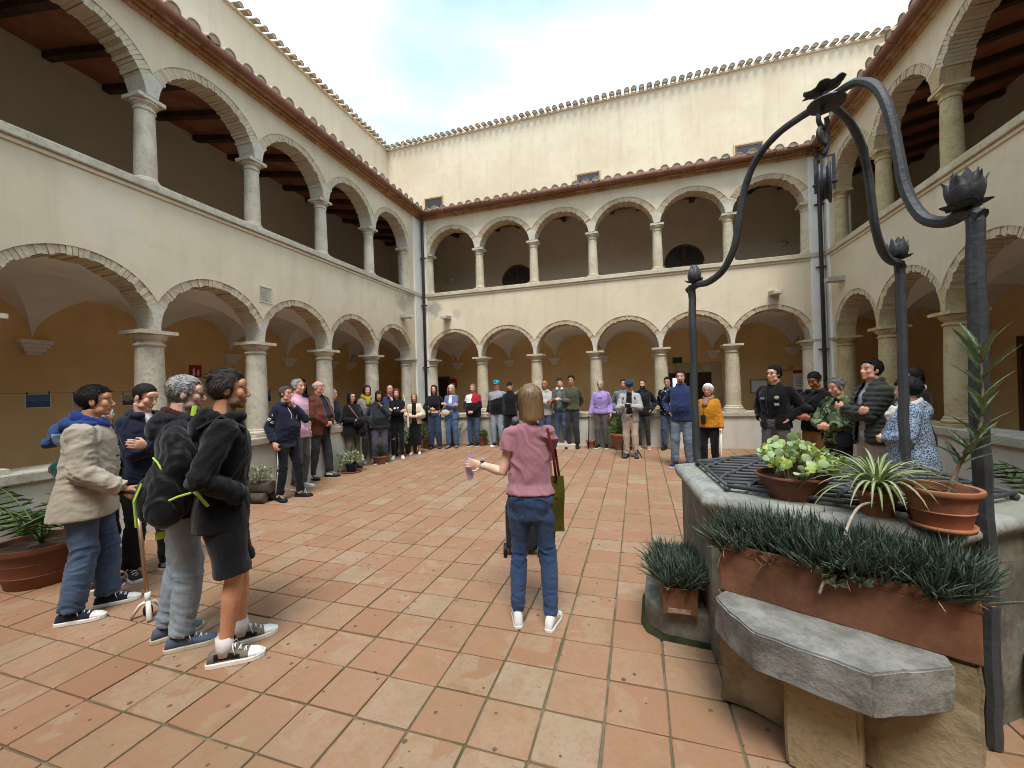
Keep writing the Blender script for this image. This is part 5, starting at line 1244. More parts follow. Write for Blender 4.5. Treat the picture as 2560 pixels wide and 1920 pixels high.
    # ---- tops
    for li, tp in enumerate(tops):
        if len(tops) > 1 and li == 0: tp = dict(tp, sleeve=0, wr=.004, th=.006)      # a shirt under a jacket stays close to the body
        t = dict(hem=.93, th=.016, sleeve=1.0, mat=None, name='shirt', flare=0.0, open=None, hood=False, collar=0, neck=1.485, paint=None, mats=None, sl_r=1.0, wr=.016, hoodmat=None, tail=None, puff=0); t.update(tp); mb = MB(); th = t['th']
        ringloft(mb, t['hem'], t['neck'], th*.75, 1.0, t['flare'], t.get('fn'))
        for sd in (1, -1):
            S, E, W = sh[sd], el[sd], wr[sd]; q = t['sleeve']; k = t['sl_r']
            r0, r1, r2 = (.046*gl+th*.8)*k**.5, (.040*gl+th*.75)*k, (.031+th*.65)*k
            if q > 0: mb.ball(S, [(.044*gl+th*.75)*s]*3, 14, 10)
            if q > .5: mb.ball(E, [r1*1.0*s]*3, 12, 8)
            if q > .99: limb(mb, [lerp(S, V((0, S.y, S.z)), .25), S, lerp(S, E, .35), lerp(S, E, .8), E, lerp(E, W, .35), lerp(E, W, .8), lerp(E, W, min(1.02, q-.03))], [r0*.95, r0, (r0+r1)/2, r1, r1*.98, (r1+r2)/2*1.03, r2*1.02, r2*.95], 16)
            elif q > .5: e_ = (q-.5)*2; limb(mb, [lerp(S, V((0, S.y, S.z)), .25), S, lerp(S, E, .5), E, lerp(E, W, e_)], [r0*.95, r0, (r0+r1)/2, r1, (r1*(1-e_)+r2*e_)*1.03], 16)
            elif q > 0: limb(mb, [lerp(S, V((0, S.y, S.z)), .25), S, lerp(S, E, q)], [r0*.95, r0, r0*t.get('sl_end', 1.0)], 16)
        if t['hood']:      # hood lying on the back and round the neck
            for a in range(-4, 5):
                an = R_(a*33); mb.ball(T((.088*math.sin(an), -.03-.075*math.cos(an)+(.045 if abs(a) > 2 else 0), 1.475+(.012 if abs(a) < 2 else -.004))), [.044*s, .044*s, .036*s], 10, 8)
            if t['hood'] == 'big': mb.ball(T((0, -.130, 1.40)), (.115*s, .055*s, .085*s), 14, 10); mb.ball(T((0, -.115, 1.455)), (.105*s, .055*s, .045*s), 14, 10)
            else: mb.ball(T((0, -.125, 1.42)), (.115*s, .055*s, .085*s), 14, 10)
        if t['collar']:
            for a in range(12):
                an = 2*math.pi*a/12; mb.ball(T((.066*math.sin(an), -.018+.062*math.cos(an), 1.488-.018*math.cos(an)+t['collar']*.3)), [.022*s, .022*s, (.025+t['collar'])*s], 8, 6)
        if t['puff']:
            pass
        me = remesh(mb, vc*s, 2, .5)
        cen = [(el[1], .12*s), (el[-1], .12*s), (lerp(sh[1], el[1], .1), .1*s), (lerp(sh[-1], el[-1], .1), .1*s), (T((0, .08, 1.02)), .16*s), (wr[1], .1*s), (wr[-1], .1*s)]
        if t['puff']:
            P = mco(me); N = mno(me); setco(me, P+N*(np.abs(np.sin(P[:, 2]*t['puff']+.8*vnoise(P*6)))**.6*.016*s)[:, None])
        wrinkle(me, t['wr']*s, seed+li*5, cen, t.get('stretch', (9, 9, 19)), .3)
        C = fcent(me); iL = np.array(ln.inverted()); Q = C.copy()/s; up_ = Q[:, 2] > .95; Q[up_] = (Q[up_]-np.array([0, 0, .95])) @ iL.T+np.array([0, 0, .95])
        arm = np.zeros(len(C)); armt = np.zeros(len(C))          # +1 / -1 where the nearest bone is an arm, and position along it
        best = np.full(len(C), 1e9)
        for sd in (1, -1):
            for (a, b2, o0, o1) in ((sh[sd], el[sd], 0, .5), (el[sd], wr[sd], .5, 1)):
                A, Bv = np.array(a), np.array(b2); dv = Bv-A; tt = np.clip(((C-A) @ dv)/(dv @ dv), 0, 1); dist = np.linalg.norm(C-(A+tt[:, None]*dv), axis=1); near = (dist < best) & (dist < .085*s); best = np.where(near, dist, best); arm = np.where(near, sd, arm); armt = np.where(near, o0+(o1-o0)*tt, armt)
        mats = t['mats'] or [t['mat']]; idx = np.zeros(len(C), int)
        if t['paint']: idx = np.asarray(t['paint'](Q[:, 0], Q[:, 1], Q[:, 2], arm, armt), int)
        if t['open']:
            w0, w1 = t['open']; half = np.interp(Q[:, 2], [t['hem'], 1.44, 1.6], [w0, w1, w1]); cut = (np.abs(Q[:, 0]-t.get('open_x', 0)) < half) & (Q[:, 1] > .02) & (arm == 0) & (Q[:, 2] > t.get('open_from', 0)); idx[cut] = len(mats); mats = list(mats)+[mats[0]]
            finish(me, mats, idx); bmx = bmesh.new(); bmx.from_mesh(me); k = len(mats)-1; bmesh.ops.delete(bmx, geom=[f_ for f_ in bmx.faces if f_.material_index == k], context='FACES'); bmx.to_mesh(me); bmx.free()
        else: finish(me, mats, idx)
        go = link(t['name'], me, root)
        if t['open']: md = go.modifiers.new('solid', 'SOLIDIFY'); md.thickness = .005; md.offset = -1
        if t.get('drawstring'):
            for sd in (1, -1):
                e = MB(); e.tube([T((.045*sd, .092, 1.42)), T((.05*sd, .145+.05*bl, 1.32)), T((.047*sd, .15+.05*bl, 1.24))], .0035*s, 5); e.build('drawstring', t['drawstring'], go)
    if scarf:
        mb = MB(); big = scarf.get('r', .042)
        for k in range(16):
            an = 2*math.pi*k/16; mb.ball(T((.078*math.sin(an), -.012+.078*math.cos(an), 1.485-.035*math.cos(an))), [big*s, big*s, big*1.15*s], 10, 8)
        if scarf.get('drop'): mb.tube([T((.02, .10, 1.44)), T((.03, .145, 1.36)), T((.04, .15, 1.36-scarf['drop']))], [.05*s, .055*s, .045*s], 12)
        me = remesh(mb, vc*s, 2); wrinkle(me, .014*s, seed, [(T((0, .05, 1.45)), .3)], (12, 12, 26), .8); finish(me, [scarf['mat']]); link('scarf', me, root)
    # ---- shoes
    if shoes:
        sk = dict(upper=M_BLACK_RUB, sole=M_BLACK_RUB, toe=None, laces=None, high=0, size=1.0, stripe=None); sk.update(shoes)
        for sd in (1, -1): make_shoe(root, ank[sd], toe[sd], s*sk['size']*(.92 if fem else 1), sk, detail)
    if socks:
        for sd in (1, -1):
            e = MB(); a_ = ank[sd]; e.tube([a_+V((0, 0, -.03*s)), a_+V((0, 0, .02*s)), a_+V((0, -.003, .075*s))], [.047*s, .046*s, .046*s], 16); e.build('sock', socks, root, smooth=True)
    K.root = root; K.T = T; K.HT = HT; K.hm = hm; K.hs = hs; K.hd = hd; K.mw = Matrix.Translation(root.location) @ Matrix.Rotation(-R_(heading), 4, 'Z')
    if extras: extras(K)
    return K
def hnd(mb, W, d, sd, s, curl, palm):
    """hand: palm, four fingers of different length, thumb; d points along the hand, palm faces `palm`"""
    d = d.normalized(); n = palm-d*palm.dot(d); n = n.normalized() if n.length > 1e-4 else d.orthogonal().normalized(); x = d.cross(n)*(1 if sd > 0 else -1)
    P = lambda a, b, c: W+(x*a+n*b+d*c)*s
    mb.tube([P(0, 0, -.01), P(.002, 0, .03), P(.002, .002, .065), P(.0, .004, .092)], [(.024*s, .019*s), (.036*s, .0165*s), (.042*s, .016*s), (.038*s, .012*s)], 12, up=x)
    for i, (fx, L, r) in enumerate(((-.031, .060, .0082), (-.0105, .074, .0088), (.0105, .080, .0090), (.031, .072, .0088))):
        a = 0.15*curl; p = P(fx, .004, .085); pts = [p]; aa = 0
        for q, fr_ in enumerate((.45, .32, .23)):
            aa += curl*(.75 if q == 0 else .8)+i*.03; p = p+(d*math.cos(aa)+n*math.sin(aa)+x*(fx*1.6*(1-curl*.6)))*(L*fr_*s); pts.append(p)
        mb.tube(pts, [r*s, r*s, r*.92*s, r*.75*s], 8)
    t0 = P(.030, .004, .022); t1 = P(.056, .014+.01*curl, .050); t2 = P(.060-.02*curl, .022+.022*curl, .082)
    mb.tube([t0, t1, t2], [.0125*s, .0105*s, .0085*s], 8)
def make_hair(root, hair, HT, hm, hs, detail, seed, fem):
    kind, col = hair[0], hair[1]
    if kind in (None, 'bald'): return
    mt = hair[3] if len(hair) > 3 else hairmat('hair_'+col, col); mb = MB(); rng = np.random.default_rng(int(seed*31) % 9973)
    strands = lambda: 0
    def shellpt(a, e, off): # a: azimuth from the front (0 = face), e: elevation
        return Vector((math.sin(a)*math.cos(e)*(.078+off), -.014+math.cos(a)*math.cos(e)*(.097+off), .036+math.sin(e)*(.088+off)))
    thick = {'short': .009, 'buzz': .006, 'curly': .012, 'swept': .017, 'sides': .010, 'long': .014, 'bob': .016, 'bun': .012, 'wavy': .018, 'puffy': .028, 'thin': .006}.get(kind, .012)
    def hline(aa, z):
        line = .076-.010*math.cos(aa*3.2) if aa < .75 else (.083-.050*(aa-.75)/.5 if aa < 1.25 else (.033-.10*(aa-1.25)/.4 if aa < 1.65 else -.078))
        if 1.15 < aa < 1.42: line = min(line, -.018)
        if kind in ('bob', 'long', 'wavy', 'puffy') and aa > .5: line -= .018
        if len(hair) > 2 and hair[2] == 'fringe' and aa < .85: line -= .030
        return line
    # cap over the skull
    nA, nE = 40, 18; V_ = []; F = []; keep = np.zeros((nE, nA), bool)
    for j in range(nE+1):
        e = -0.95+(math.pi/2+.95)*j/nE
        for k in range(nA):
            a = 2*math.pi*k/nA-math.pi; n = mnoise.noise(Vector((math.sin(a)*3, math.cos(a)*3, e*3+seed)))*.35+mnoise.noise(Vector((math.sin(a)*9, math.cos(a)*9, e*5+seed)))*.35
            c0 = shellpt(a, e, 0); a0 = abs(a); l0 = hline(a0, c0.z); tp = max(.0, min(1, (c0.z-l0)/(.030 if a0 < 1.3 else .02))); tp = tp*tp*(3-2*tp)
            vol = .38+.62*max(0, min(1, (e+.1)/.9)) if kind in ('short', 'swept', 'thin', 'sides', 'curly', 'buzz') else 1
            V_.append(tuple(HT(shellpt(a, e, .0015+thick*vol*(1+n)*tp))))
            if j < nE:
                c = shellpt(a+math.pi/nA, e+.07, 0); aa = abs(a+math.pi/nA); ok = True
                line = hline(aa, c.z)-.004
                if kind == 'sides': ok = c.z > line and (c.z < .075 and aa > 1.25)
                elif kind == 'thin': ok = c.z > line+.008
                else: ok = c.z > line
                keep[j, k] = ok
    for j in range(nE):
        for k in range(nA):
            if keep[j, k]: F.append((j*nA+k, j*nA+(k+1) % nA, (j+1)*nA+(k+1) % nA, (j+1)*nA+k))
    mb.add(V_, F)
    def ribbon(pts, w, nrm):
        vs = []
        for i, p in enumerate(pts):
            t = (pts[min(i+1, len(pts)-1)]-pts[max(i-1, 0)]).normalized(); sd = t.cross(nrm(p)).normalized() if t.cross(nrm(p)).length > 1e-5 else t.orthogonal(); ww = w*(1-.6*(i/(len(pts)-1))**2)
            vs += [tuple(HT(p-sd*ww)), tuple(HT(p+sd*ww))]
        mb.add(vs, [(2*i, 2*i+1, 2*i+3, 2*i+2) for i in range(len(pts)-1)])
    ctr = Vector((0, -.014, .03)); nr = lambda p: (p-ctr).normalized()
    if kind in ('short', 'swept', 'thin', 'sides', 'buzz') and detail and kind != 'buzz':
        N = 1700 if detail == 2 else 520
        for _ in range(N):
            a = rng.uniform(-math.pi, math.pi); e = rng.uniform(-.75, 1.5); c = shellpt(a, e, 0); aa = abs(a)
            line = hline(aa, c.z)+.002
            if c.z < line or (kind == 'sides' and (c.z > .07 or aa < 1.2)): continue
            off = thick*rng.uniform(.45, 1.0)*(.38+.62*max(0, min(1, (e+.1)/.9))); L = rng.uniform(.016, .034)*(1.6 if kind == 'swept' else 1); fl = Vector((rng.uniform(-.5, .5), .75 if c.z > .07 and kind != 'swept' else -.6, -1.0 if c.z < .07 else .25)); p = shellpt(a, e, off); n = nr(p); fl = (fl-n*fl.dot(n)*.85).normalized()
            ribbon([p, p+fl*L*.5+n*rng.uniform(.003, .009), p+fl*L+n*rng.uniform(.0, .009)], .0024 if detail == 2 else .0045, nr)
    if kind in ('curly', 'puffy', 'wavy'):
        N = {2: 420, 1: 220, 0: 120}[detail]
        for _ in range(N):
            a = rng.uniform(-math.pi, math.pi); e = rng.uniform(-.8, 1.5); c = shellpt(a, e, 0); aa = abs(a); line = .07 if aa < .85 else (.02 if aa < 1.3 else -.08)
            if c.z < line: continue
            p = shellpt(a, e, thick*.6*(.5+.5*max(0, min(1, (e+.1)/.9)))); r = rng.uniform(.008, .015)*(1.3 if kind == 'puffy' else 1); n = nr(p); t1 = n.orthogonal().normalized(); t2 = n.cross(t1); ph = rng.uniform(0, 6.28)
            ribbon([p+t1*r*math.cos(ph+q)+t2*r*math.sin(ph+q)+n*(.002*q) for q in np.linspace(0, 4.2, 7)], .0055, nr)
    if kind in ('long', 'bob', 'wavy'):
        Lz = hair[2] if len(hair) > 2 and not isinstance(hair[2], str) else {'long': -.30, 'bob': -.155, 'wavy': -.20}[kind]
        N = {2: 2200, 1: 320, 0: 200}[detail]; wd = {2: .0022, 1: .008, 0: .010}[detail]; amp = .012 if kind == 'wavy' else .004
        for _ in range(N):
            a = rng.uniform(.85 if kind != 'bob' else .75, 2*math.pi-.85); a = a if a < math.pi else a-2*math.pi; e0 = rng.uniform(.35, 1.5); off = thick*rng.uniform(.35, 1.2); pts = []
            for q in range(5):
                e = e0+(0-e0)*q/4; pts.append(shellpt(a, e, off))
            z1 = Lz+rng.uniform(-.02, .02)+(.03 if abs(a) < 1.3 else 0); x_, y_ = pts[-1].x, pts[-1].y; ph = rng.uniform(0, 6)
            for q in range(1, 8):
                t = q/7; z = .036+(z1-.036)*t; fl = 1-.06*t if kind != 'wavy' else 1+.12*t
                pts.append(Vector((x_*fl+amp*math.sin(ph+t*7), (y_-(.0 if y_ > -.03 else .0))*fl+amp*math.cos(ph+t*6)-.015*t*(1 if abs(a) > 1.6 else 0), z)))
            ribbon(pts, wd, nr)
    me = mb.mesh('hair', mt, True); o = link('hair', me, root)
    return o
def make_hat(root, hat, HT, hm, hs):
    kind, m1 = hat[0], hat[1]; mb = MB(); n = 24
    def ringv(rx, ry, z, cy=-.012): return [tuple(HT((rx*math.cos(2*math.pi*k/n), cy+ry*math.sin(2*math.pi*k/n), z))) for k in range(n)]
    if kind == 'cap': rs = [(.084, .104, .045), (.085, .104, .075), (.078, .096, .105), (.055, .068, .126), (.02, .025, .134)]
    elif kind == 'beanie': rs = [(.085, .104, .022), (.088, .106, .05), (.084, .10, .09), (.066, .08, .122), (.03, .036, .137)]
    else: rs = [(.086, .104, .045), (.096, .114, .062), (.103, .120, .085), (.092, .105, .112), (.06, .07, .126), (.02, .025, .128)]
    vs = [p for r in rs for p in ringv(*r)]; m_ = len(rs); mb.add(vs, [(j*n+k, j*n+(k+1) % n, (j+1)*n+(k+1) % n, (j+1)*n+k) for j in range(m_-1) for k in range(n)]+[tuple(range((m_-1)*n, m_*n))])
    o = mb.build('hat', m1, root, smooth=True)
    if kind in ('cap', 'flat'):
        e = MB(); L = .075 if kind == 'cap' else .04; pts = []
        for k in range(9):
            a = math.pi*(.12+.76*k/8); pts.append((.084*math.cos(a), -.012+.104*math.sin(a)))
        up = [HT((x, y, .047)) for x, y in pts]+[HT((x*.9, y+L*math.sin(math.pi*(i+.6)/9.2), .04-.012)) for i, (x, y) in reversed(list(enumerate(pts)))]; e.prism([tuple(p) for p in up], [tuple(p+hm @ Vector((0, 0, .006))) for p in up]); e.build('hat_peak', hat[2] if len(hat) > 2 else m1, o)
        if len(hat) > 3:
            e = MB(); e.ball(HT((0, .088, .085)), (.022*hs, .008*hs, .022*hs), 12, 8, rot=hm); e.build('hat_badge', hat[3], o, smooth=True)
def make_shoe(root, ank, fa, s, sk, detail):
    """sole and upper lofted from outline sections along the foot"""
    rot = Matrix.Rotation(-R_(fa), 3, 'Z'); base = Vector((ank.x, ank.y, 0)); X = lambda x, y, z: base+rot @ Vector((x*s, y*s, z*s))
    sec = [(-.085, .022, .030), (-.075, .032, .075), (-.045, .037, .095), (0, .038, .100), (.04, .040, .088), (.08, .044, .068), (.12, .047, .058), (.155, .043, .050), (.18, .032, .040), (.193, .016, .028)]
    n = 16; vs = []; hi = sk['high']
    for (y, w, h) in sec:
        if hi and -.08 < y < .03: h += hi
        for k in range(n):
            a = 2*math.pi*k/n; c, d = math.cos(a), math.sin(a); zz = .018+(h-.018)*(.5+.5*math.copysign(abs(d)**.75, d)); ww = w*math.copysign(abs(c)**.7, c)*(1 if d < 0 else 1-.30*max(0, d)**2)
            vs.append(tuple(X(ww, y, zz)))
    m_ = len(sec); mb = MB(); F = [(j*n+k, j*n+(k+1) % n, (j+1)*n+(k+1) % n, (j+1)*n+k) for j in range(m_-1) for k in range(n)]+[tuple(range(n))[::-1], tuple(range((m_-1)*n, m_*n))]
    mats = [sk['upper'], sk['toe'] or sk['upper'], sk['stripe'] or sk['upper']]; mi = []
    for j in range(m_-1):
        for k in range(n):
            q = 0
            if sk['toe'] and j >= 6: q = 1
            if sk['stripe'] and j in (2, 3, 4) and (k in (0, 15, 7, 8)): q = 2
            mi.append(q)
    mb.add(vs, F); mb.m = mi+[0, 1]; o = mb.build('shoe', mats, root, smooth=True)
    out = []; sm = [(-.092, .018), (-.085, .032), (-.05, .041), (0, .041), (.05, .046), (.10, .051), (.14, .049), (.175, .038), (.198, .018)]
    right = [(w, y) for y, w in sm]; left = [(-w, y) for y, w in reversed(sm)]; poly = right+left
    e = MB(); e.prism([tuple(X(x, y, 0)) for x, y in poly], [tuple(X(x*.99, y, .027 if y < .15 else .032)) for x, y in poly]); so = e.build('sole', sk['sole'], o); bevel(so, .004, 1)
    if sk['laces'] and detail:
        e = MB()
        for q in range(4):
            y = .045+.026*q; z = .098-.014*q; w = .022
            e.tube([X(-w, y, z-.012), X(0, y+.006, z+.001), X(w, y+.012, z-.012)], .0034*s, 5); e.tube([X(w, y, z-.012), X(0, y+.006, z+.002), X(-w, y+.012, z-.012)], .0034*s, 5)
        for sd in (1, -1): e.tube([X(0, .04, .105), X(.03*sd, .045, .108), X(.045*sd, .05, .09), X(.05*sd, .06, .06)], .003*s, 5)
        e.build('laces', sk['laces'], o, smooth=True)
# ================================================================== the people
def place(fx, fy, hx, hy, ymax=9.66):
    """feet and crown pixels (2212 wide view) -> position and height"""
    x, y = unproj(fx, fy)
    if y > ymax: x, y = x*ymax/y, ymax
    z0 = fz(x, y); d = Vector((x, y, z0-CAMZ)); dep = d.dot(AX_F); k = 2560/2212
    r = AX_R*((hx*k-1280)/FPX)-AX_U*((hy*k-960)/FPX)+AX_F; t = dep/r.dot(AX_F)
    return (x, y), CAMZ+r.z*t-z0
C_ = lambda n, h, **k: cloth(n, h, **k)
NAVY, BLK, CHAR, WHT = C_('navy_cloth', '1b2032'), C_('black_cloth', '131316'), C_('charcoal_cloth', '2c2d31'), C_('white_cloth', 'd9d6d0')
BEIGE, CREAM, GREYC, LGREY = C_('beige_canvas', 'a49a89', var=.1), C_('cream_knit', 'cfc0a4'), C_('grey_fleece', '6d7078'), C_('light_grey_fleece', 'a9a8a6')
J_DARK, J_MID, J_LIGHT = denim('denim_dark', (.030, .046, .088), (.058, .083, .14)), denim('denim_mid', (.048, .075, .135), (.095, .14, .215)), denim('denim_light', (.22, .27, .32), (.36, .41, .45))
J_BLK = denim('denim_black', (.030, .031, .034), (.060, .060, .064)); J_GREY = denim('denim_grey', (.085, .082, .080), (.14, .135, .13))
SH_BLK = dict(upper=M('black_shoe', '151518', .6, .2, 20, .1), sole=M_BLACK_RUB); SH_BW = dict(upper=M('black_shoe', '151518'), sole=M_WHITE_RUB, laces=M_WHITE_RUB); SH_WH = dict(upper=M('white_shoe', 'cfcdc9', .6, .1, 20, .1), sole=M_WHITE_RUB, laces=M_WHITE_RUB)
SH_BR = dict(upper=M('brown_shoe', '463a32', .6), sole=M_BLACK_RUB)
def world_tool(name, K, label, cat):
    o = link(name, None); o.matrix_world = K.mw; o.empty_display_size = .1; return tag(o, label, cat)

# ---------- foreground, left
def beige_extra(K):
    T, s = K.T, K.s
    b = MB(); hood = [(0, -.10, 1.47), (0, -.16, 1.44), (0, -.21, 1.37)]
    b.ball(T((0, -.10, 1.45)), (.13*s, .075*s, .06*s), 16, 10); b.ball(T((0, -.165, 1.37)), (.12*s, .06*s, .085*s), 16, 10); b.ball(T((0, -.21, 1.315)), (.09*s, .05*s, .05*s), 16, 10); b.ball(T((.09, -.02, 1.455)), (.055*s, .09*s, .045*s), 12, 8); b.ball(T((-.09, -.02, 1.455)), (.055*s, .09*s, .045*s), 12, 8)
    me = remesh(b, .009, 2); wrinkle(me, .014, 3, [(T((0, -.1, 1.4)), .3)], (9, 9, 14), .6); C = fcent(me)/s; finish(me, [C_('blue_hood', '27406f'), C_('pale_blue_trim', '8fa9c0')], (C[:, 2] < 1.40) & (C[:, 1] > -.135)); link('hood', me, K.root)
    for q in range(4):
        e = MB(); e.ball(T((.0, .168, 1.30-.09*q)), .009*s, 8, 6); e.build('snap_button', M_BLACK_RUB, K.root)
p, h = place(190, 1325, 212, 833)
KB = person('man in beige jacket with blue hood leaning on a copper coloured cane', p, h, heading=44, lean=.085, head=(-4, -2, 0), R='cane', L='down', skin='tan', hair=('short', '1c1815'), detail=2, belly=.35,
    feet=((.12, -.03, 6), (-.09, .11, -4)), curl=(1.25, .5), handdir=((.0, .6, -.6), None),
    tops=[dict(name='jacket', mat=BEIGE, hem=.76, th=.042, flare=.035, sl_r=1.08, wr=.024, collar=.012)], bottom=dict(mat=J_MID, fit=1.25, wr=.02), shoes=dict(upper=NAVY, sole=M_WHITE_RUB, toe=M_WHITE_RUB, laces=M_WHITE_RUB),
    scarf=dict(mat=C_('royal_blue_scarf', '1d3278'), r=.036), extras=beige_extra)
cane = world_tool('walking_cane', KB, 'copper coloured walking cane with white tripod foot held by the man in beige', 'cane')
W = KB.wr[1]; top = W+Vector((.01, .075, -.075)); cx_, cy_ = unproj(320, 1333); ft = KB.mw.inverted() @ Vector((cx_, cy_, 0)); ft.z = 0
M_COPPER = M('copper_tube', (.36, .24, .15), .35, .15, 20, .05, 60, .5, .7)
mb = MB(); mb.tube([top, top.lerp(ft+Vector((0, 0, .12)), 1)], .0135, 10); mb.build('shaft', M_COPPER, cane, smooth=True)
mb = MB(); mb.tube([top+Vector((0, 0, -.03)), top+Vector((0, 0, .03)), top+Vector((0, -.035, .05)), top+Vector((0, -.10, .045))], .014, 10); mb.build('handle', M_BLACK_RUB, cane, smooth=True)
mb = MB(); mb.tube([top+Vector((0, .002, -.03)), top.lerp(ft, .12)], .0135, 10); mb.build('collar', M_WHITE_RUB, cane, smooth=True)
mb = MB(); hb = ft+Vector((0, 0, .15)); mb.tube([hb+Vector((0, 0, .03)), hb+Vector((0, 0, -.04))], .018, 10); mb.build('hub', M_WHITE_RUB, cane, smooth=True)
for a in (0.3, 2.4, 4.5):
    d = Vector((math.cos(a), math.sin(a), 0)); mb = MB(); mb.tube([hb+Vector((0, 0, -.03)), hb+d*.045+Vector((0, 0, -.055)), ft+d*.10+Vector((0, 0, .012))], [(.016, .012), (.016, .011), (.018, .011)], 8); mb.build('foot', M_WHITE_RUB, cane, smooth=True)
mb = MB(); mb.ball(ft+Vector((0, 0, .05)), (.03, .03, .045), 12, 8); mb.build('rubber_tip', M_BLACK_RUB, cane, smooth=True)
p, h = place(222, 1268, 165, 905)
KG = person('short white haired person in green jacket hugging the man in beige from behind', (p[0]-.02, p[1]+.02), 1.50, heading=40, fem=True, R=((.40, -.10, 1.10), (.2, -1, -.5)), L='down', skin='tan', hair=('puffy', 'cfc9c0'), detail=1, girth=1.05, curl=(.9, .5), handdir=((.55, .5, -.25), None),
    tops=[dict(name='jacket', mat=C_('bottle_green_fleece', '12332f'), hem=.80, th=.03, wr=.016)], bottom=dict(mat=J_DARK), shoes=dict(upper=M('maroon_shoe', '4a1a26', .7), sole=M_WHITE_RUB))
p, h = place(318, 1240, 320, 830)
person('young man in navy hoodie and black trousers with folded arms', p, h, heading=96, lean=.03, R='crossed_a', L='crossed_b', head=(-22, 18, 0), skin='light', hair=('buzz', '1a1512'), detail=2, feet=((.10, -.02, 8), (-.13, .10, -20)), eyes='down',
    tops=[dict(name='tshirt', mat=WHT, hem=1.0, th=.010, sleeve=.4), dict(name='hoodie', mat=NAVY, hem=.87, th=.024, hood=True, open=(.0, .035), open_from=1.33, wr=.018)], bottom=dict(mat=C_('black_cloth', '131316'), fit=1.1, wr=.018), shoes=dict(upper=M('black_canvas_shoe', '222427', .85), sole=M_WHITE_RUB, laces=M_WHITE_RUB, stripe=M_WHITE_RUB))
p, h = place(392, 1385, 398, 813)
person('grey haired man in glasses and black hooded jacket with light jeans', p, h, heading=38, lean=.06, R='crossed_a', L='crossed_b', head=(2, 3, 0), skin='light', hair=('curly', '8f8d8b'), beard=('stubble', '8f8a86'), glasses='y', detail=2, belly=.3, feet=((.10, .03, 8), (-.10, -.06, -8)),
    tops=[dict(name='jacket', mat=C_('black_padded', '17171b', rough=.7), hem=.84, th=.034, hood='big', collar=.012, wr=.018)], bottom=dict(mat=J_LIGHT, fit=1.15, wr=.018), shoes=dict(upper=M('slate_blue_shoe', '4b586c', .8), sole=M('cream_rubber', 'b9ad98', .7), laces=M_WHITE_RUB), scarf=dict(mat=C_('maroon_collar', '3c161b'), r=.022))
p, h = place(487, 1418, 508, 800)
BK = C_('black_jersey', '101013')
KS = person('bearded man in black hoodie and cargo shorts carrying a black backpack', p, h, heading=38, R=((.165, .10, 1.0), (.6, -1, 0)), L='pocket', handdir=((-.9, -.35, -.25), None), head=(6, 0, 0), skin='tan', hair=('swept', '3a3532'), beard=('stubble', '3a3330'), detail=2, feet=((.075, .02, 14), (-.105, .10, -2)), lean=.06,
    tops=[dict(name='hoodie', mat=BK, hem=.80, th=.030, hood='big', wr=.018, sl_r=1.05)], bottom=dict(mat=C_('black_twill', '161619'), kind='shorts', length=.93, wr=.016), socks=M('white_sock', 'cfc6c4', .9, .1, 20, .2),
    shoes=dict(upper=M('taupe_suede_shoe', '6f665b', .85), sole=M_WHITE_RUB, toe=M('white_leather', 'd6d6d3', .55), laces=M_WHITE_RUB, stripe=M_BLACK_RUB, size=1.06))
bp = world_tool('backpack', KS, 'large black backpack with lime green zips on the back of the man in shorts', 'backpack')
M_LIME_T = M('lime_webbing', (.38, .58, .06), .7, .1, 20, .1); M_PACK = C_('black_nylon', '0f1013', rough=.6)
T = KS.T; s = KS.s
mb = MB()
for (x, y, z, rx, ry, rz) in ((0, -.21, 1.20, .165, .085, .19), (0, -.25, 1.05, .175, .115, .20), (0, -.24, 1.33, .13, .06, .09), (.10, -.26, .97, .09, .09, .12), (-.10, -.26, .97, .09, .09, .12)): mb.ball(T((x, y, z)), (rx*s, ry*s, rz*s), 18, 12)
me = remesh(mb, .010, 2); wrinkle(me, .014, 11, [(T((0, -.25, 1.1)), .4)], (8, 8, 12), .5); finish(me, [M_PACK]); link('pack', me, bp)
mb = MB(); mb.ball(T((0, -.345, 1.0)), (.125*s, .055*s, .13*s), 16, 10); me = remesh(mb, .010, 2); finish(me, [M_PACK]); fp = link('front_pocket', me, bp)
for sd in (1, -1):
    mb = MB(); mb.tube([T((.10*sd, -.13, 1.40)), T((.115*sd, -.02, 1.475)), T((.12*sd, .10, 1.40)), T((.135*sd, .12, 1.25)), T((.16*sd, .04, 1.10)), T((.15*sd, -.12, 1.02))], [(.028*s, .010*s)]*6, 8, up=(1, 0, 0)); mb.build('shoulder_strap', M_PACK, bp, smooth=True)
    mb = MB(); mb.tube([T((.178*sd, -.16, 1.10)), T((.205*sd, -.10, 1.03)), T((.20*sd, -.06, .97))], [(.013*s, .003)]*3, 4, up=(0, 0, 1)); mb.build('lime_strap', M_LIME_T, bp)
    mb = MB(); mb.tube([T((.172*sd, -.27, 1.0)), T((.177*sd, -.20, 1.035)), T((.17*sd, -.14, 1.05))], .006*s, 6); mb.build('lime_zip', M_LIME_T, bp)
mb = MB(); mb.tube([T((-.03, -.16, 1.475)), T((-.025, -.155, 1.53)), T((.025, -.155, 1.53)), T((.03, -.16, 1.475))], [(.014*s, .005*s)]*4, 6, up=(0, 1, 0)); mb.build('grab_loop', M_LIME_T, bp)
mb = MB(); mb.tube([T((.10, -.36, 1.11)), T((.118, -.385, 1.02)), T((.105, -.375, .90))], .0055*s, 6); mb.build('lime_zip', M_LIME_T, bp)
mb = MB(); mb.tube([T((.05, -.325, 1.24)), T((.10, -.30, 1.22)), T((.14, -.27, 1.17))], .005*s, 6); mb.build('lime_zip', M_LIME_T, bp)
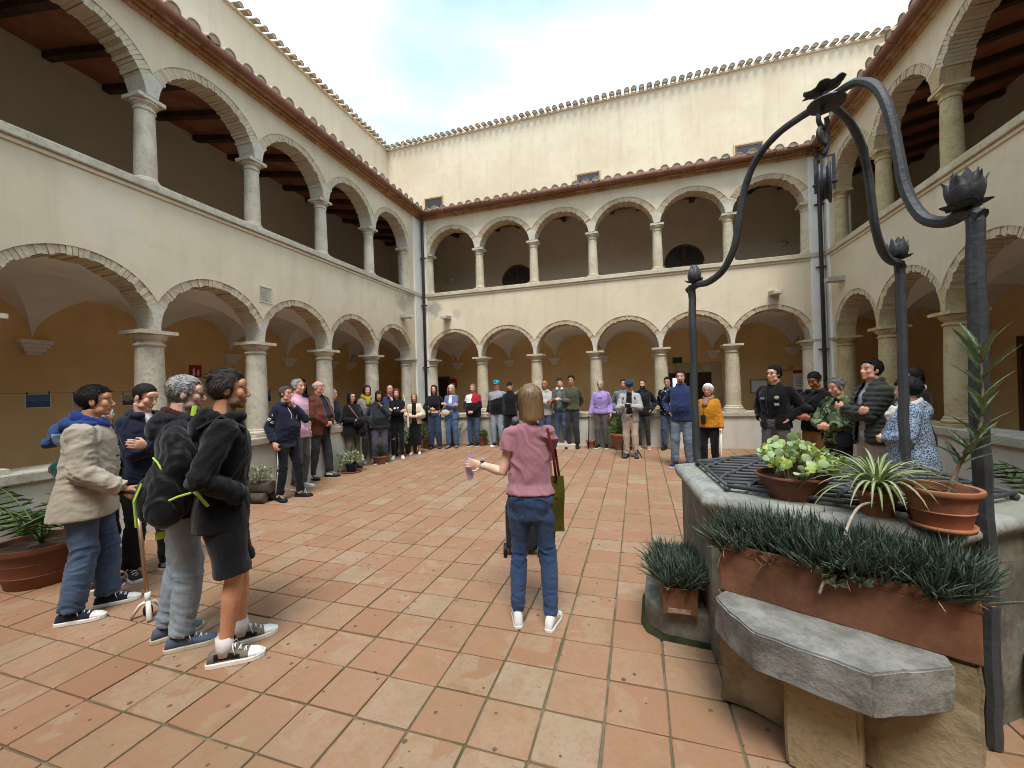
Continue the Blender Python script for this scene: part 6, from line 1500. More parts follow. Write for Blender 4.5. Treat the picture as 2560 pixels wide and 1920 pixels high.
mb = MB(); mb.box(tuple(T((-.02, -.31, .79))), tuple(T((.02, -.27, .83)))); mb.build('lime_tab', M_LIME_T, bp)

# ---------- the guide
p, h = place(1156, 1345, 1140, 833)
def _gh():
    t = NT('brown_blonde_hair'); c = t.co(); sx = t.new('SeparateXYZ'); t.ln(c, sx.inputs[0]); ge = t.new('NewGeometry'); z = t.math('ADD', sx.outputs['Z'], t.math('MULTIPLY', ge.outputs['Random Per Island'], .08))
    col = t.ramp(t.math('SUBTRACT', z, 1.0), [(.30, hexc('9a7a52')), (.42, hexc('84623f')), (.56, hexc('4f3828'))]); col = t.mix(t.math('MULTIPLY', ge.outputs['Random Per Island'], .5), col, hexc('b8976a')); n = t.noise(c, 160, 2); col = t.mix(t.ramp(n, [(.4, 0.0), (.7, .5)]), col, hexc('3a281c')); t.set(col, .45, .35); t.bump(n, .15, .003); return t.mat
GUIDE_HAIR = _gh()
PINKT = C_('dusty_pink_jersey', '9f6f79', var=.08)
KGD = person('woman guide seen from behind in dusty pink top and blue jeans, speaking into a microphone', p, h, heading=-8, broad=.90, fem=True, head=(-38, 4, 0), R=((-.06, .20, 1.36), (.9, .2, -1)), L=((-.405, .15, 1.13), (.3, -.5, -1)), skin='fair', hair=('bob', '8a6a48', -.135, GUIDE_HAIR), glasses='y', detail=2,
    curl=(1.2, .12), handdir=((-.5, .4, .5), (-.95, .30, .10)), feet=((.125, -.02, 14), (-.125, .0, -12)),
    tops=[dict(name='top', mat=PINKT, hem=.96, th=.017, flare=.012, sleeve=.44, sl_r=1.16, sl_end=1.22, wr=.028, stretch=(7, 7, 11), neck=1.472)], bottom=dict(mat=denim('guide_denim', (.028, .052, .125), (.060, .105, .20)), fit=.32, top=1.02, pockets=denim('denim_dark', (.030, .046, .088), (.058, .083, .14)), wr=.016, stretch=(6, 6, 26)), shoes=dict(upper=M('white_canvas_shoe', 'd4d2d0', .8), sole=M_WHITE_RUB, toe=M_WHITE_RUB, laces=M_WHITE_RUB, high=.025, stripe=None))
T, s = KGD.T, KGD.s
mb = MB(); w = KGD.wr[-1]; e = KGD.el[-1]; d = (w-e).normalized(); mb.tube([w-d*.035, w-d*.012], .031*s, 16); wt = mb.build('watch_band', M('white_watch_band', 'c9c7c4', .5), KGD.root, smooth=True)
mb = MB(); mb.ball(w-d*.024+Vector((-.012, -.005, .032)), (.018, .016, .007), 10, 6); mb.build('watch_face', M_BLACK_RUB, wt, smooth=True)
mic = world_tool('microphone', KGD, 'black microphone with grey mesh head in the hand of the guide', 'microphone')
c = KGD.wr[1]+KGD.hd[1]*.07; md = Vector((-.35, .30, .55)).normalized(); mb = MB(); mb.tube([c-md*.15, c-md*.02, c+md*.05], [.013, .016, .021], 14); mb.build('handle', M_BLACK_RUB, mic, smooth=True)
mb = MB(); mb.ball(c+md*.075, .030, 16, 12); mb.build('mesh_head', M('grey_mesh', '6d6f76', .4, .2, 200, .8, 300, .5, .6), mic, smooth=True)
paper = world_tool('paper_sheet', KGD, 'folded lilac sheet of paper in the open hand of the guide', 'paper')
c = KGD.wr[-1]+KGD.hd[-1]*.12; mb = MB(); mb.add([tuple(c+Vector(v)) for v in ((.0, .02, .075), (.05, .05, .0), (.02, .03, -.13), (-.01, .02, -.14), (-.035, .0, -.01))], [(0, 1, 2, 3, 4)]); o = mb.build('sheet', M('lilac_paper', 'b6a0b8', .8, .05), paper); o.modifiers.new('solid', 'SOLIDIFY').thickness = .0012
bag = world_tool('tote_bag', KGD, 'olive green tote bag with red strap hanging from the shoulder of the guide', 'bag')
mb = MB(); mb.tube([T((.19, -.06, 1.06)), T((.175, -.085, 1.25)), T((.135, -.055, 1.437)), T((.135, .04, 1.43)), T((.18, .09, 1.25)), T((.21, .0, 1.06))], [(.010, .004)]*6, 6, up=(1, 0, 0)); mb.build('strap', C_('red_strap', '5a141d'), bag, smooth=True)
def olive(t, c): v = t.new('TexVoronoi'); v.inputs['Scale'].default_value = 17; t.ln(c, v.inputs['Vector']); return t.mix(t.ramp(v.outputs['Distance'], [(.18, 1.0), (.24, 0.0)]), hexc('454210'), hexc('2a2010'))
mb = MB(); nx, nz = 5, 9; vs = []
for f in (1, -1):
    for j in range(nz+1):
        for i in range(nx+1):
            u, v_ = i/nx, j/nz; vs.append(tuple(T((.08+.16*u+.006*math.sin(v_*6), -.055+.03*u+f*.018*math.sin(math.pi*u)*math.sin(math.pi*(.15+.75*v_))+.008*math.sin(v_*7+u*3), 1.09-.40*v_))))
n1 = (nx+1)*(nz+1); F = [(j*(nx+1)+i, j*(nx+1)+i+1, (j+1)*(nx+1)+i+1, (j+1)*(nx+1)+i) for j in range(nz) for i in range(nx)]
mb.add(vs, F+[tuple(n1+q for q in reversed(f)) for f in F]); mb.build('bag_body', patmat('olive_print', olive), bag, smooth=True)
# trolley loudspeaker in front of her
px, py = unproj(1104, 1205); tro = empty('trolley_speaker', (px+.07, py+.16, 0), R_(14), 'black wheeled trolley loudspeaker with pull handle standing in front of the guide', 'loudspeaker')
M_BOXP = M('black_grey_plastic', '26272b', .5, .15, 12, .1, 60); mb = MB(); mb.box((-.15, -.12, .07), (.15, .12, .50)); bevel(mb.build('cabinet', M_BOXP, tro), .03, 3)
mb = MB(); mb.box((-.12, .121, .11), (.12, .127, .46)); mb.build('grille', M('grey_grille', '55534f', .6, .2, 150, .5, 200), tro); mb = MB(); mb.box((-.157, -.08, .07), (-.151, .08, .47)); mb.build('side_panel', M('grey_side_panel', '8d8a84', .6, .1), tro)
for sx in (-1, 1):
    mb = MB(); mb.tube([(sx*.10, -.13, .45), (sx*.10, -.13, .98)], .009, 8); mb.build('handle_tube', M_BLACK_RUB, tro)
    mb = MB(); mb.tube([(sx*.175, -.10, .06), (sx*.145, -.10, .06)], .06, 20); mb.build('wheel', M_BLACK_RUB, tro)
    mb = MB(); mb.box((sx*.12-.02, .06, .0), (sx*.12+.02, .10, .069)); mb.build('foot', M_BLACK_RUB, tro)
mb = MB(); mb.tube([(-.115, -.13, .985), (.115, -.13, .985)], .014, 8); mb.build('grip', M_BLACK_RUB, tro)

# ---------- left middle group
def stripes(K):
    W_ = M_WHITE_RUB
    for q in range(3):
        a, b = K.sh[1], K.el[1]; t = .52+.085*q; c = a+(b-a)*t; d = (b-a).normalized(); mb = MB(); mb.tube([c-d*.007, c+d*.007], .0665*K.s, 18, cap=False); mb.build('sleeve_stripe', W_, K.root, smooth=True)
    for sd in (1, -1):
        k_, a_ = K.kne[sd], K.ank[sd]; mb = MB(); off = Vector((.078*sd, 0, 0)); h_ = K.hip[sd]; mb.tube([h_+off*1.25, k_+off*.92, a_+off*.8+Vector((0, 0, .05))], [(.006, .010)]*3, 6, up=(1, 0, 0)); mb.build('side_stripe', W_, K.root, smooth=True)
    e = MB(); c = K.sh[1]+(K.el[1]-K.sh[1])*.36+Vector((.052, .03, 0))*K.s
    for q in range(3): e.box(tuple(c+Vector((0, -.02+.014*q, 0))), tuple(c+Vector((.004, -.010+.014*q, .012+.008*q))))
    e.build('chest_logo', W_, K.root)
p, h = place(622, 1076, 602, 835)
person('man in navy hoodie with three white sleeve stripes holding his chin', p, h, heading=92, R='down', L='chin', head=(-8, -4, 0), skin='ruddy', hair=('short', '5a5049'), glasses='y', detail=1, belly=.45, girth=1.05, feet=((.15, .02, 16), (-.13, .14, -14)), socks=WHT,
    tops=[dict(name='undershirt', mat=C_('blue_check_cloth', '323a52'), hem=.80, th=.012, flare=.02, sleeve=.4), dict(name='hoodie', mat=NAVY, hem=.90, th=.03, hood=True, drawstring=WHT)], bottom=dict(mat=C_('black_jersey_trouser', '141519'), fit=1.0, wr=.02), shoes=SH_BW | dict(sole=M_BLACK_RUB), extras=stripes)
p, h = place(648, 1056, 620, 820)
person('grey haired man in pale pink shirt standing behind the man in striped hoodie', p, h, heading=82, R='pocket', L='pocket', head=(0, -3, 0), skin='ruddy', hair=('short', '9a9896'), detail=1, tops=[dict(name='shirt', mat=C_('pale_pink_shirt', 'cfa3b8'), hem=.82, th=.02, collar=.012)], bottom=dict(mat=J_GREY, fit=1.1), shoes=SH_WH)
p, h = place(655, 1018, 655, 820)
person('woman with dark curly hair and long denim skirt hidden behind the leather jacket', p, h, heading=85, fem=True, R='down', L='belly', skin='tan', hair=('wavy', '1e1714', -.22), detail=0, tops=[dict(name='jacket', mat=C_('dark_teal_jacket', '22302f'), hem=.88, th=.025)], bottom=dict(kind='skirt', mat=J_MID, length=.18, fit=1.15), shoes=SH_WH)
p, h = place(692, 1032, 676, 823)
person('white haired man in open brown leather jacket with hands clasped', p, h, heading=88, R='clasp', L='clasp', head=(-4, -6, 0), skin='ruddy', hair=('sides', 'b9b6b2'), glasses='y', detail=1, belly=.9, girth=1.08, curl=(.9, .9), handdir=((-.9, .3, -.2), (.9, .3, -.2)), feet=((.16, -.03, 8), (-.12, .12, -12)),
    tops=[dict(name='tshirt', mat=NAVY, hem=.88, th=.014, sleeve=.4), dict(name='jacket', mat=C_('brown_leather', '5b3020', rough=.55, var=.25), hem=.78, th=.042, open=(.085, .055), collar=.018, wr=.02)], bottom=dict(mat=J_BLK, fit=1.1, wr=.02), shoes=dict(upper=M('dark_grey_trainer', '33363c', .8), sole=M_BLACK_RUB, laces=M_WHITE_RUB, stripe=M_WHITE_RUB))
p, h = place(722, 1016, 702, 840)
person('man in glasses and bright blue sweater behind the leather jacket, elbow out', p, h, heading=85, R='down', L='pocket', skin='light', hair=('thin', '8f8b87'), glasses='y', detail=0, tops=[dict(name='sweater', mats=[NAVY, C_('bright_blue_wool', '2f5ca8')], paint=lambda x, y, z, a, t: (a != 0) & (t > .12), hem=.84, th=.024)], bottom=dict(mat=J_BLK), shoes=dict(upper=M('plum_trainer', '2f2236', .8), sole=M_BLACK_RUB))
def coat_arm(K):
    c = world_tool('black_coat', K, 'black coat carried over the arm of the woman with shoulder bag', 'coat'); mb = MB(); w = K.wr[-1]
    mb.ball(w+Vector((-.02, .02, -.02)), (.10, .08, .075), 14, 10); mb.ball(w+Vector((-.06, .03, -.16)), (.085, .06, .17), 14, 10); mb.ball(w+Vector((.05, .05, -.06)), (.08, .05, .06), 12, 8); me = remesh(mb, .014, 1); wrinkle(me, .03, 8, [(w, .4)], (9, 9, 10), .6); finish(me, [BLK]); link('coat_body', me, c)
    b = world_tool('brown_strap_bag', K, 'brown strap of the shoulder bag across the woman in black cardigan', 'bag'); mb = MB(); mb.tube([K.T((.11, .06, 1.46)), K.T((.05, .165, 1.30)), K.T((-.06, .20, 1.12)), K.T((-.16, .12, .95))], [(.014, .004)]*4, 6, up=(1, 0, 0)); mb.build('strap', C_('brown_strap', '7d5a49'), b, smooth=True)
p, h = place(763, 1012, 757, 847)
person('woman in long black cardigan and olive trousers carrying a coat on her arm', p, h, heading=112, fem=True, R='belly', L='belly', skin='light', hair=('long', '241a16', -.17), glasses='y', detail=1, girth=1.12, belly=.5, tops=[dict(name='cardigan', mat=BLK, hem=.78, th=.03, flare=.05, wr=.022)], bottom=dict(mat=C_('olive_grey_twill', '5a5548'), fit=.6), shoes=SH_BLK, extras=coat_arm)
p, h = place(796, 999, 776, 833)
person('woman with mustard yellow scarf behind the black cardigan', p, h, heading=120, fem=True, R='down', L='down', skin='light', hair=('long', '1f1815', -.12), detail=0, tops=[dict(name='blouse', mat=C_('mottled_grey_cloth', '8d8a88'), hem=.85, th=.022)], bottom=dict(mat=J_GREY), shoes=SH_WH, scarf=dict(mat=C_('mustard_scarf', 'a08f2a'), r=.05, drop=.06))
p, h = place(822, 1001, 820, 845)
person('woman with black fringe in charcoal hoodie covering her mouth', p, h, heading=140, fem=True, R='pocket', L='mouth', skin='tan', hair=('bob', '141113', 'fringe'), detail=0, girth=1.22, belly=.9, tops=[dict(name='hoodie', mat=C_('charcoal_hoodie', '2b2f34'), hem=.86, th=.03, hood=True)], bottom=dict(mat=C_('slate_trousers', '4c4c55'), fit=1.25), shoes=SH_BW)
p, h = place(846, 984, 831, 832)
person('balding man with moustache in blue tshirt behind the charcoal hoodie', p, h, heading=150, R='down', L='chin', skin='ruddy', hair=('sides', '6a6059'), beard=('moustache', '6a6059'), detail=0, tops=[dict(name='tshirt', mat=C_('indigo_tshirt', '3a4166'), hem=.88, th=.02, sleeve=.45)], bottom=dict(mat=C_('navy_trousers', '1a1c28')), shoes=SH_BLK)
def heart_print(K):
    mb = MB(); 
    for (a, b, r) in ((.035, 1.26, .045), (-.035, 1.26, .045), (0, 1.215, .04)): mb.ball(K.T((a, .125, b)), (r*K.s, .02*K.s, r*K.s), 12, 8)
    mb.build('white_print', WHT, K.root, smooth=True)
def cloth_bag(K):
    heart_print(K); b = world_tool('cream_cloth_bag', K, 'cream cloth bag hanging by the woman with white heart print', 'bag'); mb = MB(); c = K.T((-.23, .02, .0)); 
    mb.prism([tuple(c+Vector(v)) for v in ((-.01, -.10, 1.02), (-.01, .10, 1.02), (-.02, .13, .70), (-.02, -.07, .68))], [tuple(c+Vector(v)) for v in ((-.05, -.10, 1.02), (-.05, .10, 1.02), (-.06, .13, .70), (-.06, -.07, .68))]); bevel(mb.build('bag_body', CREAM, b, fixn=True), .015, 2)
    mb = MB(); mb.tube([c+Vector((-.03, -.08, 1.02)), c+Vector((.05, -.02, 1.42)), c+Vector((.05, .03, 1.42)), c+Vector((-.03, .08, 1.02))], [(.01, .003)]*4, 6); mb.build('strap', CREAM, b, smooth=True)
p, h = place(860, 991, 860, 840)
person('woman in black cardigan with white heart print and folded arms', p, h, heading=150, fem=True, R='crossed_a', L='crossed_b', skin='ruddy', hair=('long', '4b2c20', -.2), detail=0, tops=[dict(name='cardigan', mat=BLK, hem=.95, th=.022)], bottom=dict(mat=C_('black_slim_trousers', '161619'), fit=.55), shoes=SH_WH, extras=cloth_bag)
def cardi(K): pass
p, h = place(898, 981, 897, 850)
person('short smiling woman in cream cardigan over long black dress', p, h, heading=158, fem=True, R='belly', L='belly', skin='ruddy', hair=('long', '7a5c44', -.2), detail=0, tops=[dict(name='dress_top', mat=BLK, hem=.92, th=.014, sleeve=.3), dict(name='cardigan', mat=CREAM, hem=.88, th=.026, open=(.075, .055))], bottom=dict(kind='skirt', mat=BLK, length=.27, fit=.95), shoes=SH_WH)
mb = MB(); 
p, h = place(941, 969, 932, 832)
person('woman with long brown hair in black cropped top and wide blue jeans', p, h, heading=165, fem=True, R='belly', L='pocket', skin='light', hair=('long', '33221b', -.30), detail=0, tops=[dict(name='top', mat=C_('black_rib', '18181b'), hem=1.06, th=.016)], bottom=dict(mat=J_DARK, fit=1.35), shoes=SH_BR)
def blonde_x(K):
    b = world_tool('cream_shoulder_bag', K, 'cream crescent shoulder bag of the blonde curly haired woman', 'bag'); mb = MB(); c = K.T((.13, .17, 1.0)); mb.ball(c, (.115, .04, .085), 16, 10); me = remesh(mb, .012, 1); finish(me, [CREAM]); link('bag_body', me, b)
    mb = MB(); mb.tube([c+Vector((.09, -.01, .05)), K.T((.12, .10, 1.3)), K.T((-.02, .08, 1.46)), K.T((-.12, .02, 1.46))], [(.01, .003)]*4, 6); mb.build('strap', CREAM, b, smooth=True)
p, h = place(978, 967, 976, 832)
person('blonde curly haired woman in pale blue cardigan with folded arms', p, h, heading=170, fem=True, R='crossed_a', L='crossed_b', skin='ruddy', hair=('wavy', 'b5a58a', -.14), detail=0, tops=[dict(name='blouse', mat=WHT, hem=.88, th=.014, sleeve=.4), dict(name='cardigan', mat=C_('pale_blue_cardigan', '5f6f9b'), hem=.80, th=.028, open=(.07, .05))], bottom=dict(mat=denim('flare_denim', (.06, .11, .20), (.13, .2, .3)), fit=1.15), shoes=SH_BR | dict(upper=M('grey_suede_shoe', '6f6a66', .9)), extras=blonde_x)
p, h = place(1025, 964, 1021, 830)
person('stocky man in black jacket with white and red shoulders', p, h, heading=178, R='clasp', L='clasp', skin='ruddy', hair=('buzz', '6f5a4c'), beard=('stubble', '7a6a5e'), detail=0, girth=1.12, belly=.8, curl=(.9, .9), tops=[dict(name='jacket', mats=[BLK, WHT, C_('scarlet_cloth', '9c1f2c')], paint=lambda x, y, z, a, t: np.where((z > 1.24) & ((a == 0) | (t < .25)), np.where(x > 0, 1, 2), 0), hem=.84, th=.03)], bottom=dict(mat=J_MID, fit=1.1), shoes=SH_BW | dict(laces=None))
p, h = place(1076, 963, 1070, 822)
M_TEAL = M('teal_cap_cloth', '2a9bb0', .8, .1, 20, .1)
KT = person('man in teal cap and grey and black sweatshirt with his arm round a friend', p, h, heading=178, R='down', L='hug', skin='ruddy', hair=('short', '2a221e'), hat=('cap', M_TEAL, M_TEAL, M_BLACK_RUB), glasses='y', detail=0, girth=1.06, belly=.4, tops=[dict(name='sweatshirt', mats=[BLK, C_('mid_grey_jersey', '8d8f95')], paint=lambda x, y, z, a, t: np.where((z+.28*x > 1.27) & ((a == 0) | (t < .3)) | ((a < 0)), 1, 0), hem=.86, th=.024)], bottom=dict(mat=J_LIGHT, fit=1.1), shoes=SH_BW | dict(toe=M_WHITE_RUB))
p, h = place(1097, 960, 1092, 826)
person('man in black beanie and black tracksuit leaning against the man in teal cap', (p[0]+.08, p[1]+.05), h, heading=172, R='down', L='behind', head=(12, 0, 10), skin='tan', hair=('bald', '1c1714'), hat=('beanie', C_('black_beanie', '17171a')), detail=0, tops=[dict(name='jacket', mat=BLK, hem=.86, th=.03, collar=.02)], bottom=dict(mat=C_('black_tracksuit', '17181b')), shoes=SH_BLK)
p, h = place(1180, 960, 1166, 822)
person('bald man in pale grey hoodie with folded arms behind the guide', p, h, heading=185, R='crossed_a', L='crossed_b', skin='brown', hair=('bald', '2a211c'), detail=0, tops=[dict(name='hoodie', mat=LGREY, hem=.84, th=.032, hood=True)], bottom=dict(mat=J_MID), shoes=SH_WH)
def phones(K):
    T, s = K.T, K.s; h_ = empty('headphones', (0, 0, 0), 0, 'white headphones round the neck of the young man in grey jacket', 'headphones'); h_.matrix_world = K.mw
    mb = MB(); mb.tube([T((.085*math.cos(a), .0+.07*math.sin(a)*-1, 1.50)) for a in [math.pi*i/12 for i in range(13)]], .009, 8); mb.build('band', M_WHITE_RUB, h_, smooth=True)
    for sd in (1, -1): mb = MB(); mb.ball(T((.065*sd, .085, 1.475)), (.035, .022, .04), 12, 8); mb.build('ear_cup', M_WHITE_RUB, h_, smooth=True)
p, h = place(1213, 950, 1204, 818)
person('young man with black fringe and headphones round his neck, clapping', p, h-.10, heading=182, R='phone', L='phone', head=(-8, 4, 12), skin='light', hair=('short', '16130f', 'fringe'), detail=0, z0=fz(*p)+.10, tops=[dict(name='tshirt', mat=C_('sage_tshirt', '58706c'), hem=.92, th=.012, sleeve=.4), dict(name='jacket', mat=C_('taupe_jacket', '55524c'), hem=.86, th=.028, open=(.08, .06))], bottom=dict(mat=J_MID, fit=.7), shoes=dict(upper=M('pink_shoe', 'a3707a', .8), sole=M_WHITE_RUB), extras=phones)
step = MB(); step.box((p[0]-.45, p[1]-.16, 0), (p[0]+.35, 9.9, fz(*p)+.098)); tag(bevel(step.build('stone_step', M_ST_COPE), .012, 2), 'low stone step at the foot of the back parapet', 'step')
p, h = place(1238, 962, 1231, 812)
person('tall man in olive green sweater and black jeans with hands behind his back', p, h, heading=184, R='behind', L='behind', skin='tan', hair=('swept', '17130f'), detail=0, tops=[dict(name='sweater', mat=C_('olive_sweater', '4a4b38'), hem=.92, th=.022)], bottom=dict(mat=J_BLK), shoes=SH_BLK)
def printline(K, text_w=.12, z=1.30):
    mb = MB(); mb.box(tuple(K.T((-text_w/2, .142, z))), tuple(K.T((text_w/2, .150, z+.014)))); mb.build('chest_print', C_('purple_print', '6d5f92'), K.root)
p, h = place(1301, 964, 1300, 822)
KP = person('grey bearded man in lilac sweatshirt leaning on a black stick', p, h, heading=188, R='canelow', L='down', skin='ruddy', hair=('short', '8f8a84'), beard=('full', 'a19b95'), glasses='y', detail=0, tops=[dict(name='sweatshirt', mat=C_('lilac_sweatshirt', '9c86bf'), hem=.90, th=.03)], bottom=dict(mat=J_GREY, fit=.9), shoes=SH_BW | dict(laces=None), extras=printline)
st = world_tool('walking_stick', KP, 'black walking stick held by the man in lilac', 'cane'); w = KP.wr[1]+Vector((.01, .06, -.04)); mb = MB(); mb.tube([w, Vector((w.x+.03, w.y+.02, .0))], .012, 8); mb.build('shaft', M_BLACK_RUB, st, smooth=True); mb = MB(); mb.tube([w+Vector((0, .05, .01)), w+Vector((0, 0, .02)), w+Vector((0, -.06, .0))], .014, 8); mb.build('handle', M_BLACK_RUB, st, smooth=True)
p, h = place(1364, 988, 1362, 822)
KC = person('photographer in navy flat cap and pale grey jacket looking down at his camera', p, h, heading=186, R='phone', L='phone', head=(0, 32, 0), skin='ruddy', hair=('short', '4b4440'), hat=('flat', C_('navy_flat_cap', '26324f')), detail=1, tops=[dict(name='tshirt', mat=BLK, hem=.90, th=.014, sleeve=.4), dict(name='jacket', mat=C_('pale_grey_jacket', 'a5a39f'), hem=.82, th=.032, open=(.075, .055), collar=.014)], bottom=dict(mat=C_('stone_chinos', 'bba796'), fit=1.05, wr=.02), shoes=dict(upper=M('dark_grey_shoe', '3b3f47', .8), sole=M_BLACK_RUB))
cm = world_tool('camera', KC, 'small black camera in the hands of the photographer', 'camera'); c = (KC.wr[1]+KC.wr[-1])/2+Vector((0, .10, .01)); mb = MB(); mb.box(tuple(c+Vector((-.055, -.025, -.035))), tuple(c+Vector((.055, .025, .035)))); bevel(mb.build('camera_body', M_BLACK_RUB, cm), .008, 2); mb = MB(); mb.tube([c+Vector((0, .02, 0)), c+Vector((0, .08, -.01))], .028, 14); mb.build('lens', M_BLACK_RUB, cm, smooth=True)
for sd in (1, -1):
    mb = MB(); mb.tube([KC.T((.10*sd, -.12, 1.30)), KC.T((.115*sd, -.02, 1.455)), KC.T((.12*sd, .11, 1.36)), KC.T((.13*sd, .10, 1.15))], [(.022, .006)]*4, 6, up=(1, 0, 0)); mb.build('backpack_strap', BLK, KC.root, smooth=True)
px, py = unproj(1352, 990); tp_ = empty('camera_tripod', (px-.02, py+.10, fz(px, py)), 0, 'black folded camera tripod between the legs of the photographer', 'tripod')
for (a, b) in (((0, 0, .62), (-.06, -.12, 0)), ((0, 0, .62), (.34, -.05, 0)), ((0, 0, .62), (.05, .18, 0))):
    mb = MB(); mb.tube([a, b], [.016, .010], 8); mb.build('leg', M_BLACK_RUB, tp_, smooth=True)
mb = MB(); mb.tube([(0, 0, .58), (0, 0, .80)], .018, 8); mb.build('column', M_BLACK_RUB, tp_, smooth=True)
p, h = place(1392, 968, 1384, 820)
person('dark bearded man in black jacket and ripped black jeans behind the photographer', p, h, heading=188, R='pocket', L='pocket', skin='ruddy', hair=('short', '2f2825'), beard=('full', '3a302b'), detail=0, tops=[dict(name='jacket', mat=C_('black_padded', '17171b', rough=.7), hem=.86, th=.034, hood=True), ], bottom=dict(mat=J_BLK, fit=.7), shoes=dict(upper=M('pinkish_trainer', '9a7468', .8), sole=M_WHITE_RUB))
person('man mostly hidden behind the photographer, only dark hair and grey jacket showing', (p[0]-.42, p[1]+.0), 1.60, heading=180, R='pocket', L='pocket', skin='tan', hair=('short', '1a1513'), detail=0, tops=[dict(name='jacket', mat=GREYC, hem=.86, th=.034)], bottom=dict(mat=J_BLK, fit=.9), shoes=SH_BLK)
p, h = place(1446, 966, 1446, 815)
person('man in black shirt patterned with pale dashes and blue jeans by the column', p, h, heading=192, R='behind', L='behind', skin='light', hair=('short', '1d1916'), glasses='y', detail=1, girth=1.05, belly=.4, tops=[dict(name='shirt', mat=patmat('dash_print', dashes), hem=.84, th=.024, collar=.01)], bottom=dict(mat=J_MID), shoes=SH_BLK)
p, h = place(1476, 1010, 1484, 800)
person('tall man in dark blue shirt and faded jeans partly behind the iron post', p, h, heading=192, R='pocket', L='down', skin='ruddy', hair=('thin', '3a2a22'), beard=('goatee', '3a2a22'), detail=1, belly=.5, feet=((.14, .0, 20), (-.10, -.02, -10)), tops=[dict(name='shirt', mat=C_('dark_blue_shirt', '253257'), hem=.84, th=.026, collar=.014)], bottom=dict(mat=denim('faded_denim', (.12, .16, .22), (.26, .32, .38)), fit=1.05, wr=.02), shoes=dict(upper=NAVY, sole=M_WHITE_RUB))
def lanyard(K):
    T = K.T; o = world_tool('phone_on_lanyard', K, 'black phone hanging on a cord from the neck of the old woman', 'phone'); mb = MB()
    for sd in (1, -1): mb.tube([T((.07*sd, .03, 1.46)), T((.03*sd+.03, .16, 1.30)), T((.05, .185, 1.13))], .0025, 5)
    mb.build('cord', M_BLACK_RUB, o); mb = MB(); c = T((.055, .195, 1.05)); mb.box(tuple(c+Vector((-.04, -.006, -.075))), tuple(c+Vector((.04, .006, .075)))); bevel(mb.build('phone_body', M_BLACK_RUB, o), .006, 2)
KY = person('white haired old woman in mustard yellow sweater with a white stick', (1.17, 7.72), 1.48, heading=205, fem=True, R='pocket', L='canelow', skin='ruddy', hair=('puffy', 'd8d6d2'), glasses='y', detail=1, girth=1.15, belly=.5, tops=[dict(name='sweater', mat=C_('mustard_sweater', 'b3761a', var=.1), hem=.88, th=.03, flare=.02)], bottom=dict(mat=BLK, fit=1.1), shoes=SH_BLK, scarf=dict(mat=C_('brown_paisley', '8a6a58', var=.4), r=.034, drop=.03), extras=lanyard)
st = world_tool('white_stick', KY, 'white walking stick held by the old woman in yellow', 'cane'); w = KY.wr[-1]+Vector((0, .04, -.05)); mb = MB(); mb.tube([w+Vector((0, 0, .03)), Vector((w.x, w.y+.02, .0))], .014, 10); mb.build('shaft', M_WHITE_RUB, st, smooth=True); mb = MB(); mb.tube([w+Vector((0, .05, .03)), w+Vector((0, -.05, .035))], .014, 8); mb.build('handle', M_WHITE_RUB, st, smooth=True)

# ---------- right group
def patches(K):
    T = K.T; m1, m2 = C_('cream_patch', 'a8a48e'), C_('pale_green_patch', '8fb0a0')
    mb = MB(); mb.ball(T((-.095, .155, 1.30)), (.035, .006, .026), 14, 8); mb.build('round_patch', m1, K.root, smooth=True)
    mb = MB(); mb.box(tuple(T((-.125, .150, 1.19))), tuple(T((-.065, .160, 1.225)))); mb.build('square_patch', m2, K.root); mb = MB(); mb.box(tuple(T((.07, .150, 1.275))), tuple(T((.125, .160, 1.30)))); mb.build('name_patch', C_('blue_white_patch', '7f93b3'), K.root)
person('young man in glasses and black jacket with patches, hands in pockets', (1.90, 6.72), 1.75, heading=222, R='pocket', L='pocket', head=(14, -2, 0), skin='light', hair=('swept', '121110'), glasses='y', detail=1, broad=1.1, stance=.14, tops=[dict(name='tshirt', mat=BLK, hem=.92, th=.012, sleeve=.4), dict(name='jacket', mat=C_('black_wool', '0f0f12'), hem=.86, th=.04, open=(.06, .045), collar=.014)], bottom=dict(mat=J_GREY, fit=1.15), shoes=SH_BLK, extras=patches)
def redcard(K):
    o = world_tool('red_card', K, 'small red object in the hands of the man in black hoodie', 'card'); c = (K.wr[1]+K.wr[-1])/2+Vector((0, .10, .0)); mb = MB(); mb.box(tuple(c+Vector((-.05, -.03, -.006))), tuple(c+Vector((.05, .03, .006)))); mb.build('card', C_('red_card_print', 'a02a1c'), o)
    b = world_tool('black_crossbody_bag', K, 'black crossbody bag on the chest of the man in black hoodie', 'bag'); mb = MB(); mb.ball(K.T((.03, .19, 1.22)), (.11, .05, .075), 14, 10); me = remesh(mb, .012, 1); wrinkle(me, .01, 4, [], base=.6); finish(me, [M_PACK]); link('bag_body', me, b); mb = MB(); mb.tube([K.T((.12, .17, 1.18)), K.T((.0, .17, 1.30)), K.T((-.11, .06, 1.46)), K.T((-.12, -.06, 1.45))], [(.016, .004)]*4, 6); mb.build('strap', M_PACK, b, smooth=True)
person('man in black hoodie and tan trousers looking down at a red card', (2.36, 6.62), 1.64, heading=232, R='belly', L='belly', head=(0, 22, 0), skin='brown', hair=('short', '131110'), detail=1, tops=[dict(name='hoodie', mat=BK, hem=.88, th=.034, hood=True)], bottom=dict(mat=C_('tan_chinos', '8a6038'), fit=1.15), shoes=SH_BLK, extras=redcard)
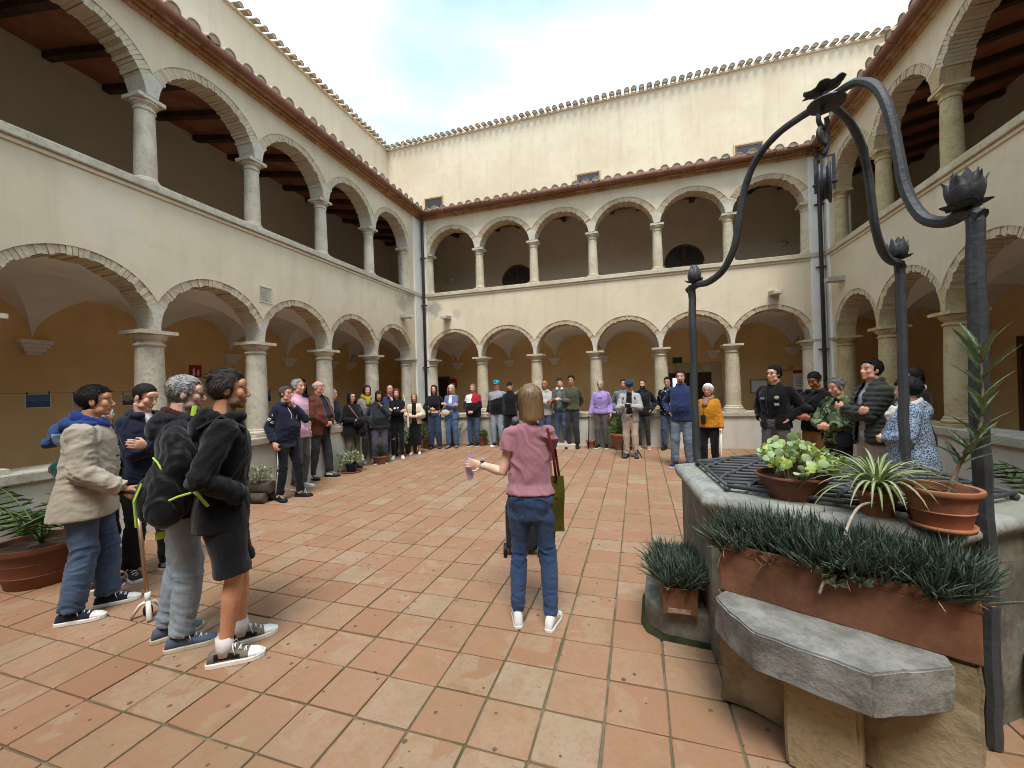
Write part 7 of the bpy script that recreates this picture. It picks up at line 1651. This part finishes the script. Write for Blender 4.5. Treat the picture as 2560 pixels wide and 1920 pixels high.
def camobag(K):
    o = world_tool('navy_crossbody_bag', K, 'navy crossbody bag at the hip of the man in camouflage', 'bag'); mb = MB(); c = K.T((-.17, .12, .93)); mb.ball(c, (.11, .06, .09), 14, 10); me = remesh(mb, .012, 1); finish(me, [C_('navy_nylon', '171c2e', rough=.6)]); link('bag_body', me, o); mb = MB(); mb.tube([c+Vector((.04, .02, .07)), K.T((.02, .17, 1.2)), K.T((.10, .06, 1.46)), K.T((.10, -.07, 1.44))], [(.016, .004)]*4, 6); mb.build('strap', BLK, o, smooth=True)
person('grey haired man in green camouflage hoodie with hands together', (2.36, 5.98), 1.56, heading=240, R='belly', L='belly', head=(8, 12, 0), skin='ruddy', hair=('short', '6d6a66'), detail=1, girth=1.05, belly=.4, tops=[dict(name='hoodie', mat=patmat('camouflage', camo), hem=.86, th=.034, hood=True)], bottom=dict(mat=C_('dark_green_trousers', '24261e'), fit=1.1), shoes=SH_BLK, extras=camobag)
person('tall dark haired man in olive puffer jacket with folded arms', (2.50, 5.48), 1.77, heading=262, R='crossed_a', L='crossed_b', head=(-8, -10, 0), skin='ruddy', hair=('short', '15120f'), eyes='down', detail=1, tops=[dict(name='shirt', mat=C_('pale_grey_shirt', 'a2a5ab'), hem=.86, th=.014, collar=.01), dict(name='puffer_jacket', mat=C_('olive_puffer', '2e322c', rough=.65), hem=.84, th=.036, open=(.08, .05), collar=.022, puff=62, wr=.012)], bottom=dict(mat=C_('beige_trousers', '8f8578')), shoes=SH_BR)
person('dark haired woman in blue floral hooded jacket standing just beyond the well', (2.50, 4.86), 1.56, heading=285, fem=True, R='belly', L='belly', head=(4, 2, 0), skin='light', hair=('puffy', '14161c', 'fringe'), detail=1, girth=1.28, belly=.8, curl=(.7, .7), tops=[dict(name='jacket', mat=patmat('blue_floral', floral), hem=.80, th=.034, flare=.03, hood='big')], bottom=dict(mat=NAVY), shoes=SH_BLK, scarf=dict(mat=WHT, r=.03, drop=.05))
person('woman with long dark hair almost hidden behind the floral jacket', (3.05, 5.85), 1.66, heading=265, fem=True, R='belly', L='belly', skin='light', hair=('long', '1c1512', -.28), detail=0, tops=[dict(name='coat', mat=C_('dark_plum_coat', '2a1c22'), hem=.80, th=.034), ], bottom=dict(mat=BLK), shoes=SH_BLK, scarf=dict(mat=WHT, r=.036))
# ================================================================== doors, signs, pictures in the galleries
M_DOORW = M('dark_door_wood', (.055, .030, .020), .6, .35, 3, .3, 30); M_REDB = M('fire_red_paint', (.42, .02, .03), .5, .1, 8, .05); M_GREEN = M('exit_green', (.012, .075, .035), .5, .1, 8, .05); M_WPRINT = M('white_print', (.78, .78, .76), .6, .05, 8, 0)
def text_part(txt, size, M4, mat, parent, name='lettering', ext=.002):
    c = bpy.data.curves.new(name, 'FONT'); c.body = txt; c.size = size; c.align_x = 'CENTER'; c.align_y = 'CENTER'; c.extrude = ext; t = bpy.data.objects.new('t', c); COL.objects.link(t)
    me = bpy.data.meshes.new_from_object(t.evaluated_get(bpy.context.evaluated_depsgraph_get())); bpy.data.objects.remove(t); me.materials.clear(); me.materials.append(mat); me.name = name
    o = link(name, me, parent); o.matrix_world = M4; return o
yw = YB+DLO-.001; xw = XL-DLO+.001
FACE_B = lambda x, z, d=0: Matrix.Translation((x, yw-d, z)) @ Matrix.Rotation(R_(90), 4, 'X')
FACE_L = lambda y, z, d=0: Matrix.Translation((xw+d, y, z)) @ Matrix.Rotation(R_(90), 4, 'Z') @ Matrix.Rotation(R_(90), 4, 'X')
# portal in the back wall with stone surround, dark opening and a pane that glows in place of daylight
D1 = empty('stone_portal', (1.5, yw, 0), 0, 'wide stone framed portal with dark timber doors in the back gallery', 'door')
def rel(mb, o, name, mat, parent=None, bev=0):
    mb.v = [(x-o.location.x, y-o.location.y, z-o.location.z) for x, y, z in mb.v]; q = mb.build(name, mat, parent or o, fixn=True)
    if bev: bevel(q, bev, 2)
    return q
for i, (xa, xb, za, zb) in enumerate(((.62, .88, .12, 1.86), (2.0, 2.26, .12, 1.86), (.62, 1.05, 1.863, 2.14), (1.054, 1.56, 1.863, 2.15), (1.564, 2.26, 1.863, 2.13))):
    mb = MB(); mb.box((xa, yw-.06, za), (xb, yw, zb)); rel(mb, D1, 'surround_stone', M_ST_YEL, bev=.012)
mb = MB(); mb.box((.88, yw-.012, .12), (2.0, yw-.004, 1.862)); rel(mb, D1, 'door_recess', M_DOORW)
mb = MB(); mb.box((1.55, yw-.03, .12), (1.98, yw-.014, 1.80)); dl = rel(mb, D1, 'door_leaf', M_DOORW)
mb = MB(); mb.box((.98, yw-.02, 1.05), (1.16, yw-.014, 1.72))
t = NT('emissive_daylight'); t.p.inputs['Emission Color'].default_value = (.75, .85, 1, 1); t.p.inputs['Emission Strength'].default_value = .9; t.set((.5, .6, .7), .3); rel(mb, D1, 'glowing_pane', t.mat)  # emission on the pane imitates daylight from beyond the door
EX = empty('exit_sign', (1.12, yw, 2.23), 0, 'small green exit sign above the stone portal', 'sign'); mb = MB(); mb.box((.99, yw-.016, 2.14), (1.25, yw-.002, 2.32)); rel(mb, EX, 'plate', M_GREEN)
for z, tx in ((2.265, 'SORTIDA'), (2.195, "D'EMERGÈNCIA")): text_part(tx, .052 if z > 2.22 else .034, Matrix.Translation((0, -.018, z-2.23)) @ Matrix.Rotation(R_(90), 4, 'X'), M_WPRINT, EX)
# door at the left end of the back gallery with a red box
D2 = empty('dark_doorway', (-6.45, yw, .12), 0, 'dark wooden door at the left end of the back gallery', 'door'); mb = MB(); mb.box((-6.85, yw-.02, .12), (-6.2, yw-.004, 1.95)); rel(mb, D2, 'door_leaf', M_DOORW)
mb = MB(); mb.box((-6.92, yw-.04, .12), (-6.853, yw-.002, 2.02)); mb.box((-6.197, yw-.04, .12), (-6.13, yw-.002, 2.02)); mb.box((-6.853, yw-.04, 1.953), (-6.197, yw-.002, 2.02)); rel(mb, D2, 'door_frame', M_FRAME)
RB = empty('red_fire_box', (-6.0, yw, 1.72), 0, 'red fire hose box beside the dark door in the back gallery', 'fire box'); mb = MB(); mb.box((-6.1, yw-.10, 1.62), (-5.88, yw-.002, 1.93)); rel(mb, RB, 'box', M_REDB, bev=.008); mb = MB(); mb.box((-6.07, yw-.104, 1.66), (-5.91, yw-.101, 1.78)); rel(mb, RB, 'label', M_WPRINT)
# pictures pegged to a line on the left gallery wall
def photo(y, z, w, h, label, a, b):
    o = empty('hung_photo', (xw, y, z), 0, label, 'photo', None); mb = MB(); mb.box((xw+.002, y-w/2, z-h/2), (xw+.006, y+w/2, z+h/2)); rel(mb, o, 'paper', M_WPRINT)
    t = NT('photo_print'); c = t.co(); sx = t.new('SeparateXYZ'); t.ln(c, sx.inputs[0]); n = t.noise(c, 14, 3); col = t.mix(t.ramp(t.math('ADD', t.math('MULTIPLY', sx.outputs['Z'], 3.5), t.math('MULTIPLY', n, .9)), [(.38, 0.0), (.46, 1.0)]), a, b); t.set(col, .4, .4)
    mb = MB(); mb.box((xw+.0065, y-w/2+.012, z-h/2+.012), (xw+.008, y+w/2-.012, z+h/2-.012)); rel(mb, o, 'picture', t.mat)
    for s in (-1, 1): mb = MB(); mb.box((xw+.006, y+s*w*.42-.006, z+h/2-.01), (xw+.014, y+s*w*.42+.006, z+h/2+.035)); rel(mb, o, 'peg', M_FRAME)
photo(3.525, 1.59, .27, .205, 'blue city photograph pegged to the left gallery wall, leftmost of the row', (.06, .10, .25), (.10, .16, .34)); photo(4.02, 1.575, .26, .205, 'pale snowy photograph pegged on the left gallery wall behind the man in beige', (.5, .48, .46), (.22, .17, .14)); photo(4.62, 1.56, .22, .19, 'dark photograph pegged on the left gallery wall next to the first column', (.08, .07, .07), (.4, .36, .3)); photo(5.30, 1.56, .22, .19, 'photograph pegged on the left gallery wall behind the grey haired man', (.3, .28, .26), (.1, .08, .07)); photo(7.30, 1.55, .20, .27, 'dark portrait photograph on the left gallery wall behind the pink shirt', (.05, .045, .05), (.25, .22, .2))
LN = empty('picture_line', (xw, 5.5, 1.70), 0, 'thin cord on the left gallery wall that the photographs hang from', 'cord'); mb = MB(); mb.tube([(xw+.01, 2.6, 1.705), (xw+.01, 7.8, 1.695)], .002, 5); rel(mb, LN, 'cord', M_FRAME)
FS = empty('fire_sign', (xw, 5.705, 2.085), 0, 'red fire extinguisher sign with white symbols on the left gallery wall', 'sign'); mb = MB(); mb.box((xw+.002, 5.59, 1.965), (xw+.010, 5.82, 2.20)); rel(mb, FS, 'plate', M_REDB)
for y0, hh in ((5.67, .12), (5.75, .09)):
    mb = MB(); mb.box((xw+.0105, y0-.022, 2.0), (xw+.013, y0+.022, 2.0+hh)); mb.box((xw+.0105, y0-.010, 2.0+hh+.002), (xw+.013, y0+.010, 2.0+hh+.03)); rel(mb, FS, 'symbol', M_WPRINT)
# framed notice and roll-up banner at the right of the back gallery
FN = empty('framed_notice', (3.18, yw, 1.43), 0, 'framed notice in dark wood on the back gallery wall', 'picture frame'); mb = MB(); mb.box((2.99, yw-.012, 1.26), (3.38, yw-.004, 1.59)); rel(mb, FN, 'notice', M_WPRINT)
for (a, b) in (((2.97, 1.24), (3.40, 1.26)), ((2.97, 1.59), (3.40, 1.61)), ((2.97, 1.26), (2.99, 1.59)), ((3.38, 1.26), (3.40, 1.59))): mb = MB(); mb.box((a[0], yw-.025, a[1]), (b[0], yw-.004, b[1])); rel(mb, FN, 'frame_bar', M_FRAME)
BN = empty('rollup_banner', (4.2, yw-.35, .12), 0, 'white roll-up banner with red top band standing in the back gallery', 'banner'); mb = MB(); mb.box((3.88, yw-.353, .14), (4.55, yw-.349, 1.83)); rel(mb, BN, 'sheet', M_WPRINT); mb = MB(); mb.box((3.88, yw-.3545, 1.74), (4.55, yw-.3535, 1.83)); rel(mb, BN, 'red_band', M_REDB); mb = MB(); mb.box((3.86, yw-.42, .12), (4.57, yw-.28, .18)); rel(mb, BN, 'base', M_IRON2)
mb = MB(); mb.box((3.92, yw-.3545, 1.1), (4.5, yw-.3535, 1.32)); rel(mb, BN, 'photo_band', M_TERRA3)
for k in range(5): mb = MB(); mb.box((3.95, yw-.3545, 1.42+.05*k), (4.15+.06*(k % 3), yw-.3535, 1.43+.05*k)); rel(mb, BN, 'text_line', M_FRAME)
# right gallery: doors and a notice board
xr = XR+DLO-.001
D3 = empty('brown_door', (xr, 8.9, .12), 0, 'tall dark brown door in the right gallery behind the first column', 'door'); mb = MB(); mb.box((xr-.03, 8.45, .12), (xr-.004, 9.35, 2.15)); rel(mb, D3, 'door_leaf', M_DOORW); mb = MB(); mb.box((xr-.05, 8.36, .12), (xr-.002, 8.447, 2.24)); mb.box((xr-.05, 9.353, .12), (xr-.002, 9.44, 2.24)); mb.box((xr-.05, 8.447, 2.153), (xr-.002, 9.353, 2.24)); rel(mb, D3, 'door_frame', M_FRAME)
D4 = empty('open_dark_doorway', (xr, 7.0, .12), 0, 'wide black doorway in the right gallery behind the floral jacket', 'door'); mb = MB(); mb.box((xr-.02, 6.35, .12), (xr-.004, 7.55, 2.0)); rel(mb, D4, 'interior_shade_panel', M('painted_interior_shade', (.006, .005, .005), .9)); mb = MB(); mb.box((xr-.04, 6.27, .12), (xr-.002, 6.347, 2.08)); mb.box((xr-.04, 7.553, .12), (xr-.002, 7.63, 2.08)); mb.box((xr-.04, 6.347, 2.003), (xr-.002, 7.553, 2.08)); rel(mb, D4, 'door_frame', M_FRAME)  # flat near-black panel painted as the shade of the room behind
NB = empty('notice_board', (xr, 4.35, 1.45), 0, 'white notice board with pinned papers on the right gallery wall', 'notice board'); mb = MB(); mb.box((xr-.02, 3.6, 1.05), (xr-.004, 5.25, 1.9)); rel(mb, NB, 'board', M('board_grey', (.55, .55, .53), .7, .05)); 
for k, (y0, z0) in enumerate(((3.8, 1.2), (4.15, 1.25), (4.5, 1.2), (4.85, 1.3), (4.0, 1.58), (4.6, 1.6))): mb = MB(); mb.box((xr-.024, y0, z0), (xr-.0205, y0+.21, z0+.27)); rel(mb, NB, 'pinned_paper', M_WPRINT)
# arched doors of the upper back gallery
yu = YB+DUP-.001
for (xc, lab) in ((1.42, 'dark arched door with fanlight in the upper back gallery, right one'), (-3.72, 'dark arched door with fanlight in the upper back gallery, left one')):
    A = empty('arched_door', (xc, yu, 3.6), 0, lab, 'door'); r = .52; zc = 5.12; poly = [(xc-r, 3.6), (xc+r, 3.6)]+[(xc+r*math.cos(math.pi*k/16), zc+r*math.sin(math.pi*k/16)) for k in range(17)]
    mb = MB(); mb.prism([(x, yu-.012, z) for x, z in poly], [(x, yu-.003, z) for x, z in poly]); rel(mb, A, 'door_panel', M_GLASS)
    mb = MB(); mb.tube([(xc+r*math.cos(math.pi*k/16), yu-.02, zc+r*math.sin(math.pi*k/16)) for k in range(17)], .035, 6); mb.box((xc-.04, yu-.04, 3.6), (xc+.04, yu-.013, zc+r)); mb.box((xc-r, yu-.04, zc-.03), (xc+r, yu-.013, zc+.03)); rel(mb, A, 'door_frame', M_FRAME)
    for a in (45, 135): mb = MB(); mb.tube([(xc, yu-.025, zc), (xc+r*math.cos(R_(a)), yu-.025, zc+r*math.sin(R_(a)))], .016, 6); rel(mb, A, 'glazing_bar', M_FRAME)
# plaster wall lamps
def sconce(x, y, z, nrm, lab):
    o = empty('wall_lamp', (x, y, z), 0, lab, 'lamp'); mb = MB(); n = 14
    prof = [(.02, -.07), (.06, -.06), (.10, -.03), (.125, .01), (.13, .045), (.12, .045)]; vs = []
    for r, zz in prof:
        for k in range(n+1):
            a = math.pi*k/n; vx = r*math.cos(a); vy = r*.8*math.sin(a); vs.append((vx, -vy, zz) if nrm == 'y' else (vy, vx, zz))
    mb.add(vs, [(j*(n+1)+k, j*(n+1)+k+1, (j+1)*(n+1)+k+1, (j+1)*(n+1)+k) for j in range(len(prof)-1) for k in range(n)]); q = mb.build('shade', M_OCHRE if z < 3 else M_UPPER, o, smooth=True); q.modifiers.new('s', 'SOLIDIFY').thickness = .008
sconce(-5.93, yw-.002, 1.96, 'y', 'plaster half bowl wall lamp at the left of the back gallery'); sconce(3.87, yw-.002, 1.90, 'y', 'plaster half bowl wall lamp over the roll-up banner'); sconce(xw+.002, 9.7, 2.0, 'x', 'plaster half bowl wall lamp on the left gallery wall'); sconce(-6.2, yu-.002, 5.42, 'y', 'plaster half bowl wall lamp in the upper back gallery at the left'); sconce(3.95, yu-.002, 5.35, 'y', 'plaster half bowl wall lamp in the upper back gallery at the right')

bpy.data.scenes.remove(TMP)
